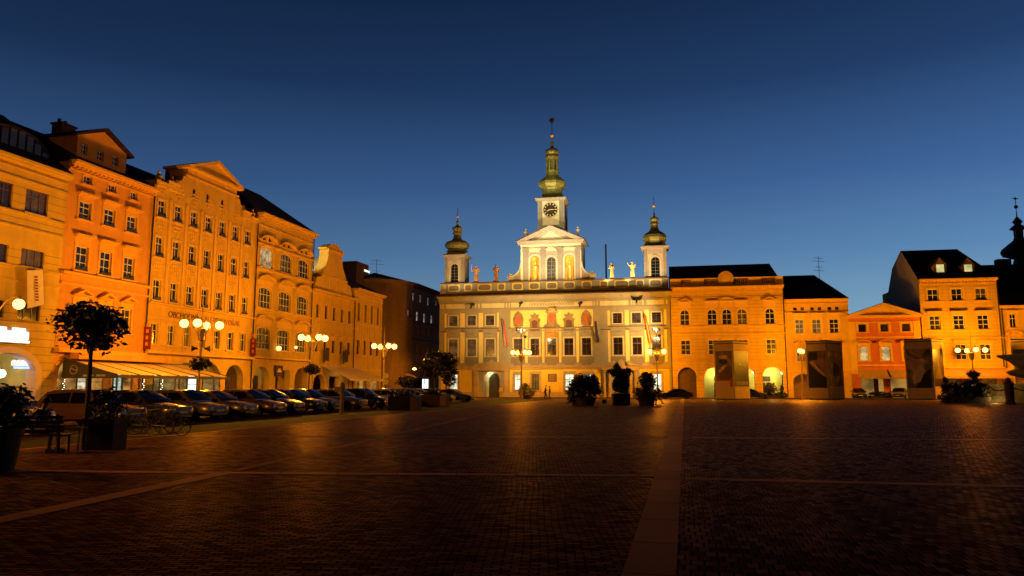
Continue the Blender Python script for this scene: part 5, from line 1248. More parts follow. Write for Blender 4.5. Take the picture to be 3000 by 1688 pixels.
# ------------------------------------------------------------------ ground
def paver(name, rot, shear, bw, bh, col, rough, off=0.5, bstr=0.5, depth=0.05, vr=0.55):
    m = bpy.data.materials.new(name); m.use_nodes = True
    nt = m.node_tree; L = nt.links; b = nt.nodes['Principled BSDF']
    tc = nd(nt, 'ShaderNodeTexCoord')
    mp = nd(nt, 'ShaderNodeMapping'); mp.inputs['Rotation'].default_value = (0, 0, rad(rot)); L.new(tc.outputs['Object'], mp.inputs['Vector'])
    # slight wobble, then a per-course stagger that runs on diagonally
    nw = nd(nt, 'ShaderNodeTexNoise', Scale=0.7, Detail=2.0); L.new(mp.outputs[0], nw.inputs['Vector'])
    sc = nd(nt, 'ShaderNodeVectorMath', operation='SCALE'); sc.inputs['Scale'].default_value = 0.09; L.new(nw.outputs['Color'], sc.inputs[0])
    ad = nd(nt, 'ShaderNodeVectorMath', operation='ADD'); L.new(mp.outputs[0], ad.inputs[0]); L.new(sc.outputs[0], ad.inputs[1])
    sp = nd(nt, 'ShaderNodeSeparateXYZ'); L.new(ad.outputs[0], sp.inputs[0])
    fl = nd(nt, 'ShaderNodeMath', operation='DIVIDE'); fl.inputs[1].default_value = bh; L.new(sp.outputs['Y'], fl.inputs[0])
    ff = nd(nt, 'ShaderNodeMath', operation='FLOOR'); L.new(fl.outputs[0], ff.inputs[0])
    mu = nd(nt, 'ShaderNodeMath', operation='MULTIPLY_ADD'); mu.inputs[1].default_value = shear; L.new(ff.outputs[0], mu.inputs[0]); L.new(sp.outputs['X'], mu.inputs[2])
    cb = nd(nt, 'ShaderNodeCombineXYZ'); L.new(mu.outputs[0], cb.inputs['X']); L.new(sp.outputs['Y'], cb.inputs['Y'])
    br = nd(nt, 'ShaderNodeTexBrick', Scale=1.0, offset=off, offset_frequency=2)
    br.inputs['Brick Width'].default_value = bw; br.inputs['Row Height'].default_value = bh; br.inputs['Mortar Size'].default_value = 0.013; br.inputs['Mortar Smooth'].default_value = 0.6
    br.inputs['Color1'].default_value = (1 - vr, 1 - vr, 1 - vr, 1); br.inputs['Color2'].default_value = (1 + vr, 1 + vr, 1 + vr, 1); br.inputs['Mortar'].default_value = (0.08, 0.08, 0.08, 1)
    L.new(cb.outputs[0], br.inputs['Vector'])
    big = nd(nt, 'ShaderNodeTexNoise', Scale=0.18, Detail=5.0); L.new(tc.outputs['Object'], big.inputs['Vector'])
    mr = nd(nt, 'ShaderNodeMapRange'); mr.inputs['From Min'].default_value = 0.3; mr.inputs['From Max'].default_value = 0.7; mr.inputs['To Min'].default_value = 0.65; mr.inputs['To Max'].default_value = 1.3; L.new(big.outputs['Fac'], mr.inputs['Value'])
    fine = nd(nt, 'ShaderNodeTexNoise', Scale=28.0, Detail=3.0); L.new(tc.outputs['Object'], fine.inputs['Vector'])
    c0 = nd(nt, 'ShaderNodeMix', data_type='RGBA', blend_type='MULTIPLY'); c0.inputs['Factor'].default_value = 1.0; c0.inputs['A'].default_value = (*col, 1) if False else (0, 0, 0, 0)
    c0.inputs[6].default_value = (*col, 1); L.new(br.outputs['Color'], c0.inputs[7])
    vs = nd(nt, 'ShaderNodeVectorMath', operation='SCALE'); L.new(c0.outputs[2], vs.inputs[0]); L.new(mr.outputs[0], vs.inputs['Scale'])
    L.new(vs.outputs[0], b.inputs['Base Color'])
    rr = nd(nt, 'ShaderNodeMapRange'); rr.inputs['To Min'].default_value = rough - 0.08; rr.inputs['To Max'].default_value = rough + 0.14; L.new(big.outputs['Fac'], rr.inputs['Value'])
    pass
    inv = nd(nt, 'ShaderNodeMath', operation='SUBTRACT'); inv.inputs[0].default_value = 1.0; L.new(br.outputs['Fac'], inv.inputs[1])
    hh = nd(nt, 'ShaderNodeMath', operation='MULTIPLY_ADD'); hh.inputs[1].default_value = 0.35; L.new(fine.outputs['Fac'], hh.inputs[0]); tn = nd(nt, 'ShaderNodeMath', operation='MULTIPLY_ADD'); tn.inputs[1].default_value = 0.3; L.new(br.outputs['Color'], tn.inputs[0]); L.new(inv.outputs[0], tn.inputs[2]); L.new(tn.outputs[0], hh.inputs[2])
    bp = nd(nt, 'ShaderNodeBump', Strength=bstr, Distance=depth); L.new(hh.outputs[0], bp.inputs['Height'])
    # worn stone: mostly matt, a dull sheen that grows towards grazing sight lines
    nt.nodes.remove(b); df = nt.nodes.new('ShaderNodeBsdfDiffuse'); gl = nt.nodes.new('ShaderNodeBsdfGlossy'); mx = nt.nodes.new('ShaderNodeMixShader')
    L.new(vs.outputs[0], df.inputs['Color']); L.new(bp.outputs[0], df.inputs['Normal']); L.new(bp.outputs[0], gl.inputs['Normal']); L.new(rr.outputs[0], gl.inputs['Roughness'])
    gc_ = nd(nt, 'ShaderNodeMix', data_type='RGBA', blend_type='MULTIPLY'); gc_.inputs['Factor'].default_value = 1.0; gc_.inputs[6].default_value = (1.0, 0.72, 0.5, 1); L.new(br.outputs['Color'], gc_.inputs[7]); L.new(gc_.outputs[2], gl.inputs['Color'])
    lw = nt.nodes.new('ShaderNodeLayerWeight'); pw = nd(nt, 'ShaderNodeMath', operation='POWER'); pw.inputs[1].default_value = 14.0; L.new(lw.outputs['Facing'], pw.inputs[0])
    ma = nd(nt, 'ShaderNodeMath', operation='MULTIPLY_ADD'); ma.inputs[1].default_value = GSPEC; ma.inputs[2].default_value = 0.006; L.new(pw.outputs[0], ma.inputs[0])
    L.new(ma.outputs[0], mx.inputs[0]); L.new(df.outputs[0], mx.inputs[1]); L.new(gl.outputs[0], mx.inputs[2]); L.new(mx.outputs[0], nt.nodes['Material Output'].inputs['Surface'])
    return m
GSPEC = 0.28
PAV_L = paver('clay_pavers_staggered', 4, 0.088, 0.17, 0.075, (0.11, 0.042, 0.017), 0.36, off=0.0, bstr=1.0)
PAV_R = paver('clay_pavers_grid', 13, 0.0, 0.12, 0.2, (0.062, 0.028, 0.016), 0.38, off=0.5, bstr=1.0)
ASPH = mat('dark_asphalt_setts', (0.02, 0.011, 0.006), rough=0.8, var=0.4, nscale=2, bump=0.6, bscale=25, spec=0.08)
def sheet(name, pts, z, m, kind='structure'):
    me = bpy.data.meshes.new(name); me.from_pydata([(x, y, z) for x, y in pts], [], [tuple(range(len(pts)))]); me.materials.append(m)
    o = bpy.data.objects.new(name, me); COL.objects.link(o); o['kind'] = kind; return o
sheet('ground', [(-600, -100), (600, -100), (600, 900), (-600, 900)], 0.0, PAV_L)
ca = [(0.55, -4.0)] if False else None
def al(p, q, t): return (p[0] + (q[0] - p[0]) * t, p[1] + (q[1] - p[1]) * t)
# central slab band runs along 13 degrees
sA, sB = gnd(1823, 1688), gnd(1979, 1688); d13 = (math.sin(rad(13.05)), math.cos(rad(13.05)))
def along(p, t): return (p[0] + d13[0] * t, p[1] + d13[1] * t)
sheet('paving', [along(sB, -9), along(sB, 100), (80, 95), (80, -9)], 0.004, PAV_R)
def slab_mat(name, angle, ln, wd, col=(0.33, 0.17, 0.075)):
    m = paver(name, angle, 0.0, ln, wd, col, 0.5, off=0.0, bstr=0.35, depth=0.008, vr=0.12); return m
BAND1 = slab_mat('granite_slabs_long', 13.05 - 90, 1.35, 50.0); BAND2 = slab_mat('granite_slabs_cross', -4, 1.1, 50.0)
def band(name, pts, w, z, m):
    """strip of slabs of width w along a poly-line"""
    L_, R_ = [], []
    for i, p in enumerate(pts):
        a = pts[max(i - 1, 0)]; b = pts[min(i + 1, len(pts) - 1)]; dx, dy = b[0] - a[0], b[1] - a[1]; n = math.hypot(dx, dy)
        L_.append((p[0] - dy / n * w / 2, p[1] + dx / n * w / 2)); R_.append((p[0] + dy / n * w / 2, p[1] - dx / n * w / 2))
    vs = [(x, y, z) for x, y in L_ + R_]; n = len(pts)
    me = bpy.data.meshes.new(name); me.from_pydata(vs, [], [(i, n + i, n + i + 1, i + 1) for i in range(n - 1)]); me.materials.append(m)
    o = bpy.data.objects.new(name, me); COL.objects.link(o); o['kind'] = 'structure'; return o
mid = ((sA[0] + sB[0]) / 2, (sA[1] + sB[1]) / 2)
band('stone_band', [along(mid, -9), along(mid, 98)], 0.455, 0.009, BAND1)
cl, cr = gnd(1920, 1395), gnd(2010, 1403)
band('stone_band', [(-24, 15.6), gnd(664, 1386), cl], 0.3, 0.008, BAND2)
band('stone_band', [cr, gnd(3000, 1426), (14, 11.0)], 0.3, 0.008, slab_mat('granite_slabs_cross_right', -13, 1.1, 50.0))
band('stone_band', [(-20, 25.5), gnd(620, 1278), gnd(1950, 1282)], 0.22, 0.008, BAND2)
band('stone_band', [gnd(2030, 1283), gnd(3000, 1290), (30, 20.5)], 0.22, 0.008, slab_mat('granite_slabs_far_right', -8, 1.1, 50.0))
band('stone_band', [(-6.9, 6.0), gnd(0, 1525), gnd(655, 1387)], 0.38, 0.0095, BAND1)
band('stone_band', [gnd(690, 1380), gnd(1130, 1279), (-1.2, 48)], 0.2, 0.0095, slab_mat('worn_slabs', -83, 1.2, 50.0, (0.16, 0.075, 0.03)))
pk0, pk1 = gnd(364, 1289), gnd(1014, 1228)
dpk = ((pk1[0] - pk0[0]) / math.hypot(pk1[0] - pk0[0], pk1[1] - pk0[1]), (pk1[1] - pk0[1]) / math.hypot(pk1[0] - pk0[0], pk1[1] - pk0[1]))
def pk(t, o=0.0): return (pk0[0] + dpk[0] * t + dpk[1] * o, pk0[1] + dpk[1] * t - dpk[0] * o)
band('stone_band', [pk(-16), pk(70)], 0.18, 0.0085, BAND1)
sheet('car_park', [pk(-30, -0.1), pk(78, -0.1), pk(78, -9), pk(-30, -9)], 0.003, ASPH)
sheet('road', [FRONT.xy(-24, -6), FRONT.xy(80, -6), FRONT.xy(80, -1.8), FRONT.xy(-24, -1.8)], 0.0045, ASPH)
sheet('side_street', [(LEFT.xy(0.2, 0)), (LEFT.xy(12.0, 0)), (LEFT.xy(12.0, 40)), (LEFT.xy(0.2, 40))], 0.0032, ASPH)
q = MB()
def kerb(p0, p1, w, h, name, m):
    a = math.atan2(p1[1] - p0[1], p1[0] - p0[0]); L_ = math.hypot(p1[0] - p0[0], p1[1] - p0[1])
    mb = MB(); mb.box(0, L_, 0, w, 0, h); o = mb.build(name, m, None, loc=(p0[0], p0[1], 0), rot=a); o['kind'] = 'structure'; return o
kerb(FRONT.xy(-19, -1.8), FRONT.xy(80, -1.8), 1.75, 0.12, 'pavement', STONE)
kerb(LEFT.xy(-90, -2.6), LEFT.xy(-0.2, -2.6), 2.55, 0.12, 'pavement', STONE)

# ------------------------------------------------------------------ plants
def leaves(mb, c, r, n, size, seed, flat=1.0, shell=0.35, clump=9):
    rg = random.Random(seed)
    cen = []
    for _ in range(clump):
        v = Vector((rg.gauss(0, 1), rg.gauss(0, 1), rg.gauss(0, 1))).normalized() * rg.uniform(0.35, 0.95)
        cen.append(v)
    for i in range(n):
        if rg.random() < 0.6:
            k = cen[rg.randrange(clump)]; v = k + Vector((rg.gauss(0, 1), rg.gauss(0, 1), rg.gauss(0, 1))) * 0.2
        else:
            v = Vector((rg.gauss(0, 1), rg.gauss(0, 1), rg.gauss(0, 1))).normalized() * (rg.uniform(shell, 1.0) ** 0.5)
        if v.length > 1.08: v = v.normalized() * rg.uniform(0.9, 1.08)
        if rg.random() < 0.1: v = v.normalized() * rg.uniform(1.0, 1.22)
        p = Vector((c[0] + v.x * r[0], c[1] + v.y * r[1], c[2] + v.z * r[2]))
        a = Vector((rg.gauss(0, 1), rg.gauss(0, 1), rg.gauss(0, .6) * flat)).normalized(); b = a.orthogonal().normalized(); b.rotate(Matrix.Rotation(rg.uniform(0, 6.28), 3, a))
        s = size * rg.uniform(0.6, 1.3)
        mb.add([p - a * s, p + b * s * 0.42, p + a * s, p - b * s * 0.42], [(0, 1, 2, 3)])
def plant(name, px, Y, label, cat, z0, crowns, leafsize, pot=None, trunk=None, m=None, group=None, seed=1, dens=1.0):
    X = (px - CX) / FOC * Y * 0.991; e = empty(name, (X, Y, 0), 0, label, cat, group)
    mb = MB()
    for i, (cx, cy, cz, rx, ry, rz, n) in enumerate(crowns): leaves(mb, (cx, cy, cz), (rx, ry, rz), int(n * dens), leafsize, seed * 31 + i)
    mb.build('foliage' if not trunk else 'crown', m or LEAFD, e)
    if trunk:
        q = MB(); q.tube([(0, 0, z0), (0.02, 0.01, trunk * 0.5), (0, 0, trunk)], [0.06 + trunk * 0.012, 0.05 + trunk * 0.008, 0.05], 8)
        for k in range(6):
            t = k * 1.05; c = crowns[0]; q.tube([(0, 0, trunk - 0.05), (c[0] + 0.35 * c[3] * math.cos(t), c[1] + 0.35 * c[4] * math.sin(t), c[2] - 0.25 * c[5]), (c[0] + 0.75 * c[3] * math.cos(t), c[1] + .75 * c[4] * math.sin(t), c[2] + 0.2 * c[5])], [0.04, 0.025, 0.01], 5)
        q.build('trunk', BARK, e)
    if pot:
        q = MB(); k, w, d, h = pot
        if k == 'box':
            q.box(-w / 2, w / 2, -d / 2, d / 2, 0, h)
            for s in (-1, 1): q.box(-w / 2 - 0.03, w / 2 + 0.03, s * (d / 2 + 0.001), s * (d / 2 + 0.035), h - 0.12, h + 0.02); q.box(s * (w / 2 + 0.001), s * (w / 2 + 0.034), -d / 2, d / 2, h - 0.12, h + 0.02)
        else: q.lathe([(w * 0.36, 0), (w * 0.38, 0.06), (w * 0.46, h * 0.8), (w * 0.5, h * 0.85), (w * 0.5, h), (w * 0.44, h)], (0, 0, 0), 20)
        q.build('planter', plaster('planter_brown', (0.06, 0.035, 0.025)), e)
    return e
TREEG = 'flower planters on the square'
# round-headed tree in front of the salmon house
plant('street_tree', 258, 21.5, 'clipped round-headed tree with slim trunk in front of the salmon house', 'tree', 0, [(-0.05, 0, 3.32, 0.97, 0.95, 0.68, 1700), (0.1, 0, 3.5, 0.75, 0.7, 0.4, 600), (-0.25, 0, 3.6, 0.6, 0.6, 0.45, 500)], 0.105, trunk=2.75, m=LEAFD, seed=3)
plant('planter_shrub', 318, 19.6, 'square dark planter with a bushy shrub beside the bench', 'planter', 0, [(0, 0, 1.05, 0.42, 0.4, 0.42, 700), (0.05, 0, 1.35, 0.2, 0.2, 0.3, 150)], 0.07, pot=('box', 0.78, 0.7, 0.78), m=LEAFD, seed=5, group=TREEG)
plant('planter_shrub', 8, 14.6, 'large round planter with a leafy shrub cut by the left photo edge', 'planter', 0, [(0, 0, 1.05, 0.52, 0.5, 0.42, 1000), (0.25, 0, 1.35, 0.3, 0.3, 0.3, 260), (-0.1, 0, 1.5, 0.3, 0.3, 0.2, 150)], 0.07, pot=('round', 0.85, 0.85, 0.8), m=LEAF, seed=6, group=TREEG)
plant('planter_shrub', 1712, 66, 'widest dark flowering shrub mound, in front of the town hall right half', 'planter', 0, [(0, 0, 1.3, 1.45, 1.2, 0.85, 2600), (-0.3, 0, 2.0, 0.9, 0.9, 0.7, 1100), (0.55, 0, 1.9, 0.7, 0.7, 0.75, 700), (-0.95, 0, 0.6, 0.5, 0.5, 0.5, 400)], 0.16, pot=('round', 2.2, 2.2, 0.7), m=LEAFD, seed=7, group=TREEG)
plant('planter_shrub', 1818, 68, 'tallest dark shrub with spreading top in a square tub before the portal', 'planter', 0, [(0, 0, 1.9, 0.75, 0.7, 0.9, 1000), (0.0, 0, 2.9, 0.9, 0.8, 0.45, 900), (-0.35, 0, 3.4, 0.3, 0.3, 0.35, 160), (0.75, 0, 3.1, 0.25, 0.25, 0.25, 120), (-0.85, 0, 3.05, 0.25, 0.25, 0.2, 120)], 0.15, pot=('box', 1.5, 1.4, 1.0), m=LEAFD, seed=8, group=TREEG)
plant('planter_shrub', 1893, 66, 'rounded dark shrub with a pointed crown, right of the square tub', 'planter', 0, [(0, 0, 1.0, 1.1, 1.0, 0.75, 1600), (0.1, 0, 2.1, 0.75, 0.7, 0.65, 1000), (-0.05, 0, 2.75, 0.2, 0.2, 0.25, 90), (0.35, 0, 2.7, 0.15, 0.15, 0.2, 60)], 0.15, pot=('round', 1.7, 1.7, 0.65), m=LEAFD, seed=9, group=TREEG)
plant('bush', 1544, 104, 'pale lit bush against the town hall wall left of the plaque', 'bush', 0, [(0, 0, 0.9, 1.1, 0.7, 0.8, 700), (-0.3, 0, 1.6, 0.7, 0.5, 0.5, 350)], 0.16, pot=('round', 1.2, 1, 0.5), m=mat('leaf_lit', (0.13, 0.14, 0.05), var=0.4), seed=10)
plant('planter_shrub', 2833, 76, 'long dark shrub bank by the fountain, left of the chained pillar', 'planter', 0, [(-1.2, 0, 1.1, 1.0, 0.8, 0.95, 1000), (0.3, 0, 1.2, 1.3, 0.8, 1.0, 1500), (1.5, 0, 1.0, 1.0, 0.8, 0.95, 900)], 0.17, pot=('box', 3.8, 1.4, 0.6), m=LEAFD, seed=12, group=TREEG)
plant('planter_shrub', 2855, 77.5, 'slender dark tree-like shrub topping the bank by the fountain', 'planter', 0, [(0, 0, 2.9, 0.5, 0.5, 0.42, 420), (0.1, 0, 2.2, 0.35, 0.3, 0.5, 200)], 0.15, trunk=2.4, m=LEAFD, seed=13, group=TREEG)
plant('planter_shrub', 2768, 76, 'narrow upright dark shrub right of the third poster pillar', 'planter', 0, [(0.1, 0, 1.2, 0.45, 0.4, 1.1, 500), (0.15, 0, 2.3, 0.26, 0.25, 0.3, 160), (-0.25, 0, 0.5, 0.5, 0.4, 0.5, 260)], 0.13, pot=('round', 0.8, 1, 0.4), m=LEAFD, seed=14, group=TREEG)
plant('planter_shrub', 2258, 103, 'spiky dark plant before the rightmost arch of the bank', 'planter', 0, [(0, 0, 1.2, 0.9, 0.7, 0.9, 500), (1.3, 0, 0.5, 0.9, 0.6, 0.4, 300), (1.5, 0, 1.3, 0.25, 0.2, 0.5, 100)], 0.2, pot=('box', 2.6, 0.8, 0.5), m=LEAFD, seed=15, group=TREEG)
plant('planter_shrub', 2578, 103, 'low dark planting between the two cars by the red house', 'planter', 0, [(0, 0, 0.6, 1.6, 0.6, 0.4, 500)], 0.16, pot=('box', 3.0, 0.8, 0.4), m=LEAFD, seed=16, group=TREEG)
# dark trees at the town hall corner
plant('street_tree', 1192, 78, 'small dark tree behind the first wooden planter box', 'tree', 0, [(0, 0, 2.25, 1.05, 1.0, 0.55, 800), (0.3, 0, 1.8, 0.7, 0.7, 0.4, 300)], 0.15, trunk=1.7, m=LEAFD, seed=21)
plant('street_tree', 1272, 86, 'broad dark tree left of the town hall corner', 'tree', 0, [(0, 0, 4.3, 1.5, 1.3, 1.3, 1500), (-0.7, 0, 3.5, 1.2, 1, 0.8, 600)], 0.19, trunk=3.0, m=LEAFD, seed=22)
plant('street_tree', 1306, 84, 'taller dark tree overlapping the town hall left corner', 'tree', 0, [(0, 0, 4.4, 1.3, 1.1, 1.1, 1300), (0.2, 0, 3.3, 1.0, 0.9, 0.9, 700), (0.5, 0, 2.2, 0.7, .6, .5, 200)], 0.19, trunk=2.6, m=LEAFD, seed=23)
for px, w, lb in ((1189, 86, 'long wooden planter box with a dark hedge top, nearer of two'), (1277, 73, 'wooden planter box with a pale end panel, farther of two')):
    Y = 53 if px < 1200 else 62; X = (px - CX) / FOC * Y; W_ = w / FOC * Y; e = empty('planter_box', (X, Y, 0), rad(-13), lb, 'planter', 'wooden planter boxes beside the parking rows')
    MB().box(-W_ / 2, W_ / 2 - 0.45, -0.5, 0.5, 0, 0.95).build('box', plaster('dark_timber', (0.035, 0.02, 0.012)), e)
    MB().box(W_ / 2 - 0.448, W_ / 2 + 0.05, -0.52, 0.5, 0, 0.95).build('end_panel', plaster('light_timber', (0.16, 0.1, 0.05)), e)
    mb = MB(); leaves(mb, (-0.25, 0, 1.05), (W_ * 0.42, 0.45, 0.38), 900, 0.1, px); mb.build('hedge', LEAFD, e)

# ------------------------------------------------------------------ street lamps
GLOBE = mat('lit_globe', (1, 0.8, 0.4), emit=(1.0, 0.66, 0.2), es=2.8, var=0.0)
BRASS = mat('lamp_green_brass', (0.5, 0.34, 0.1), rough=0.45, metal=0.4)
def point(loc, energy, col=(1.0, 0.42, 0.07), smooth=60.0, size=0.35, quad=True):
    l = bpy.data.lights.new('lamp_light', 'POINT'); l.energy = energy; l.color = col; l.shadow_soft_size = size
    if smooth:
        l.use_nodes = True; nt = l.node_tree; em = nt.nodes['Emission']; lf = nt.nodes.new('ShaderNodeLightFalloff')
        lf.inputs['Strength'].default_value = 1.0; lf.inputs['Smooth'].default_value = smooth; nt.links.new(lf.outputs['Quadratic'], em.inputs['Strength'])
    o = bpy.data.objects.new('lamp_light', l); COL.objects.link(o); o.location = loc; return o
SODIUM = (1.0, 0.365, 0.012)
def lamp(px, Y, gz, rot, label, basket=False, flood=False, arms=4, spike=2.3, rr=1.25, pairs=False, energy=2600, smooth=20, X=None):
    if X is None: X = (px - CX) / FOC * (Y * 0.991 + (gz - 1.6) * 0.133)
    e = empty('street_lamp', (X, Y, 0), rad(rot) - math.atan2(X, Y), label, 'street lamp', 'globe street lamps around the square')
    q = MB(); q.lathe([(0.24, 0), (0.24, 0.35), (0.16, 0.5), (0.14, 1.1), (0.09, 1.25), (0.08, gz - 1.3), (0.2, gz - 1.2), (0.24, gz - 0.75), (0.3, gz - 0.35), (0.1, gz - 0.25), (0.05, gz + 0.2), (0.035, gz + spike * 0.6), (0.02, gz + spike)], (0, 0, 0), 10); q.build('pole', BRASS, e)
    for k in range(arms):
        t = k * 2 * math.pi / arms + (rad(17) if (k % 2 == 0) else rad(-17)) * (1 if pairs else 0); c, s = math.cos(t), math.sin(t)
        q = MB(); pts = []
        for i in range(10):
            u = i / 9 * math.pi; r_ = 0.15 + (rr - 0.15) * (i / 9) ; z = gz - 1.15 + 1.6 * math.sin(min(u * 0.62, math.pi / 2)) - (0.12 if i == 9 else 0)
            pts.append((c * r_, s * r_, z))
        q.tube(pts, 0.045, 6); q.lathe([(0.1, 0.26), (0.16, 0.3), (0.12, 0.42), (0.05, 0.5)], (c * rr, s * rr, gz), 8)
        a = q.build('arm', BRASS, e)
        g = MB(); g.ball((c * rr, s * rr, gz), 0.32, 16); g.build('globe', GLOBE, a, smooth=True)
    if basket:
        mb = MB(); leaves(mb, (0, 0, 3.35), (0.75, 0.75, 0.5), 900, 0.13, px); mb.build('flower_basket', LEAFD, e)
    if flood == 'horn':
        for s in (-1, 1): q = MB(); q.lathe([(0.08, 0), (0.1, 0.15), (0.26, 0.42)], (0, 0, 0), 10); o = q.build('loudspeaker', METALD, e); o.location = (s * 0.25, 0, 4.55); o.rotation_euler = (0, rad(90 * s), 0)
    elif flood:
        for k, (dx, dz) in enumerate(((-0.55, 3.4), (0.55, 3.4), (0.6, 2.5))):
            q = MB(); q.lathe([(0.1, 0), (0.2, 0.1), (0.22, 0.35)], (0, 0, 0), 10); o = q.build('floodlight', BLACK, e); o.location = (dx, 0, gz + dz - 0.4); o.rotation_euler = (rad(-70), 0, rad(-rot))
        MB().tube([(0, 0, gz + 0.2), (0, 0, gz + 3.2)], 0.05, 6).build('mast', BLACK, e)
        MB().tube([(-0.6, 0, gz + 2.7), (0.6, 0, gz + 2.7)], 0.03, 6).build('crossbar', BLACK, e)
    if energy: point((X, Y, gz + 0.1), energy, SODIUM, smooth=smooth)
    return e
E_L = 7900
lamp(-26, 43, 6.5, 0, 'globe lamp by the corner house, only its right arm inside the photo', rr=1.35, energy=E_L * 0.55)
lamp(592, 57, 6.4, 3, 'globe lamp with two loudspeakers and a hanging flower basket, before the store', basket=True, flood='horn', rr=1.35, pairs=True, energy=E_L)
lamp(918, 72.7, 6.4, 25, 'globe lamp with a flower basket, before the gabled house', basket=True, energy=E_L)
lamp(1126, 86, 6.3, 22, 'globe lamp at the end of the left row, before the dark side street', energy=E_L * 0.55)
lamp(1527, 101.5, 6.3, 25, 'globe lamp with floodlight mast, in front of the town hall centre', flood=True, energy=E_L * 1.0)
lamp(1924, 101, 6.4, 45, 'globe lamp with floodlight mast, in front of the town hall right bays', flood=True, energy=E_L * 1.0, rr=1.35)
lamp(2347, 98, 6.3, 84, 'globe lamp half hidden by the second poster pillar', arms=2, energy=E_L * 1.1)
lamp(2846, 96, 6.35, 18, 'globe lamp before the tall orange house at the right', energy=E_L * 1.1, rr=1.6)
lamp(0, 19, 6.3, 10, 'assumed unseen globe lamp at the left front of the square, outside the photo', X=-18.5, energy=4300)  # assumed lamp out of view, added to light the near cars and left paving
for X, Y, lb in ((-34, 26, 'a globe lamp'), (44.5, 84, 'a globe lamp'), (60, 92, ''),):
    if X == 60 : lamp(0, Y, 6.3, 10, 'added unseen globe lamp right of the fountain', X=76, energy=E_L)  # added lamp out of view, fills in light from the right

# ------------------------------------------------------------------ floodlighting of the town hall
def spot(loc, target, energy, col, deg, blend=0.6, size=0.3):
    l = bpy.data.lights.new('floodlight_beam', 'SPOT'); l.energy = energy; l.color = col; l.spot_size = rad(deg); l.spot_blend = blend; l.shadow_soft_size = size
    o = bpy.data.objects.new('floodlight_beam', l); COL.objects.link(o); o.location = loc
    o.rotation_euler = (Vector(target) - Vector(loc)).to_track_quat('-Z', 'Y').to_euler(); return o
def hp(u, off, z): x, y = FRONT.xy(u + ht.u0, off); return (x, y, z)
WARM = (1.0, 0.74, 0.30)
KF = 1.0
def floodbox(u, off, z, label):
    e = empty('floodlight', hp(u, off, 0), math.atan2(FRONT.d[1], FRONT.d[0]), label, 'floodlight', 'added floodlights lighting the town hall')
    MB().tube([(0, 0, 0), (0, 0, z)], 0.05, 6).build('stand', METALD, e); q = MB(); q.box(-0.3, 0.3, -0.25, 0.1, z, z + 0.4); q.build('housing', METALD, e)
WM = WT / 2
sp4 = at(1527, 960, 101.5); sp5 = at(1924, 960, 101)
spot((sp4[0], sp4[1] - 0.6, 9.6), hp(WM - 4, 0, 10), 7000 * KF, WARM, 95)
spot((sp5[0], sp5[1] - 0.6, 9.6), hp(WM + 9, 0, 10), 7000 * KF, WARM, 95)
# added unseen beams for gable, clock tower and bell towers, hung before the front
for u, tu, tz_, en, cone in ((WM - 7, WM - 0.5, 25, 5200, 70), (WM + 7, WM + 0.5, 25, 5200, 70), (WM - 1, WM, 24, 2500, 60)):
    spot(hp(u, -8.5, 16.8), hp(tu, 1.0, tz_), en * KF, (1.0, 0.84, 0.55), cone)
fl_ = (2.6 + 2.0, 69.5)
for fx_, fy_, lb_ in ((at(1770, 1170, 70)[0], 70, 'added low floodlight between the wide shrub and the square tub, aimed at the clock'), (at(1700, 1170, 70)[0], 70, 'added low floodlight behind the wide shrub, aimed at the clock')):
    e = empty('floodlight', (fx_, fy_, 0), 0, lb_, 'floodlight', 'added floodlights lighting the town hall'); MB().box(-.2, .2, -.15, .15, 0.1, .45).build('housing', BLACK, e); MB().tube([(0, 0, 0), (0, 0, .12)], .04, 6).build('stand', BLACK, e)  # added fixture, put among the shrubs to light the clock tower
    spot((fx_, fy_ + .3, .7), hp(WM, 3, 33), 24000, (1.0, .86, .5), 17, blend=.8)
spot((-18.0, 18.4, 8.6), hp(WM, 3, 31), 230000, (1.0, .86, .5), 9.5, blend=.8)  # added unseen beam from far off, brightens the clock tower
spot(hp(6, -8, 14.5), hp(2.4, 1, 22), 3600 * KF, (1.0, 0.78, 0.42), 55)
spot(hp(WT - 3, -8, 14.5), hp(WT - 2.6, 1, 22), 6000 * KF, (1.0, 0.78, 0.42), 55)
for a, b in (nl, nr): point(hp((a + b) / 2, off + 0.2, zb + 0.35), 60, (1.0, 0.5, 0.05), smooth=0, size=0.1)
for x in (tz(0, 0)[0],): pass
for pxs in ((1760 + 152 / 4.832), (1760 + 442 / 4.832)):
    x = ht.P(pxs, 800, 0.6)[0]; spot(hp(x - 1.2, -1.0, 16.9), hp(x, 0.6, 19.2), 1100, (1.0, 0.75, 0.35), 60)
# b4 gable side, lit by an added unseen beam close beside it
g4w = LEFT.xy(h4.u0 + 1.0, 2.0); spot((g4w[0] + 4.5, g4w[1] - 2.5, 17.0) if False else (*LEFT.xy(h4.u0 + 0.25, 0.9), 19.0), (*LEFT.xy(h4.u0 + 4.5, 1.6), 18.0), 700, (1.0, 0.85, 0.5), 75)
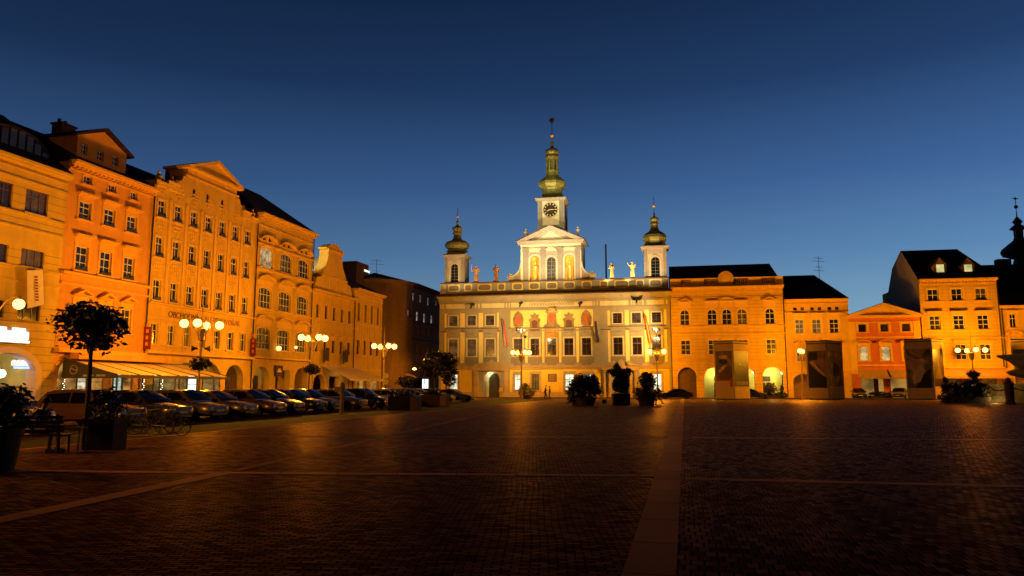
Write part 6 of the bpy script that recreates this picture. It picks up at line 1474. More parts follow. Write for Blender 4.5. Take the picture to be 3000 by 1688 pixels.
# arcade lamps
for h, x, y, z, en, c in ((h0, ar_r - 2.6, 2.4, 3.9, 60, (1.0, 0.85, 0.4)), (h0, ar_r - 9.5, 2.4, 3.9, 50, (1.0, 0.85, 0.4)), (ra, (ga[1][0] + ga[1][1]) / 2, 1.9, 3.6, 210, (1.0, 0.85, 0.25)), (ra, (ga[2][0] + ga[2][1]) / 2, 1.9, 3.6, 210, (1.0, 0.85, 0.25)), (ra, (ga[3][0] + ga[3][1]) / 2, 1.9, 3.6, 230, (1.0, 0.85, 0.25)), (rb, gb_[0][0] + 1.6, 1.6, 3.0, 25, (1.0, 0.55, 0.15)), (ht, (dr[0] + dr[1]) / 2 - 0.6, 0.9, 3.6, 40, (1.0, 0.95, 0.6)), (h3, 2.0, 2, 3.4, 30, (1, 0.8, 0.4)), (h3, 6.5, 2, 3.2, 25, (1, 0.7, 0.3)), (h2, arc2[-1][0] + 1.2, 2, 3.0, 25, (1, 0.75, 0.35))):
    p = h.line.xy(h.u0 + x, y); point((p[0], p[1], z), en, c, smooth=0, size=0.12)
def wlamp(h, x, y, z, label, r=0.14, m=None):
    p = h.line.xy(h.u0 + x, y); e = empty('wall_lamp', (*p, z), 0, label, 'lamp'); MB().ball((0, 0, 0), r, 12).build('globe', m or mat('white_globe', (1, 1, 1), emit=(1, 0.95, 0.75), es=6, var=0), e, smooth=True); MB().tube([(0, 0, r * 0.8), (0, 0, r + 0.12)], 0.03, 6).build('bracket', METALD, e)
x, z = h0.P(3, 1095, 2.0); wlamp(h0, x, 2.0, z, 'bright ceiling globe inside the corner arch at the left edge', 0.3)
for px, py, lb in ((2050 + 1385 * .1747, 980 + 645 * .1747, 'small bright lamp high inside the rightmost arch of the bank'), (2050 + 905 * .1747, 980 + 630 * .1747, 'small bright lamp in the arch beside the first poster pillar')):
    x, z = ra.P(px, py, 1.0); wlamp(ra, x, 1.0, z, lb, 0.2)
x, z = h3.P(817, 1021, -0.4); wlamp(h3, x, -0.4, z, 'lamp glowing on the three-bay house between its lower windows, left one', 0.28, GLOBE)
x, z = h3.P(867, 1018, -0.4); wlamp(h3, x, -0.4, z, 'lamp glowing on the three-bay house beside its last lower window', 0.17, GLOBE)

# street light and lit parasol in the side street
sl = at(1214, 1083, 118); e = empty('street_lamp', (sl[0], 118, 0), 0, 'orange-glowing single lamp in the dark side street', 'street lamp'); z = sl[2]
MB().tube([(1.6, 0, 0), (1.6, 0, z + 0.2), (1.3, 0, z + 0.5), (0.3, 0, z + 0.4)], 0.06, 6).build('pole', METALD, e); q = MB(); q.lathe([(0.1, 0.35), (0.32, 0.15), (0.36, 0), (0.02, -0.1)], (0, 0, z), 12); q.build('lamp_head', GLOBE, e)
point((sl[0], 117.4, z - 0.4), 900, SODIUM, smooth=10, size=0.2)
pa = at(1193, 1100, 112); e = empty('parasol', (pa[0], 112, 0), 0, 'orange-lit parasol under the lamp in the side street', 'parasol'); z = pa[2]
q = MB(); q.lathe([(1.5, -0.35), (0.8, 0.1), (0.05, 0.35)], (0, 0, z), 8); q.build('canopy', P_YEL, e); MB().tube([(0, 0, 0), (0, 0, z + 0.4)], 0.04, 6).build('pole', METALD, e)
# ------------------------------------------------------------------ cars
TYRE = mat('tyre', (0.012, 0.012, 0.012), rough=0.9); RIM = mat('alloy', (0.3, 0.3, 0.3), rough=0.35, metal=0.8)
CGL = mat('car_glass', (0.006, 0.006, 0.006), rough=0.15, spec=0.12); HLG = mat('headlamp', (0.55, 0.52, 0.45), rough=0.15, metal=0.4); TLG = mat('tail_lamp', (0.3, 0.01, 0.01), rough=0.2)
GRL = mat('grille', (0.01, 0.01, 0.01), rough=0.5); PLT = mat('plate', (0.6, 0.6, 0.58), rough=0.5, var=0.02)
def paint(n, c): return mat(n, c, rough=0.28, metal=0.35, coat=0.6, var=0.05, spec=0.5)
PAINTS = dict(tan=paint('tan_paint', (0.16, 0.08, 0.03)), black=paint('black_car_paint', (0.012, 0.012, 0.014)), grey=paint('grey_paint', (0.045, 0.038, 0.03)), silver=paint('silver_paint', (0.17, 0.13, 0.09)), white=paint('white_paint', (0.5, 0.42, 0.35)), red=paint('dark_red_paint', (0.12, 0.012, 0.01)), blue=paint('blue_paint', (0.02, 0.025, 0.05)))
def make_car(kind):
    Lc, Wc, Hc, prof = {
        'suv': (4.3, 1.84, 1.52, dict(hood=0.88, belt=0.92, ws0=1.05, ws1=0.3, rr1=-1.65, rr0=-2.02, tail=0.97)),
        'hatch': (4.25, 1.78, 1.48, dict(hood=0.86, belt=0.95, ws0=1.05, ws1=0.25, rr1=-1.45, rr0=-1.98, tail=0.98)),
        'estate': (4.7, 1.8, 1.48, dict(hood=0.86, belt=0.93, ws0=1.05, ws1=0.2, rr1=-1.75, rr0=-2.2, tail=0.97)),
        'sedan': (4.65, 1.8, 1.44, dict(hood=0.86, belt=0.93, ws0=1.05, ws1=0.2, rr1=-0.95, rr0=-1.65, tail=0.98))}[kind]
    p = prof; h = Lc / 2; w = Wc / 2; rw = 0.34 if kind == 'suv' else 0.315; ax = (h - 0.88, -h + 0.9)
    root = empty('parked_car', (0, 0, 0)); mb = MB()
    # stations: x, z bottom, z of side top, half width, z centre top
    hd, bl, tl = p['hood'], p['belt'], p['tail']
    st = [(h, 0.38, 0.55, 0.52, 0.6), (h - 0.05, 0.26, 0.68, w * 0.8, 0.72), (h - 0.25, 0.22, hd - 0.16, w * 0.94, hd - 0.08), (h - 0.6, 0.2, hd - 0.09, w, hd), (h - 1.1, 0.2, hd - 0.03, w, hd + 0.05), (p['ws0'] - 0.05, 0.2, bl, w, bl + 0.03), (0.0, 0.2, bl, w, bl + 0.02), (-1.0, 0.2, bl + 0.02, w, bl + 0.03), (p['rr0'] + 0.2, 0.2, bl + 0.03, w * 0.99, bl + 0.05), (-h + 0.25, 0.24, tl - 0.04, w * 0.95, tl), (-h + 0.06, 0.3, tl - 0.14, w * 0.86, tl - 0.05), (-h, 0.42, tl - 0.25, w * 0.75, tl - 0.2)]
    n = 0; vs = []
    for x, zb, zs, hw, zc in st:
        half = [(0, zb), (hw * 0.8, zb), (hw * 0.97, zb + 0.1), (hw, zb + (zs - zb) * 0.45), (hw * 0.985, zb + (zs - zb) * 0.78), (hw * 0.93, zs), (hw * 0.8, zs + (zc - zs) * 0.6), (0, zc)]
        ring = [(x, y, z) for y, z in half] + [(x, -y, z) for y, z in half[-2:0:-1]]
        n = len(ring); vs += ring
    fs = []
    for i in range(len(st) - 1):
        for k in range(n): k2 = (k + 1) % n; fs.append((i * n + k, (i + 1) * n + k, (i + 1) * n + k2, i * n + k2))
    fs.append(tuple(range(n - 1, -1, -1))[::-1]); fs.append(tuple((len(st) - 1) * n + k for k in range(n)))
    mb.add(vs, fs)
    # cabin
    H = Hc; wb, wr = w * 0.92, w * 0.72
    cab = [(p['ws0'], bl, wb, bl + 0.03), (p['ws0'] - (p['ws0'] - p['ws1']) * 0.5, bl + (H - bl) * 0.56, wb * 0.93, bl + (H - bl) * 0.6), (p['ws1'], H - 0.09, wr * 1.03, H - 0.045), (p['ws1'] - 0.55, H - 0.04, wr * 1.03, H), (p['rr1'] + 0.4, H - 0.07, wr * 1.02, H - 0.03), (p['rr1'], H - 0.13, wr, H - 0.09), (p['rr0'], tl, wb * 0.95, tl + 0.02)]
    vs = []
    for x, zs, hw, zc in cab: vs += [(x, wb * (0.99 if x < p['ws0'] else 1), bl - 0.05), (x, hw, zs), (x, hw * 0.6, zc), (x, 0, zc + 0.005), (x, -hw * 0.6, zc), (x, -hw, zs), (x, -wb * 0.99, bl - 0.05)]
    fs = []
    for i in range(len(cab) - 1):
        for k in range(6): fs.append((i * 7 + k, (i + 1) * 7 + k, (i + 1) * 7 + k + 1, i * 7 + k + 1))
    mb.add(vs, fs)
    body = mb.build('body', PAINTS['grey'], root, smooth=True)
    def side(s):
        x_ = [p['ws0'] - 0.18, p['ws1'] - 0.02, p['rr1'] + 0.1, p['rr0'] + 0.28]; zt = H - 0.15; zb = bl + 0.03
        yb, yt = wb * 1.012, wr * 1.05
        q = MB()
        def Pt(x, z): t = (z - bl) / (H - 0.09 - bl); return (x, s * (yb + (yt - yb) * min(1, t) + 0.012), z)
        mids = [-0.35, -1.25] if kind != 'sedan' else [-0.4]
        xs = [x_[0], x_[1]]
        q.add([Pt(x_[0], zb), Pt(x_[1], zt), Pt(-0.32, zt + 0.01), Pt(-0.32, zb)], [(0, 1, 2, 3)])
        if kind == 'estate':
            q.add([Pt(-0.40, zb), Pt(-0.40, zt + 0.01), Pt(-1.2, zt), Pt(-1.2, zb)], [(0, 1, 2, 3)]); q.add([Pt(-1.28, zb), Pt(-1.28, zt), Pt(x_[2], zt - 0.05), Pt(x_[3], zb + 0.03)], [(0, 1, 2, 3)])
        else: q.add([Pt(-0.40, zb), Pt(-0.40, zt + 0.01), Pt(x_[2], zt - 0.06), Pt(x_[3], zb + 0.03)], [(0, 1, 2, 3)])
        return q
    for s in (-1, 1): side(s).build('side_window', CGL, root)
    q = MB(); a, b_ = p['ws0'], p['ws1']
    q.add([(a - 0.02 + 0.02, wb * 0.86, bl + 0.055), (a + 0.02, 0, bl + 0.07), (a, -wb * 0.86, bl + 0.055), (b_ + 0.05, -wr * 0.9, H - 0.085), (b_ + 0.06, 0, H - 0.05), (b_ + 0.05, wr * 0.9, H - 0.085)], [(0, 1, 4, 5), (1, 2, 3, 4)])
    for v in range(len(q.v)): q.v[v] = (q.v[v][0] + 0.03, q.v[v][1], q.v[v][2] + 0.03)
    q.build('windscreen', CGL, root)
    q = MB(); q.add([(p['rr0'] + 0.08 - 0.03, wb * 0.78, tl + 0.1), (p['rr0'] + 0.05, -wb * 0.78, tl + 0.1), (p['rr1'] - 0.06, -wr * 0.85, H - 0.14), (p['rr1'] - 0.06, wr * 0.85, H - 0.14)], [(0, 1, 2, 3)])
    for v in range(len(q.v)): q.v[v] = (q.v[v][0] - 0.05, q.v[v][1], q.v[v][2] + 0.02)
    q.build('rear_window', CGL, root)
    for s in (-1, 1):
        for x in ax:
            q = MB(); q.lathe([(rw * 0.6, -0.11), (rw * 0.93, -0.11), (rw, -0.07), (rw, 0.07), (rw * 0.93, 0.11), (rw * 0.6, 0.11)], (0, 0, 0), 20); q.v = [(vx + x, vz * s + s * (w - 0.1), vy + rw) for vx, vy, vz in q.v]
            t = q.build('wheel', TYRE, root)
            q = MB(); q.lathe([(0.02, 0.08), (rw * 0.2, 0.09), (rw * 0.25, 0.06)], (0, 0, 0), 10)
            for k in range(5):
                an = k * 2 * math.pi / 5; c, sn = math.cos(an), math.sin(an); r1 = rw * 0.62
                q.add([(c * 0.03 - sn * 0.03, sn * 0.03 + c * 0.03, 0.085), (c * 0.03 + sn * 0.03, sn * 0.03 - c * 0.03, 0.085), (c * r1 + sn * 0.045, sn * r1 - c * 0.045, 0.1), (c * r1 - sn * 0.045, sn * r1 + c * 0.045, 0.1)], [(0, 1, 2, 3)])
            q.lathe([(rw * 0.58, 0.1), (rw * 0.66, 0.118), (rw * 0.66, 0.1)], (0, 0, 0), 20); q.v = [(vx + x, vz * s + s * (w - 0.095), vy + rw) for vx, vy, vz in q.v]; q.build('rim', RIM, t)
            q = MB(); pl = [(x + (rw + 0.06) * math.cos(k * math.pi / 10), rw + (rw + 0.06) * math.sin(k * math.pi / 10)) for k in range(11)] + [(x - rw - 0.06, 0.2), (x + rw + 0.06, 0.2)]
            q.add([(a_, s * (w + 0.004), b2) for a_, b2 in pl], [tuple(range(len(pl)))]); q.build('wheel_arch', GRL, root)
        q = MB(); y0, y1 = s * w * 0.55, s * w * 0.9; zz0 = hd - 0.27; q.add([(h - 0.02, y0, zz0), (h - 0.16, y1, zz0 + 0.02), (h - 0.3, y1 * 1.03, zz0 + 0.15), (h - 0.08, y0, zz0 + 0.12)], [(0, 1, 2, 3)]); q.v = [(a_ + 0.035, b2, c_ + 0.02) for a_, b2, c_ in q.v]; q.build('headlight', HLG, root)
        q = MB(); q.box(-h - 0.012, -h + 0.14, s * w * 0.62, s * w * 0.885, tl - 0.3, tl - 0.1); q.build('taillight', TLG, root)
        q = MB(); q.box(p['ws0'] - 0.42, p['ws0'] - 0.25, s * (w - 0.02), s * (w + 0.16), bl + 0.02, bl + 0.15); q.build('mirror', BLACK, root)
    q = MB(); q.box(h - 0.06, h + 0.012, -w * 0.5, w * 0.5, hd - 0.36, hd - 0.22); q.box(h - 0.06, h + 0.006, -w * 0.62, w * 0.62, 0.27, 0.38); q.build('grille', GRL, root)
    MB().box(h + 0.008, h + 0.02, -0.26, 0.26, 0.43, 0.54).build('number_plate', PLT, root)
    for s in (-1, 1):
        q = MB(); q.tube([(p['ws1'] - 0.2, s * wr * 0.97, H - 0.02), (p['rr1'] + 0.3, s * wr * 0.97, H - 0.06)], 0.018, 5); q.build('roof_rail', RIM, root)
    return root
PROTO = {}
def car(kind, paint_name, loc, rz, label, group='cars parked along the left side of the square'):
    if kind not in PROTO: PROTO[kind] = [make_car(kind), False]
    pr_, used = PROTO[kind]
    if not used: r = pr_; PROTO[kind][1] = True
    else: r = copy_tree(pr_)
    r.location = (loc[0], loc[1], 0.006); r.rotation_euler = (0, 0, rz); tag(r, label, 'car', group)
    b = [c for c in r.children if c.name.split('.')[0] == 'body'][0]
    b.data = b.data.copy(); b.data.materials[0] = PAINTS[paint_name]
    return r
noseY = [(26.2, 'hatch', 'white', 'white car behind the bench, only its bonnet clear of the shrub', 125)]
row = [(30.7, 'suv', 'tan', 'tan sport utility car, nearest large car behind the tree and bench', 404), (33.5, 'estate', 'grey', 'dark grey estate with bright roof edge, second full car from the left', 545), (36.2, 'hatch', 'silver', 'pale hatchback between the dark estate and the low sedan', 650), (38.6, 'sedan', 'silver', 'low silver sedan with the front wheel in view, before the store', 742), (41.3, 'hatch', 'tan', 'tan hatchback with white bumper glints, before the three-bay house', 826), (44.2, 'hatch', 'black', 'black hatchback just right of the tan hatchback', 882), (47.0, 'estate', 'black', 'black estate left of the parking pillar, near the gabled house', 948), (49.8, 'estate', 'grey', 'dark grey estate directly left of the parking pillar', 990), (52.5, 'hatch', 'silver', 'silver rounded hatchback right of the parking pillar', 1068), (56.0, 'suv', 'black', 'black sport utility car at the end of the near row, by the lamp', 1140)]
HDG = rad(90 - (90 + 13.5)) # nose points to the square
for Y, kind, pn, lb, px in noseY + row:
    X = (px - CX) / FOC * Y * 0.993; half = {'suv': 2.15, 'hatch': 2.12, 'estate': 2.35, 'sedan': 2.32}[kind]
    a = HDG + rad(RND.uniform(-2.5, 2.5)); car(kind, pn, (X - math.cos(a) * half, Y - math.sin(a) * half), a, lb)
far = [(61, 'hatch', 'silver', 1215), (64.5, 'estate', 'grey', 1246), (68, 'hatch', 'black', 1275), (71.5, 'estate', 'silver', 1302), (75, 'hatch', 'grey', 1334), (80, 'sedan', 'black', 1384)]
lbs = ['silver hatchback just above the first wooden planter box', 'dark grey estate between the two wooden planter boxes', 'black hatchback above the second wooden planter box', 'silver estate right of the second wooden planter box', 'grey hatchback second from the far end of the row', 'black sedan at the far end of the row, nearest the town hall gateway']
for (Y, kind, pn, px), lb in zip(far, lbs):
    X = (px - CX) / FOC * Y * 0.993; half = 2.25; car(kind, pn, (X - math.cos(HDG) * half, Y - math.sin(HDG) * half), HDG + rad(RND.uniform(-2, 2)), lb)
G2 = 'cars in front of the right-hand houses'
Y = 101.5; X = at(1980, 1165, Y)[0]; car('sedan', 'black', (X, Y), rad(172), 'black sedan in profile between the town hall and the bank', G2)
Y = 103; X = at(2207, 1165, Y)[0]; car('sedan', 'black', (X - 0.5, Y), rad(-8), 'black car nose showing right of the first poster pillar', G2)
Y = 104; X = at(2514, 1165, Y)[0]; car('hatch', 'grey', (X, Y), rad(-105), 'car facing the square, left of the low planting by the red house', G2)
Y = 103; X = at(2637, 1165, Y)[0]; car('suv', 'tan', (X, Y), rad(-125), 'orange-lit sport utility car partly behind the third poster pillar', G2)

# ------------------------------------------------------------------ people
def skin(verts, edges, radii, name, m, parent, root=0):
    me = bpy.data.meshes.new(name); me.from_pydata(verts, edges, []); o = bpy.data.objects.new(name, me); COL.objects.link(o)
    md = o.modifiers.new('s', 'SKIN'); md.use_smooth_shade = True
    for i, v in enumerate(me.skin_vertices[0].data): r = radii[i]; v.radius = r if isinstance(r, tuple) else (r, r); v.use_root = (i == root)
    o.modifiers.new('d', 'SUBSURF').levels = 1
    dg = bpy.context.evaluated_depsgraph_get(); nm = bpy.data.meshes.new_from_object(o.evaluated_get(dg)); nm.name = name
    bpy.data.objects.remove(o); bpy.data.meshes.remove(me)
    nm.materials.clear(); nm.materials.append(m); nm.polygons.foreach_set('use_smooth', [True] * len(nm.polygons))
    r = bpy.data.objects.new(name, nm); COL.objects.link(r); r.parent = parent; return r
POSE = {
 'stand': dict(hip=(0, 0, .92), chest=(0, 0, 1.3), neck=(0, 0, 1.48), head=(.02, 0, 1.6), kl=(.02, .09, .5), fl=(0, .1, .08), kr=(.03, -.09, .5), fr=(.02, -.1, .08), el=(-.03, .25, 1.14), hl=(.06, .25, .88), er=(-.03, -.25, 1.14), hr=(.06, -.25, .88)),
 'walk': dict(hip=(0, 0, .9), chest=(.04, 0, 1.28), neck=(.06, 0, 1.46), head=(.09, 0, 1.58), kl=(.2, .09, .5), fl=(.32, .1, .08), kr=(-.06, -.09, .48), fr=(-.38, -.1, .16), el=(-.14, .24, 1.12), hl=(-.2, .25, .88), er=(.14, -.24, 1.12), hr=(.3, -.24, .93)),
 'push': dict(hip=(0, 0, .92), chest=(.06, 0, 1.3), neck=(.09, 0, 1.47), head=(.13, 0, 1.59), kl=(.12, .09, .5), fl=(.14, .1, .08), kr=(-.02, -.09, .5), fr=(-.2, -.1, .1), el=(.08, .24, 1.1), hl=(.36, .2, 1.02), er=(.08, -.24, 1.1), hr=(.36, -.2, 1.02)),
 'sit': dict(hip=(0, 0, .52), chest=(.05, 0, .92), neck=(.1, 0, 1.1), head=(.15, 0, 1.21), kl=(.44, .1, .56), fl=(.46, .12, .08), kr=(.42, -.1, .56), fr=(.4, -.12, .08), el=(.12, .25, .78), hl=(.36, .14, .66), er=(.12, -.25, .78), hr=(.36, -.14, .66)),
}
def person(loc, rz, pose, label, shirt, legs, hair, scale=1.0, bare=False, group=None):
    P = POSE[pose]; e = empty('person', loc, rz, label, 'person', group); e.scale = (scale,) * 3
    ls = tuple(P['chest'][i] + (0, .17, .11)[i] for i in range(3)); rs = tuple(P['chest'][i] + (0, -.17, .11)[i] for i in range(3))
    hl_, hr_ = (P['hip'][0], .09, P['hip'][2]), (P['hip'][0], -.09, P['hip'][2])
    hd = P['head']; mx = lambda a, b, t: tuple(a[i] + (b[i] - a[i]) * t for i in range(3))
    V = [P['hip'], P['chest'], P['neck'], hd, (hd[0] + .01, 0, hd[2] + .1), ls, P['el'], P['hl'], rs, P['er'], P['hr'], hl_, P['kl'], P['fl'], hr_, P['kr'], P['fr'], (P['fl'][0] + .16, P['fl'][1], .04 if P['fl'][2] < .1 else P['fl'][2] - .07), (P['fr'][0] + .16, P['fr'][1], .04 if P['fr'][2] < .1 else P['fr'][2] - .07)]
    E_ = [(0, 1), (1, 2), (2, 3), (3, 4), (1, 5), (5, 6), (6, 7), (1, 8), (8, 9), (9, 10), (0, 11), (11, 12), (12, 13), (0, 14), (14, 15), (15, 16), (13, 17), (16, 18)]
    R_ = [(.13, .11), (.15, .11), .055, (.085, .08), (.075, .07), .055, .042, .032, .055, .042, .032, .085, .055, .042, .085, .055, .042, .035, .035]
    b = skin(V, E_, R_, 'body', SKIN, e)
    q = MB()      # hands: palm wedge with five bent fingers
    for hnd, elb, s in ((P['hl'], P['el'], 1), (P['hr'], P['er'], -1)):
        d = (Vector(hnd) - Vector(elb)).normalized(); sd = Vector((1, 0, 0)) if abs(d.x) < .7 else Vector((0, 1, 0)); sd = (sd - d * sd.dot(d)).normalized(); nn = d.cross(sd)
        h0_ = Vector(hnd)
        q.tube([h0_ - d * .02, h0_ + d * .05, h0_ + d * .085], [.028, .038, .032], 7)
        for k, ln in enumerate((.065, .075, .07, .055)):
            o_ = sd * (-.027 + .018 * k); q.tube([h0_ + d * .07 + o_, h0_ + d * (.07 + ln * .55) + o_ + nn * .008, h0_ + d * (.07 + ln * .85) + o_ + nn * .03], [.0095, .0085, .006], 5)
        q.tube([h0_ + d * .02 - sd * .028, h0_ + d * .05 - sd * .055, h0_ + d * .08 - sd * .058 + nn * .015], [.011, .0095, .007], 5)
    # nose, ears, eyes belong to the face
    q.tube([(hd[0] + .085, 0, hd[2] + .07), (hd[0] + .115, 0, hd[2] + .035), (hd[0] + .085, 0, hd[2] + .02)], [.008, .014, .008], 5)
    for s in (-1, 1): q.ball((hd[0] + .0, s * .085, hd[2] + .045), .022, 6)
    q.build('hand', SKIN, b)
    q = MB()
    for s in (-1, 1): q.ball((hd[0] + .083, s * .03, hd[2] + .065), .011, 6)
    q.box(hd[0] + .075, hd[0] + .092, -.022, .022, hd[2] - .012, hd[2] - .002); q.build('face', BLACK, b)
    elm = P['el'] if not bare else mx(ls, P['el'], .55); erm = P['er'] if not bare else mx(rs, P['er'], .55)
    V2 = [P['hip'], P['chest'], mx(P['chest'], P['neck'], .55), ls, elm, rs, erm]; E2 = [(0, 1), (1, 2), (1, 3), (3, 4), (1, 5), (5, 6)]; R2 = [(.15, .125), (.17, .13), .085, .072, .058, .072, .058]
    if not bare: V2 += [mx(P['el'], P['hl'], .9), mx(P['er'], P['hr'], .9)]; E2 += [(4, 7), (6, 8)]; R2 += [.045, .045]
    skin(V2, E2, R2, 'shirt', shirt, e, 0)
    t = .45 if bare else .93
    kL, kR = (mx(hl_, P['kl'], .9), mx(hr_, P['kr'], .9)) if bare else (P['kl'], P['kr'])
    V3 = [P['hip'], hl_, kL, hr_, kR]; E3 = [(0, 1), (1, 2), (0, 3), (3, 4)]; R3 = [(.15, .125), .105, .078, .105, .078]
    if not bare: V3 += [mx(P['kl'], P['fl'], .9), mx(P['kr'], P['fr'], .9)]; E3 += [(2, 5), (4, 6)]; R3 += [.06, .06]
    skin(V3, E3, R3, 'trousers' if not bare else 'shorts', legs, e, 0)
    q = MB()
    for f in ('fl', 'fr'):
        x, y, z = P[f]; z = max(0.0, z - .08); q.tube([(x - .07, y, z + .05), (x + .05, y, z + .045), (x + .19, y, z + .035)], [.045, .048, .035], 8)
    q.build('shoe', mat('pale_shoe', (0.5, 0.45, 0.4)) if bare else BLACK, e)
    q = MB(); q.lathe([(.095, -.02), (.102, .03), (.095, .08), (.06, .12), (.01, .13)], (hd[0] - .015, 0, hd[2] + .03), 12); q.build('hair', hair, e, smooth=True)
    return e
HD = mat('dark_hair', (0.015, 0.01, 0.008)); C_BLK = mat('dark_cloth', (0.015, 0.014, 0.018), rough=0.9); C_NAV = mat('navy_cloth', (0.02, 0.025, 0.05), rough=0.9); C_TAN = mat('tan_cloth', (0.35, 0.25, 0.15), rough=0.9); C_PNK = mat('pale_cloth', (0.6, 0.45, 0.35), rough=0.9); C_RED = mat('red_cloth', (0.4, 0.03, 0.02), rough=0.9)
def gp_(px, py, Y): return ((px - CX) / FOC * Y * 0.993, Y, 0.0)
person(gp_(1467, 0, 106), rad(-100), 'stand', 'person in pale clothing standing right of the town hall gateway', C_PNK, C_TAN, HD)
person(gp_(1597, 0, 104), rad(0), 'push', 'person in dark top pushing a pushchair below the plaque', C_BLK, C_BLK, HD, 1.08)
person(gp_(1610, 0, 105), rad(180), 'stand', 'shorter person in navy beside the pushchair below the plaque', C_NAV, C_BLK, HD, 1.0)
pc = empty('pushchair', gp_(1603, 0, 103.2), 0, 'dark pushchair between the two people below the plaque', 'pushchair')
q = MB(); q.add([(-.3, -.2, .45), (.2, -.2, .35), (.2, .2, .35), (-.3, .2, .45), (-.45, -.2, .85), (-.45, .2, .85)], [(0, 1, 2, 3), (0, 3, 5, 4)]); q.build('seat', C_BLK, pc)
q = MB(); q.tube([(-.6, -.2, .95), (.3, -.2, .15)], .02, 5); q.tube([(-.6, .2, .95), (.3, .2, .15)], .02, 5); q.tube([(-.6, -.2, .95), (-.6, .2, .95)], .02, 5); q.build('frame', METALD, pc)
for x in (-.35, .35):
    for s in (-.22, .22): q = MB(); q.tube([(x, s - .02, .12), (x, s + .02, .12)], .12, 12); q.build('wheel', TYRE, pc)
person(gp_(1672, 0, 70), rad(5), 'walk', 'person striding right in dark top and pale trousers, left of the wide shrub', C_BLK, C_TAN, HD, 1.13)
person(gp_(1929, 0, 69), rad(180), 'walk', 'person in dark clothes walking left of the black sedan, right of the round shrub', C_BLK, C_PNK, HD, 1.05)
# bench sitter and bench
by = 18.7; bx = (150 - CX) / FOC * by
bench = empty('bench', ((138 - CX) / FOC * 18.6, 18.6, 0), rad(4), 'slatted wooden bench with metal legs, seen from behind at the left', 'bench')
SLAT = mat('dark_bench_wood', (0.05, 0.03, 0.02), rough=0.4)
q = MB()
for k in range(4): q.box(-0.78, 0.74, -0.3 - k * .03, -0.27 - k * .03, 0.5 + k * .11, 0.58 + k * .11)
q.build('backrest', SLAT, bench)
q = MB()
for k in range(4): q.box(-0.78, 0.74, -0.2 + k * .12, -0.11 + k * .12, 0.42, 0.45)
q.build('seat', SLAT, bench)
for x in (-0.62, 0.6):
    q = MB(); q.tube([(x, -0.22, 0), (x, -0.24, 0.42), (x, -0.38, 0.95)], 0.028, 6); q.build('leg', METALD, bench)
    q = MB(); q.tube([(x, 0.26, 0), (x, 0.26, 0.41), (x, -0.24, 0.41)], 0.028, 6); q.build('leg', METALD, bench)
q = MB(); q.tube([(0.74, -.25, .62), (1.05, -.2, .62), (1.05, -.2, 0.02)], 0.02, 6); q.tube([(0.74, .2, .6), (1.05, .2, .6), (1.05, .2, .02)], .02, 6); q.build('side_frame', mat('steel_tube', (0.2, 0.18, 0.15), rough=0.4, metal=0.6), bench)
person(((137 - CX) / FOC * 18.75, 18.75, 0), rad(-6), 'sit', 'seated person in dark top and shorts facing right on the bench', C_BLK, mat('maroon_cloth', (0.06, 0.015, 0.012)), HD, 1.0, bare=True)

# bicycles
def bike(px, Y, rz, label):
    e = empty('bicycle', gp_(px, 0, Y), rz, label, 'bicycle', 'bicycles parked beside the cars'); e.rotation_euler = (rad(8), 0, rz)
    for x in (-.52, .52):
        q = MB(); pts = [(x + .33 * math.cos(t * math.pi / 12), 0, .34 + .33 * math.sin(t * math.pi / 12)) for t in range(25)]; q.tube(pts, .017, 5, cap=False); w = q.build('wheel', TYRE, e)
        q = MB()
        for t in range(12): q.tube([(x, 0, .34), (x + .32 * math.cos(t * math.pi / 6), 0, .34 + .32 * math.sin(t * math.pi / 6))], .003, 3)
        q.lathe([(.03, -.03), (.03, .03)], (x, 0, .34), 6); q.build('spoke', RIM, w)
    q = MB()
    for a, b in (((-.52, 0, .34), (-.15, 0, .85)), ((-.52, 0, .34), (-.05, 0, .32)), ((-.05, 0, .32), (-.17, 0, .95)), ((-.05, 0, .32), (.36, 0, .82)), ((-.15, 0, .82), (.35, 0, .88)), ((.52, 0, .34), (.33, 0, .98))): q.tube([a, b], .017, 6)
    q.build('frame', METALD, e)
    q = MB(); q.tube([(.3, -.27, 1.02), (.36, -.1, 1.0), (.36, .1, 1.0), (.3, .27, 1.02)], .014, 6); q.build('handlebar', RIM, e)
    q = MB(); q.add([(-.32, -.07, .97), (-.32, .07, .97), (-.02, .02, .98), (-.02, -.02, .98), (-.32, -.07, .93), (-.32, .07, .93), (-.02, .02, .95), (-.02, -.02, .95)], [(0, 1, 2, 3), (4, 5, 6, 7), (0, 3, 7, 4), (1, 2, 6, 5), (0, 1, 5, 4)]); q.build('saddle', BLACK, e)
    q = MB(); q.tube([(-.05, -.06, .32), (.05, -.08, .2)], .01, 5); q.tube([(-.05, .06, .32), (-.15, .08, .44)], .01, 5); q.lathe([(.09, -.01), (.09, .01)], (0, 0, 0), 12); q.build('crank', RIM, e)
    return e
bike(448, 25.4, rad(2), 'dark bicycle parked left of a second bicycle, in front of the grey estate'); bike(500, 25.0, rad(-8), 'dark bicycle at the right of the bicycle group'); bike(470, 26.3, rad(14), 'dark bicycle behind the other two')

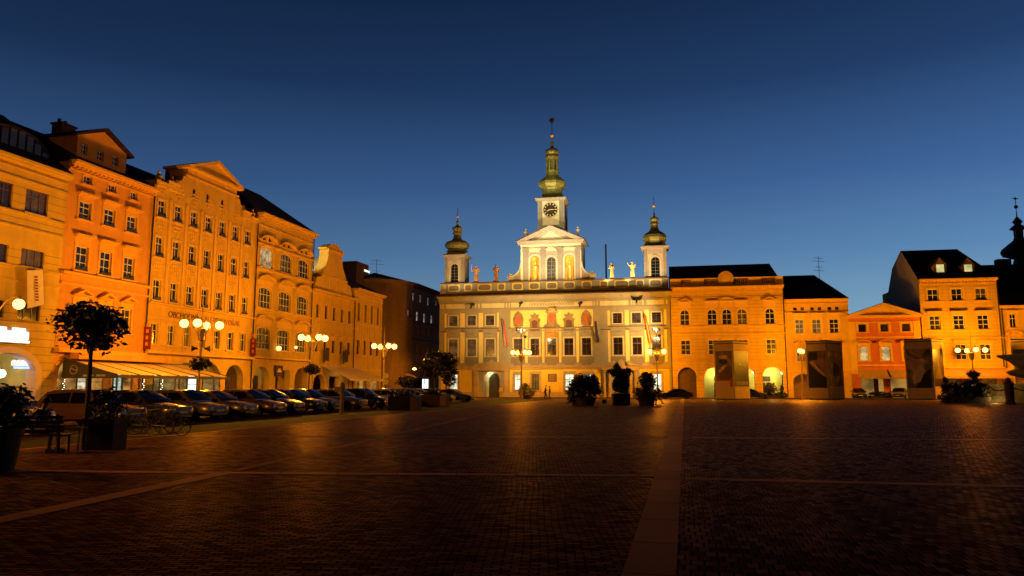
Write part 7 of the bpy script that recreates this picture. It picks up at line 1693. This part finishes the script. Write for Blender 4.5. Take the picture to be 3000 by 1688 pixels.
# poster pillars
def poster_mat(name, base, kinds):
    m = bpy.data.materials.new(name); m.use_nodes = True; nt = m.node_tree; L = nt.links; b = nt.nodes['Principled BSDF']; b.inputs['Roughness'].default_value = 0.5
    tc = nd(nt, 'ShaderNodeTexCoord'); n = nd(nt, 'ShaderNodeTexNoise', Scale=0.55, Detail=3.0, Distortion=1.4); mp = nd(nt, 'ShaderNodeMapping'); mp.inputs['Location'].default_value = (kinds, kinds * 2, 0); L.new(tc.outputs['Object'], mp.inputs[0]); L.new(mp.outputs[0], n.inputs['Vector'])
    cr = nd(nt, 'ShaderNodeValToRGB'); L.new(n.outputs['Fac'], cr.inputs[0]); el = cr.color_ramp.elements
    el[0].position = 0.38; el[0].color = (*[c * 0.12 for c in base], 1); el[1].position = 0.7; el[1].color = (*base, 1); x = el.new(0.5); x.color = (*[c * 0.35 for c in base], 1)
    L.new(cr.outputs[0], b.inputs['Base Color']); return m
PSTONE = plaster('poster_pillar_board', (0.75, 0.50, 0.22), var=0.1)
ARTM = [mat('print_pale', (.75, .52, .3), var=.4), mat('print_dark', (.02, .016, .014), var=.3), mat('print_brown', (.18, .09, .045), var=.4), mat('print_grey', (.2, .18, .15), var=.4)]
def art(e, a, b, h, label, k):
    """plain generic picture shapes printed on a poster"""
    d = b - a; n = Vector((d.y, -d.x, 0)).normalized()
    def poly(pts, m, o):
        q = MB(); q.add([tuple(a + d * s + Vector((0, 0, h * t)) + n * o) for s, t in pts], [tuple(range(len(pts)))]); q.build('picture', ARTM[m], e)
    ell = lambda cs, ct, rs, rt, n_=16: [(cs + rs * math.cos(2 * math.pi * i / n_), ct + rt * math.sin(2 * math.pi * i / n_)) for i in range(n_)]
    if 'red band' in label and k == 0:
        poly([(.1, .05), (.3, .0), (.75, .02), (.95, .2), (.8, .35), (.6, .42), (.35, .3)], 2, .006); poly(ell(.45, .62, .28, .09), 1, .008); poly(ell(.5, .78, .3, .07), 0, .01); poly([(.15, .3), (.4, .45), (.7, .5), (.5, .36), (.25, .2)], 0, .012)
    elif 'red band' in label: poly(ell(.4, .62, .1, .03), 0, .006); poly([(.05, .02), (.95, .02), (.95, .14), (.05, .14)], 3, .006)
    elif 'brown and grey' in label and k == 0:
        poly([(.1, .75), (.55, .75), (.55, .97), (.1, .97)], 1, .006); poly([(.1, .72), (.25, .62), (.6, .42), (.95, .3), (.95, .35), (.6, .52), (.3, .7)], 0, .008); poly([(.02, .01), (.98, .01), (.98, .28), (.6, .38), (.2, .6), (.02, .7)], 1, .004)
    elif 'brown and grey' in label: poly([(.3, .3), (.7, .3), (.7, .55), (.6, .64), (.5, .67), (.4, .64), (.3, .55)], 1, .006); poly([(.15, .7), (.3, .88), (.45, .72), (.6, .9), (.8, .74), (.7, .7)], 3, .006)
    elif 'pale figure' in label and k == 0:
        poly([(.3, .0), (.95, .0), (.98, .5), (.8, .42), (.6, .3)], 1, .005); poly([(.15, .1), (.5, .15), (.75, .45), (.6, .62), (.35, .5), (.2, .3)], 0, .007); poly(ell(.62, .7, .12, .06), 0, .009); poly([(.0, .02), (.25, .02), (.2, .2), (.05, .3)], 3, .008)
    else: poly([(.1, .2), (.9, .2), (.5, .7)], 2, .006)
def pillar(pxs, ytop, Y, label, mats_, red=False, rot=None):
    pl_, pm, pr2 = pxs; Yb = Y; Xm = (pm - CX) / FOC * Y * 0.997; s = Y / FOC
    wl, wr_ = (pm - pl_) * s, (pr2 - pm) * s; H = at(pm, ytop, Y)[2]; dep = (wl + wr_) * 0.45
    e = empty('poster_pillar', (Xm, Y, 0), 0, label, 'advertising pillar', 'three-sided poster pillars on the square')
    A, B, C = ((pl_ - CX) / FOC * (Y + dep * .75) * .997 - Xm, dep * 0.75), (0, 0), ((pr2 - CX) / FOC * (Y + dep) * .997 - Xm, dep); wl, wr_ = -A[0], C[0]
    q = MB()
    back = ((wr_ - wl) / 2, dep + 1.6)
    pts = [A, B, C, back]
    vs = [(x, y, 0.15) for x, y in pts] + [(x, y, H) for x, y in pts]
    q.add(vs, [(0, 1, 5, 4), (1, 2, 6, 5), (2, 3, 7, 6), (3, 0, 4, 7), (4, 5, 6, 7)]); q.build('board', PSTONE, e)
    vs = [(x * .96, y * .96 + .06, 0) for x, y in pts] + [(x * .96, y * .96 + .06, 0.149) for x, y in pts]; q = MB(); q.add(vs, [(0, 1, 5, 4), (1, 2, 6, 5), (2, 3, 7, 6), (3, 0, 4, 7)]); q.build('base', METALD, e)
    q = MB(); q.tube([(0, -0.04, 0.15), (0, -0.04, H)], 0.09, 6); q.build('edge_strip', mat('pale_strip', (0.35, 0.25, 0.15)), e)
    q = MB()
    for P0, P1 in ((A, B), (B, C)): q.tube([(P0[0], P0[1] - .05, H - .3), (P1[0], P1[1] - .05, H - .3)], .05, 5); q.tube([(P0[0], P0[1] - .02, H + .03), (P1[0], P1[1] - .02, H + .03)], .07, 5)
    q.build('top_rail', METALD, e)
    for k, ((P0, P1), mm, z0, z1) in enumerate((((A, B), mats_[0], 1.5, H - 1.25), ((B, C), mats_[1], 1.7, H - 1.3))):
        d = Vector((P1[0] - P0[0], P1[1] - P0[1], 0)).normalized(); nrm = Vector((d.y, -d.x, 0)) * 0.03; a = Vector((*P0, 0)) + d * 0.18 + nrm; b = Vector((*P1, 0)) - d * 0.14 + nrm
        zs = z0 + (1.15 if red and k == 0 else 0)
        q = MB(); q.quad((a.x, a.y, zs), (b.x, b.y, zs), (b.x, b.y, z1), (a.x, a.y, z1)); q.build('poster', mm, e)
        art(e, Vector((a.x, a.y, zs)), Vector((b.x, b.y, zs)), z1 - zs, label, k)
        if red and k == 0: q = MB(); q.quad((a.x + .25, a.y, z0), (b.x, b.y, z0 + .15), (b.x, b.y, zs - .003), (a.x, a.y, zs - .003)); q.build('poster_band', mat('poster_red', (0.45, 0.05, 0.01), var=.1), e)
    return e
PM = [poster_mat('poster_brown', (0.5, 0.26, 0.12), 1), poster_mat('poster_night', (0.02, 0.02, 0.028), 5), poster_mat('poster_red_brown', (0.5, 0.22, 0.1), 9), poster_mat('poster_grey', (0.35, 0.26, 0.15), 13), poster_mat('poster_figure', (0.6, 0.38, 0.2), 21), poster_mat('poster_dark_red', (0.05, 0.02, 0.015), 27)]
pillar((2092, 2147, 2192), 999, 95, 'poster pillar with a red band on its left face, before the bank', PM[0:2], red=True)
pillar((2361, 2422, 2468), 999, 95, 'poster pillar with brown and grey pictures, before the house with the black roof', PM[2:4])
pillar((2650, 2730, 2763), 993, 95, 'poster pillar with a pale figure picture, before the tall orange house', PM[4:6])
pillar((2963, 3060, 3100), 993, 93, 'poster pillar behind the fountain at the right photo edge', PM[3:5])

# fountain with chained pillars
FST = plaster('fountain_stone', (0.34, 0.25, 0.08), var=0.4)
fx, fy = (3070 - CX) / FOC * 82 * .993, 82
fo = empty('fountain', (fx, fy, 0), 0, 'tiered stone fountain with a wide bowl, cut by the right photo edge', 'fountain')
q = MB(); q.lathe([(6.9, 0), (6.9, 0.3), (6.4, 0.3), (6.4, 0.62), (6.0, 0.62), (5.9, 0.8), (5.7, 1.5), (6.0, 1.75), (6.1, 1.95), (5.6, 1.95), (5.5, 0.9)], (0, 0, 0), 8, ph=math.pi / 8); q.build('basin', FST, fo)
q = MB(); bw = (3070 - 2950) / FOC * 82
q.lathe([(1.8, 0.5), (1.7, 1.6), (1.5, 2.4), (bw * .75, 2.9), (bw * .85, 3.3), (bw * .6, 3.7), (bw * .78, 4.5), (bw, 5.0), (bw * 1.02, 5.15), (bw * .9, 5.15)], (0, 0, 0), 20); q.build('bowl', plaster('fountain_dark_stone', (0.1, 0.07, 0.05)), fo)
for k, px in enumerate((2953, 3056)):
    e = empty('stone_pillar', gp_(px, 0, 70.5 - k * .5), 0, 'dark carved pillar carrying the chain left of the fountain' if k == 0 else 'next chain pillar, just outside the right photo edge', 'pillar', 'chain pillars around the fountain'); MB().lathe([(.42, 0), (.42, .25), (.36, .3), (.4, 1.4), (.36, 1.7), (.42, 1.85), (.4, 2.0), (.2, 2.2), (.22, 2.35), (.05, 2.5)], (0, 0, 0), 12).build('post', P_DRK, e)
def chain(pa_, pb_, z, sag, label):
    e = empty('chain', ((pa_[0] + pb_[0]) / 2, (pa_[1] + pb_[1]) / 2, 0), 0, label, 'chain'); n = 12; dx, dy = pb_[0] - pa_[0], pb_[1] - pa_[1]
    MB().tube([(dx * (t / n - .5), dy * (t / n - .5), z - sag * (1 - (2 * t / n - 1) ** 2)) for t in range(n + 1)], .05, 6).build('links', METALD, e)
A_ = gp_(2953, 0, 70.4); B_ = gp_(3056, 0, 70); C_ = gp_(2893, 0, 72); chain((C_[0], C_[1]), (A_[0], A_[1]), 1.75, .5, 'chain sagging left from the carved pillar to the shrubs'); chain((A_[0], A_[1]), (B_[0], B_[1]), 1.8, .55, 'chain sagging right from the carved pillar out of the photo')
e = empty('ground_floodlight', gp_(2862, 0, 82), 0, 'small bright floodlight on the ground under the shrubs by the fountain', 'floodlight'); MB().ball((0, -0.4, .36), .3, 12).build('lens', WHITE_ON if False else mat('flood_lens', (1, 1, .9), emit=(1, .92, .62), es=9, var=0), e); MB().box(-.3, .3, -.1, .35, 0, .6).build('housing', METALD, e)
point(gp_(2862, 0, 81)[:2] + (.5,), 70, (1, .8, .4), smooth=0, size=.2)
fp = gp_(2935, 0, 76); point((fp[0] - 1.5, fp[1] - 1, .5), 90, (1, .72, .22), smooth=0, size=.2)

# ------------------------------------------------------------------ café terraces
uT0 = LEFT.uz(176, 1080)[0] + 0.2; dT = 4.8; uT1 = LEFT.uz(672, 1120, -dT)[0]
zf = LEFT.uz(480, 1101, -dT)[1]; zwl = LEFT.uz(190, 1056)[1]
tl_ = uT1 - uT0; ang = math.atan2(LEFT.d[1], LEFT.d[0])
tr = empty('cafe_terrace', (*LEFT.xy(uT0, 0), 0), ang, 'long roofed café terrace with orange awnings before the salmon house and store', 'café terrace')
FR_ = mat('terrace_frame', (0.04, 0.02, 0.015), rough=0.5)
q = MB(); nb = 6
for i in range(nb + 1): x = tl_ * i / nb; q.tube([(x, -0.1, zwl), (x, -dT, zf)], 0.06, 4)
q.box(0, tl_, -dT - .06, -dT + .06, zf - .22, zf - .02); q.box(0, tl_, -0.2, -.08, zwl - .05, zwl + .1); q.build('roof_beam', FR_, tr)
for i in range(nb):
    x0, x1 = tl_ * (i + .04) / nb, tl_ * (i + .96) / nb; q = MB(); q.quad((x0, -.3, zwl - .0), (x1, -.3, zwl - .0), (x1, -dT + .1, zf + .03), (x0, -dT + .1, zf + .03)); q.build('awning', mat('awning_cloth', (0.75, 0.55, 0.32), var=.08, rough=.9), tr)
q = MB(); q.box(0.3, tl_ - 3.5, -1.1, -.25, zwl + .12, zwl + .55); q.build('awning_box', P_SAL, tr)
for i in range(nb + 1):
    x = tl_ * i / nb; q = MB(); q.box(x - .05, x + .05, -dT - .05, -dT + .05, 0, zf - .22); q.build('post', FR_, tr)
q = MB(); q.box(0, tl_, -dT - .03, -dT + .03, .0, .9)
q.build('parapet_screen', mat('terrace_screen', (0.15, 0.06, 0.03), var=.3), tr)
CV = mat('grey_canvas', (0.055, 0.055, 0.06), rough=.8)
q = MB(); q.add([(-.03, -.05, zwl + .25), (-.03, -dT, zf + .02), (-.03, -dT, zf - .25), (-.03, -.05, zf - .25)], [(0, 1, 2, 3)]); sd_ = q.build('side_canvas', CV, tr)
q = MB(); disc2 = [(-.05, -1.05 + .32 * math.cos(t * math.pi / 10), zf + .38 + .32 * math.sin(t * math.pi / 10)) for t in range(20)]; q.tube(disc2 + disc2[:1], .035, 5); q.add([(-.06, -1.3, zf + .3), (-.06, -.8, zf + .42), (-.06, -.8, zf + .5), (-.06, -1.3, zf + .38)], [(0, 1, 2, 3)]); q.build('logo', mat('canvas_print', (.35, .3, .25)), sd_)
q = MB()
for y0, y1 in ((-1.9, -2.75), (-3.05, -3.8)):
    y = y0
    while y > y1: w_ = RND.uniform(.05, .1); q.add([(-.05, y, zf - .12), (-.05, y - w_, zf - .12), (-.05, y - w_, zf + .02), (-.05, y, zf + .02)], [(0, 1, 2, 3)]); y -= w_ + .03
q.build('lettering', mat('canvas_letters', (.5, .47, .4)), sd_)
for u, lb in ((-.05, 'string of small lights wound up the nearest terrace post'), (tl_ * .19, 'string of small lights on the second terrace post'), (tl_ * .34, 'string of small warm lights on the third terrace post')):
    p = LEFT.xy(uT0 + u, -dT - .12 if u > 0 else -.3); e = empty('light_string', (*p, 0), 0, lb, 'string lights'); q = MB()
    for k in range(11): q.ball((.06 * math.sin(k * 2.1), .06 * math.cos(k * 2.1), zf - .35 - k * .14), .03, 6)
    q.build('bulb', mat('tiny_bulb', (1, .9, .7), emit=(1, .9, .65), es=5, var=0), e); MB().tube([(.06 * math.sin(k * 2.1), .06 * math.cos(k * 2.1), zf - .35 - k * .14) for k in range(11)], .008, 4).build('wire', BLACK, e)
dW = LEFT.uz(545, 1125, -.05)[0]; dW1 = LEFT.uz(581, 1125, -.05)[0]
# lit glazing inside the terrace belongs to the shop fronts behind
def shopglass(h, px0, px1, m, z0=.3, z1=3.0):
    a, b = h.P(px0, 1125)[0], h.P(px1, 1125)[0]; q = MB(); q.box(a, b, -.07, -.03, z0, z1); o = h.part('shop_window', q, m)
    q = MB(); t = .05; q.box(a - .07, a, -.1, -.02, z0 - .07, z1 + .07); q.box(b, b + .07, -.1, -.02, z0 - .07, z1 + .07); q.box(a, b, -.1, -.02, z1, z1 + .07); q.box(a, b, -.1, -.02, z0 + (z1 - z0) * .62, z0 + (z1 - z0) * .62 + .05); h.part('frame', q, FR_, o)
shopglass(h1, 224, 248, interior('lit_cafe_pale', (1, .9, .6), .8, scale=2, dark=.2)); shopglass(h1, 262, 296, SHOP); shopglass(h1, 330, 352, interior('lit_teal', (.5, .85, .75), .9, scale=2, dark=.3), .1, 2.9); shopglass(h1, 358, 380, SHOP)
shopglass(h2, 448, 508, interior('dim_olive_room', (.8, .55, .15), .28, scale=1, dark=.3)); shopglass(h2, 512, 543, interior('dim_olive_room', (.8, .55, .15), .28, scale=1, dark=.3)); shopglass(h2, 548, 582, interior('bright_door', (.9, 1, .85), 1.6, scale=.7, dark=.5), .1, 2.9); shopglass(h2, 592, 640, interior('dim_olive_room', (.8, .55, .15), .28, scale=1, dark=.3))
for k in range(5):
    p = LEFT.xy(uT0 + tl_ * (k + .5) / 5, -2.0); point((p[0], p[1], 2.6), 45, (1, .6, .25), smooth=0, size=.15)
G3 = 'guests seated on the café terrace'
for px, dd, lb, c in ((232, 3.4, 'dark seated guest near the canvas end of the terrace', C_BLK), (305, 3.6, 'seated guest by the lit teal doorway of the terrace', C_BLK), (482, 3.9, 'seated guest in dark clothes in the middle of the terrace', C_BLK), (627, 3.9, 'standing guest with a dark cap near the terrace end', C_BLK), (643, 3.7, 'guest in a red top at the right end of the terrace', C_RED)):
    u = LEFT.uz(px, 1130, -dd)[0]; p = LEFT.xy(u, -dd); person((p[0], p[1], 0.0), RND.uniform(-.6, .6), 'stand' if px > 600 else 'sit', lb, c, C_BLK, HD, 1.05, group=G3)
for k in range(5):
    p = LEFT.xy(uT0 + tl_ * (k + .45) / 5, -3.5); e = empty('cafe_table', (*p, 0), .3 * k, 'small terrace table, %s' % ['nearest the canvas end', 'second along the terrace', 'in the middle of the terrace', 'fourth along the terrace', 'nearest the open end'][k], 'table', 'tables on the café terrace')
    MB().lathe([(.38, .72), (.4, .74), (.38, .76)], (0, 0, 0), 16).build('table_top', mat('table_cloth', (.35, .12, .05)), e); MB().lathe([(.22, 0), (.04, .05), (.035, .72)], (0, 0, 0), 10).build('leg', METALD, e)
# second awning
def find_off(pxw, pyw, pxf, pyf):
    uw = LEFT.uz(pxw, pyw)[0]; best = min(((abs(LEFT.uz(pxf, pyf, -o / 10)[0] - uw), o / 10) for o in range(10, 90)), key=lambda t: t[0]); return uw, best[1]
uA, dA = find_off(940, 1072, 1022, 1111); uB = LEFT.uz(1122, 1111, -dA)[0]; zw2 = LEFT.uz(940, 1072)[1]; zf2 = LEFT.uz(1060, 1111, -dA)[1]
aw = empty('awning', (*LEFT.xy(uA, 0), 0), ang, 'wide plain awning sloping over the pavement of the gabled house', 'awning'); q = MB(); n = 12; wA = uB - uA
for i in range(n):
    x0, x1 = wA * i / n, wA * (i + 1) / n; q.quad((x0, -.1, zw2), (x1, -.1, zw2), (x1, -dA, zf2), (x0, -dA, zf2)); q.quad((x0, -dA, zf2), (x1, -dA, zf2), (x1, -dA, zf2 - .22), (x0, -dA, zf2 - .22 ))
q.build('cloth', mat('awning_cloth_plain', (0.7, 0.52, 0.32), var=.1, rough=.9), aw)
for x in (0.1, wA * .5, wA - .1): q = MB(); q.tube([(x, -dA + .1, 0), (x, -dA + .1, zf2 - .05)], .05, 6); q.build('post', METALD, aw)
p = LEFT.xy(uA + wA * .4, -2); point((p[0], p[1], 2.5), 60, (1, .7, .35), smooth=0, size=.15)
# parking pillar between cars
pp = empty('parking_pillar', gp_(1004, 0, 44.5), 0, 'slim pale parking meter pillar among the parked cars', 'parking meter'); MB().lathe([(.14, 0), (.12, .3), (.11, 1.2), (.16, 1.35), (.17, 1.7), (.1, 1.85), (.02, 1.9)], (0, 0, 0), 12).build('column', mat('pillar_tan', (.4, .25, .13), var=.3), pp); MB().box(-.42, -.12, -.08, .08, 1.3, 1.62).build('screen_box', mat('pillar_box', (.6, .45, .3)), pp)
# sign post by the end lamp
sp_ = empty('road_sign', gp_(1131, 0, 85), 0, 'two round road signs on one post under the end lamp', 'road sign'); MB().tube([(0, 0, 0), (0, 0, 3.1)], .035, 6).build('post', METALD, sp_)
for z in (2.9, 2.2): q = MB(); q.tube([(0, -.05, z), (0, -.08, z)], .32, 20); q.build('sign_plate', mat('sign_back', (.35, .3, .25)), sp_)
tt = empty('info_totem', gp_(2565, 0, 104), 0, 'slim dark information column before the red house shops', 'sign'); MB().box(-.33, .33, -.12, .12, 0, 4.6).build('panel', METALD, tt); MB().box(-.25, .25, -.135, -.122, 2.2, 4.3).build('map_panel', mat('map_dim', (.1, .05, .03)), tt)
# awnings on the red house
for k, (a, b, lb) in enumerate(((.9, 4.5, 'left pale awning above the red house shop'), (4.8, 8.9, 'right pale awning above the red house shop'))):
    e = empty('awning', (*FRONT.xy(rc.u0 + a, 0), 0), math.atan2(FRONT.d[1], FRONT.d[0]), lb, 'awning', 'awnings of the red house'); q = MB(); w_ = b - a; q.quad((0, -.05, 4.0), (w_, -.05, 4.0), (w_, -1.6, 2.95), (0, -1.6, 2.95)); q.quad((0, -1.6, 2.95), (w_, -1.6, 2.95), (w_, -1.6, 2.7), (0, -1.6, 2.7)); q.add([(0, -.05, 4.0), (0, -1.6, 2.95), (0, -.05, 2.95)], [(0, 1, 2)]); q.build('cloth', mat('awning_ochre', (.35, .22, .12), var=.15), e)
    q = MB(); q.tube([(.1, -.05, 3.1), (.1, -1.5, 2.9)], .02, 4); q.tube([(w_ - .1, -.05, 3.1), (w_ - .1, -1.5, 2.9)], .02, 4); q.build('arm', METALD, e)
e = empty('awning', (*FRONT.xy(rd.u0 + .6, 0), 0), math.atan2(FRONT.d[1], FRONT.d[0]), 'long orange awning along the ground floor of the tall orange house', 'awning'); w_ = rd.W + .2; q = MB(); q.quad((0, -.22, 4.1), (w_ - .6, -.22, 4.1), (w_, -2.2, 3.1), (0, -2.2, 3.1)); q.quad((0, -2.2, 3.1), (w_, -2.2, 3.1), (w_, -2.2, 2.75), (0, -2.2, 2.75)); q.build('cloth', mat('awning_orange', (.45, .25, .1), var=.12), e); q = MB(); [q.tube([(x, -.22, 3.2), (x, -2.1, 3.05)], .02, 4) for x in (.3, w_ / 2, w_ - .7)]; q.build('arm', METALD, e)
# red banner signs on the store
for pxa, pya, pxb, pyb, lb in ((431, 957, 446, 1025, 'upright red sign on the left corner of the store'), (741, 992, 752, 1043, 'upright dull red sign at the joint of store and three-bay house')):
    u, z1_ = LEFT.uz(pxa, pya, -.4); _, z0_ = LEFT.uz(pxb, pyb, -.4); e = empty('projecting_sign', (*LEFT.xy(u + .1, 0), z0_), ang, lb, 'sign'); q = MB(); q.box(-.06, .06, -.75, -.1, 0, z1_ - z0_); q.build('panel', mat('sign_red', (.15, .015, .004), var=.1, emit=(1, .03, .0), es=.03), e)
    q = MB()
    for k in range(4): q.box(-.075, -.062, -.55, -.3, .3 + k * .55, .6 + k * .55)
    q.build('lettering', mat('sign_orange', (.8, .3, .05)), e)

# ------------------------------------------------------------------ sky, sun, camera
w = bpy.data.worlds.new('World'); S.world = w; w.use_nodes = True; nt = w.node_tree; nt.nodes.clear()
out = nt.nodes.new('ShaderNodeOutputWorld'); bg = nt.nodes.new('ShaderNodeBackground'); nt.links.new(bg.outputs[0], out.inputs[0])
tc = nt.nodes.new('ShaderNodeTexCoord'); nm = nd(nt, 'ShaderNodeVectorMath', operation='NORMALIZE'); nt.links.new(tc.outputs['Generated'], nm.inputs[0])
sx = nd(nt, 'ShaderNodeSeparateXYZ'); nt.links.new(nm.outputs[0], sx.inputs[0])
cr = nd(nt, 'ShaderNodeValToRGB'); nt.links.new(sx.outputs['Z'], cr.inputs[0]); el = cr.color_ramp.elements
stops = [(0.0, (0.22, 0.37, 0.46)), (0.08, (0.185, 0.345, 0.47)), (0.17, (0.092, 0.21, 0.40)), (0.26, (0.044, 0.115, 0.285)), (0.38, (0.0145, 0.043, 0.124)), (0.5, (0.006, 0.019, 0.060)), (0.62, (0.004, 0.012, 0.04)), (0.8, (0.002, 0.005, 0.015))]
el[0].position, el[0].color = stops[0][0], (*stops[0][1], 1); el[1].position, el[1].color = stops[-1][0], (*stops[-1][1], 1)
for p_, c in stops[1:-1]: e_ = el.new(p_); e_.color = (*c, 1)
mr = nd(nt, 'ShaderNodeMapRange'); mr.inputs['From Min'].default_value = -0.65; mr.inputs['From Max'].default_value = 0.6; mr.inputs['To Min'].default_value = 0.62; mr.inputs['To Max'].default_value = 1.12; nt.links.new(sx.outputs['X'], mr.inputs['Value'])
# the night side, behind the camera, is far darker than the dusk side
my = nd(nt, 'ShaderNodeMapRange', interpolation_type='SMOOTHSTEP'); my.inputs['From Min'].default_value = -0.1; my.inputs['From Max'].default_value = 0.62; my.inputs['To Min'].default_value = 0.05; my.inputs['To Max'].default_value = 1.0; nt.links.new(sx.outputs['Y'], my.inputs['Value'])
mm_ = nd(nt, 'ShaderNodeMath', operation='MULTIPLY'); nt.links.new(mr.outputs[0], mm_.inputs[0]); nt.links.new(my.outputs[0], mm_.inputs[1])
# dusk side of the real sky model adds its own faint tint
sky = nt.nodes.new('ShaderNodeTexSky'); sky.sky_type = 'NISHITA'; sky.sun_disc = False; sky.sun_elevation = rad(-4); sky.sun_rotation = rad(40)
sc1 = nd(nt, 'ShaderNodeVectorMath', operation='SCALE'); nt.links.new(cr.outputs[0], sc1.inputs[0]); nt.links.new(mm_.outputs[0], sc1.inputs['Scale'])
sc2 = nd(nt, 'ShaderNodeVectorMath', operation='SCALE'); nt.links.new(sky.outputs[0], sc2.inputs[0]); sc2.inputs['Scale'].default_value = 0.01
ad = nd(nt, 'ShaderNodeVectorMath', operation='ADD'); nt.links.new(sc1.outputs[0], ad.inputs[0]); nt.links.new(sc2.outputs[0], ad.inputs[1]); nt.links.new(ad.outputs[0], bg.inputs['Color']); bg.inputs['Strength'].default_value = 1.0
cam = bpy.data.cameras.new('camera'); co = bpy.data.objects.new('camera', cam); COL.objects.link(co); co.location = (0, 0, EYE); co.rotation_euler = (math.pi / 2 + PITCH, 0, 0)
cam.sensor_width = 36; cam.lens = 26.0; cam.clip_start = 0.1; cam.clip_end = 3000; S.camera = co
S.view_settings.view_transform = 'Standard'; S.view_settings.look = 'None'; S.view_settings.exposure = 0; S.view_settings.gamma = 1
S.cycles.use_denoising = True; S.cycles.max_bounces = 5; S.cycles.diffuse_bounces = 3; S.cycles.glossy_bounces = 3; S.cycles.sample_clamp_indirect = 3.0
S.render.film_transparent = False
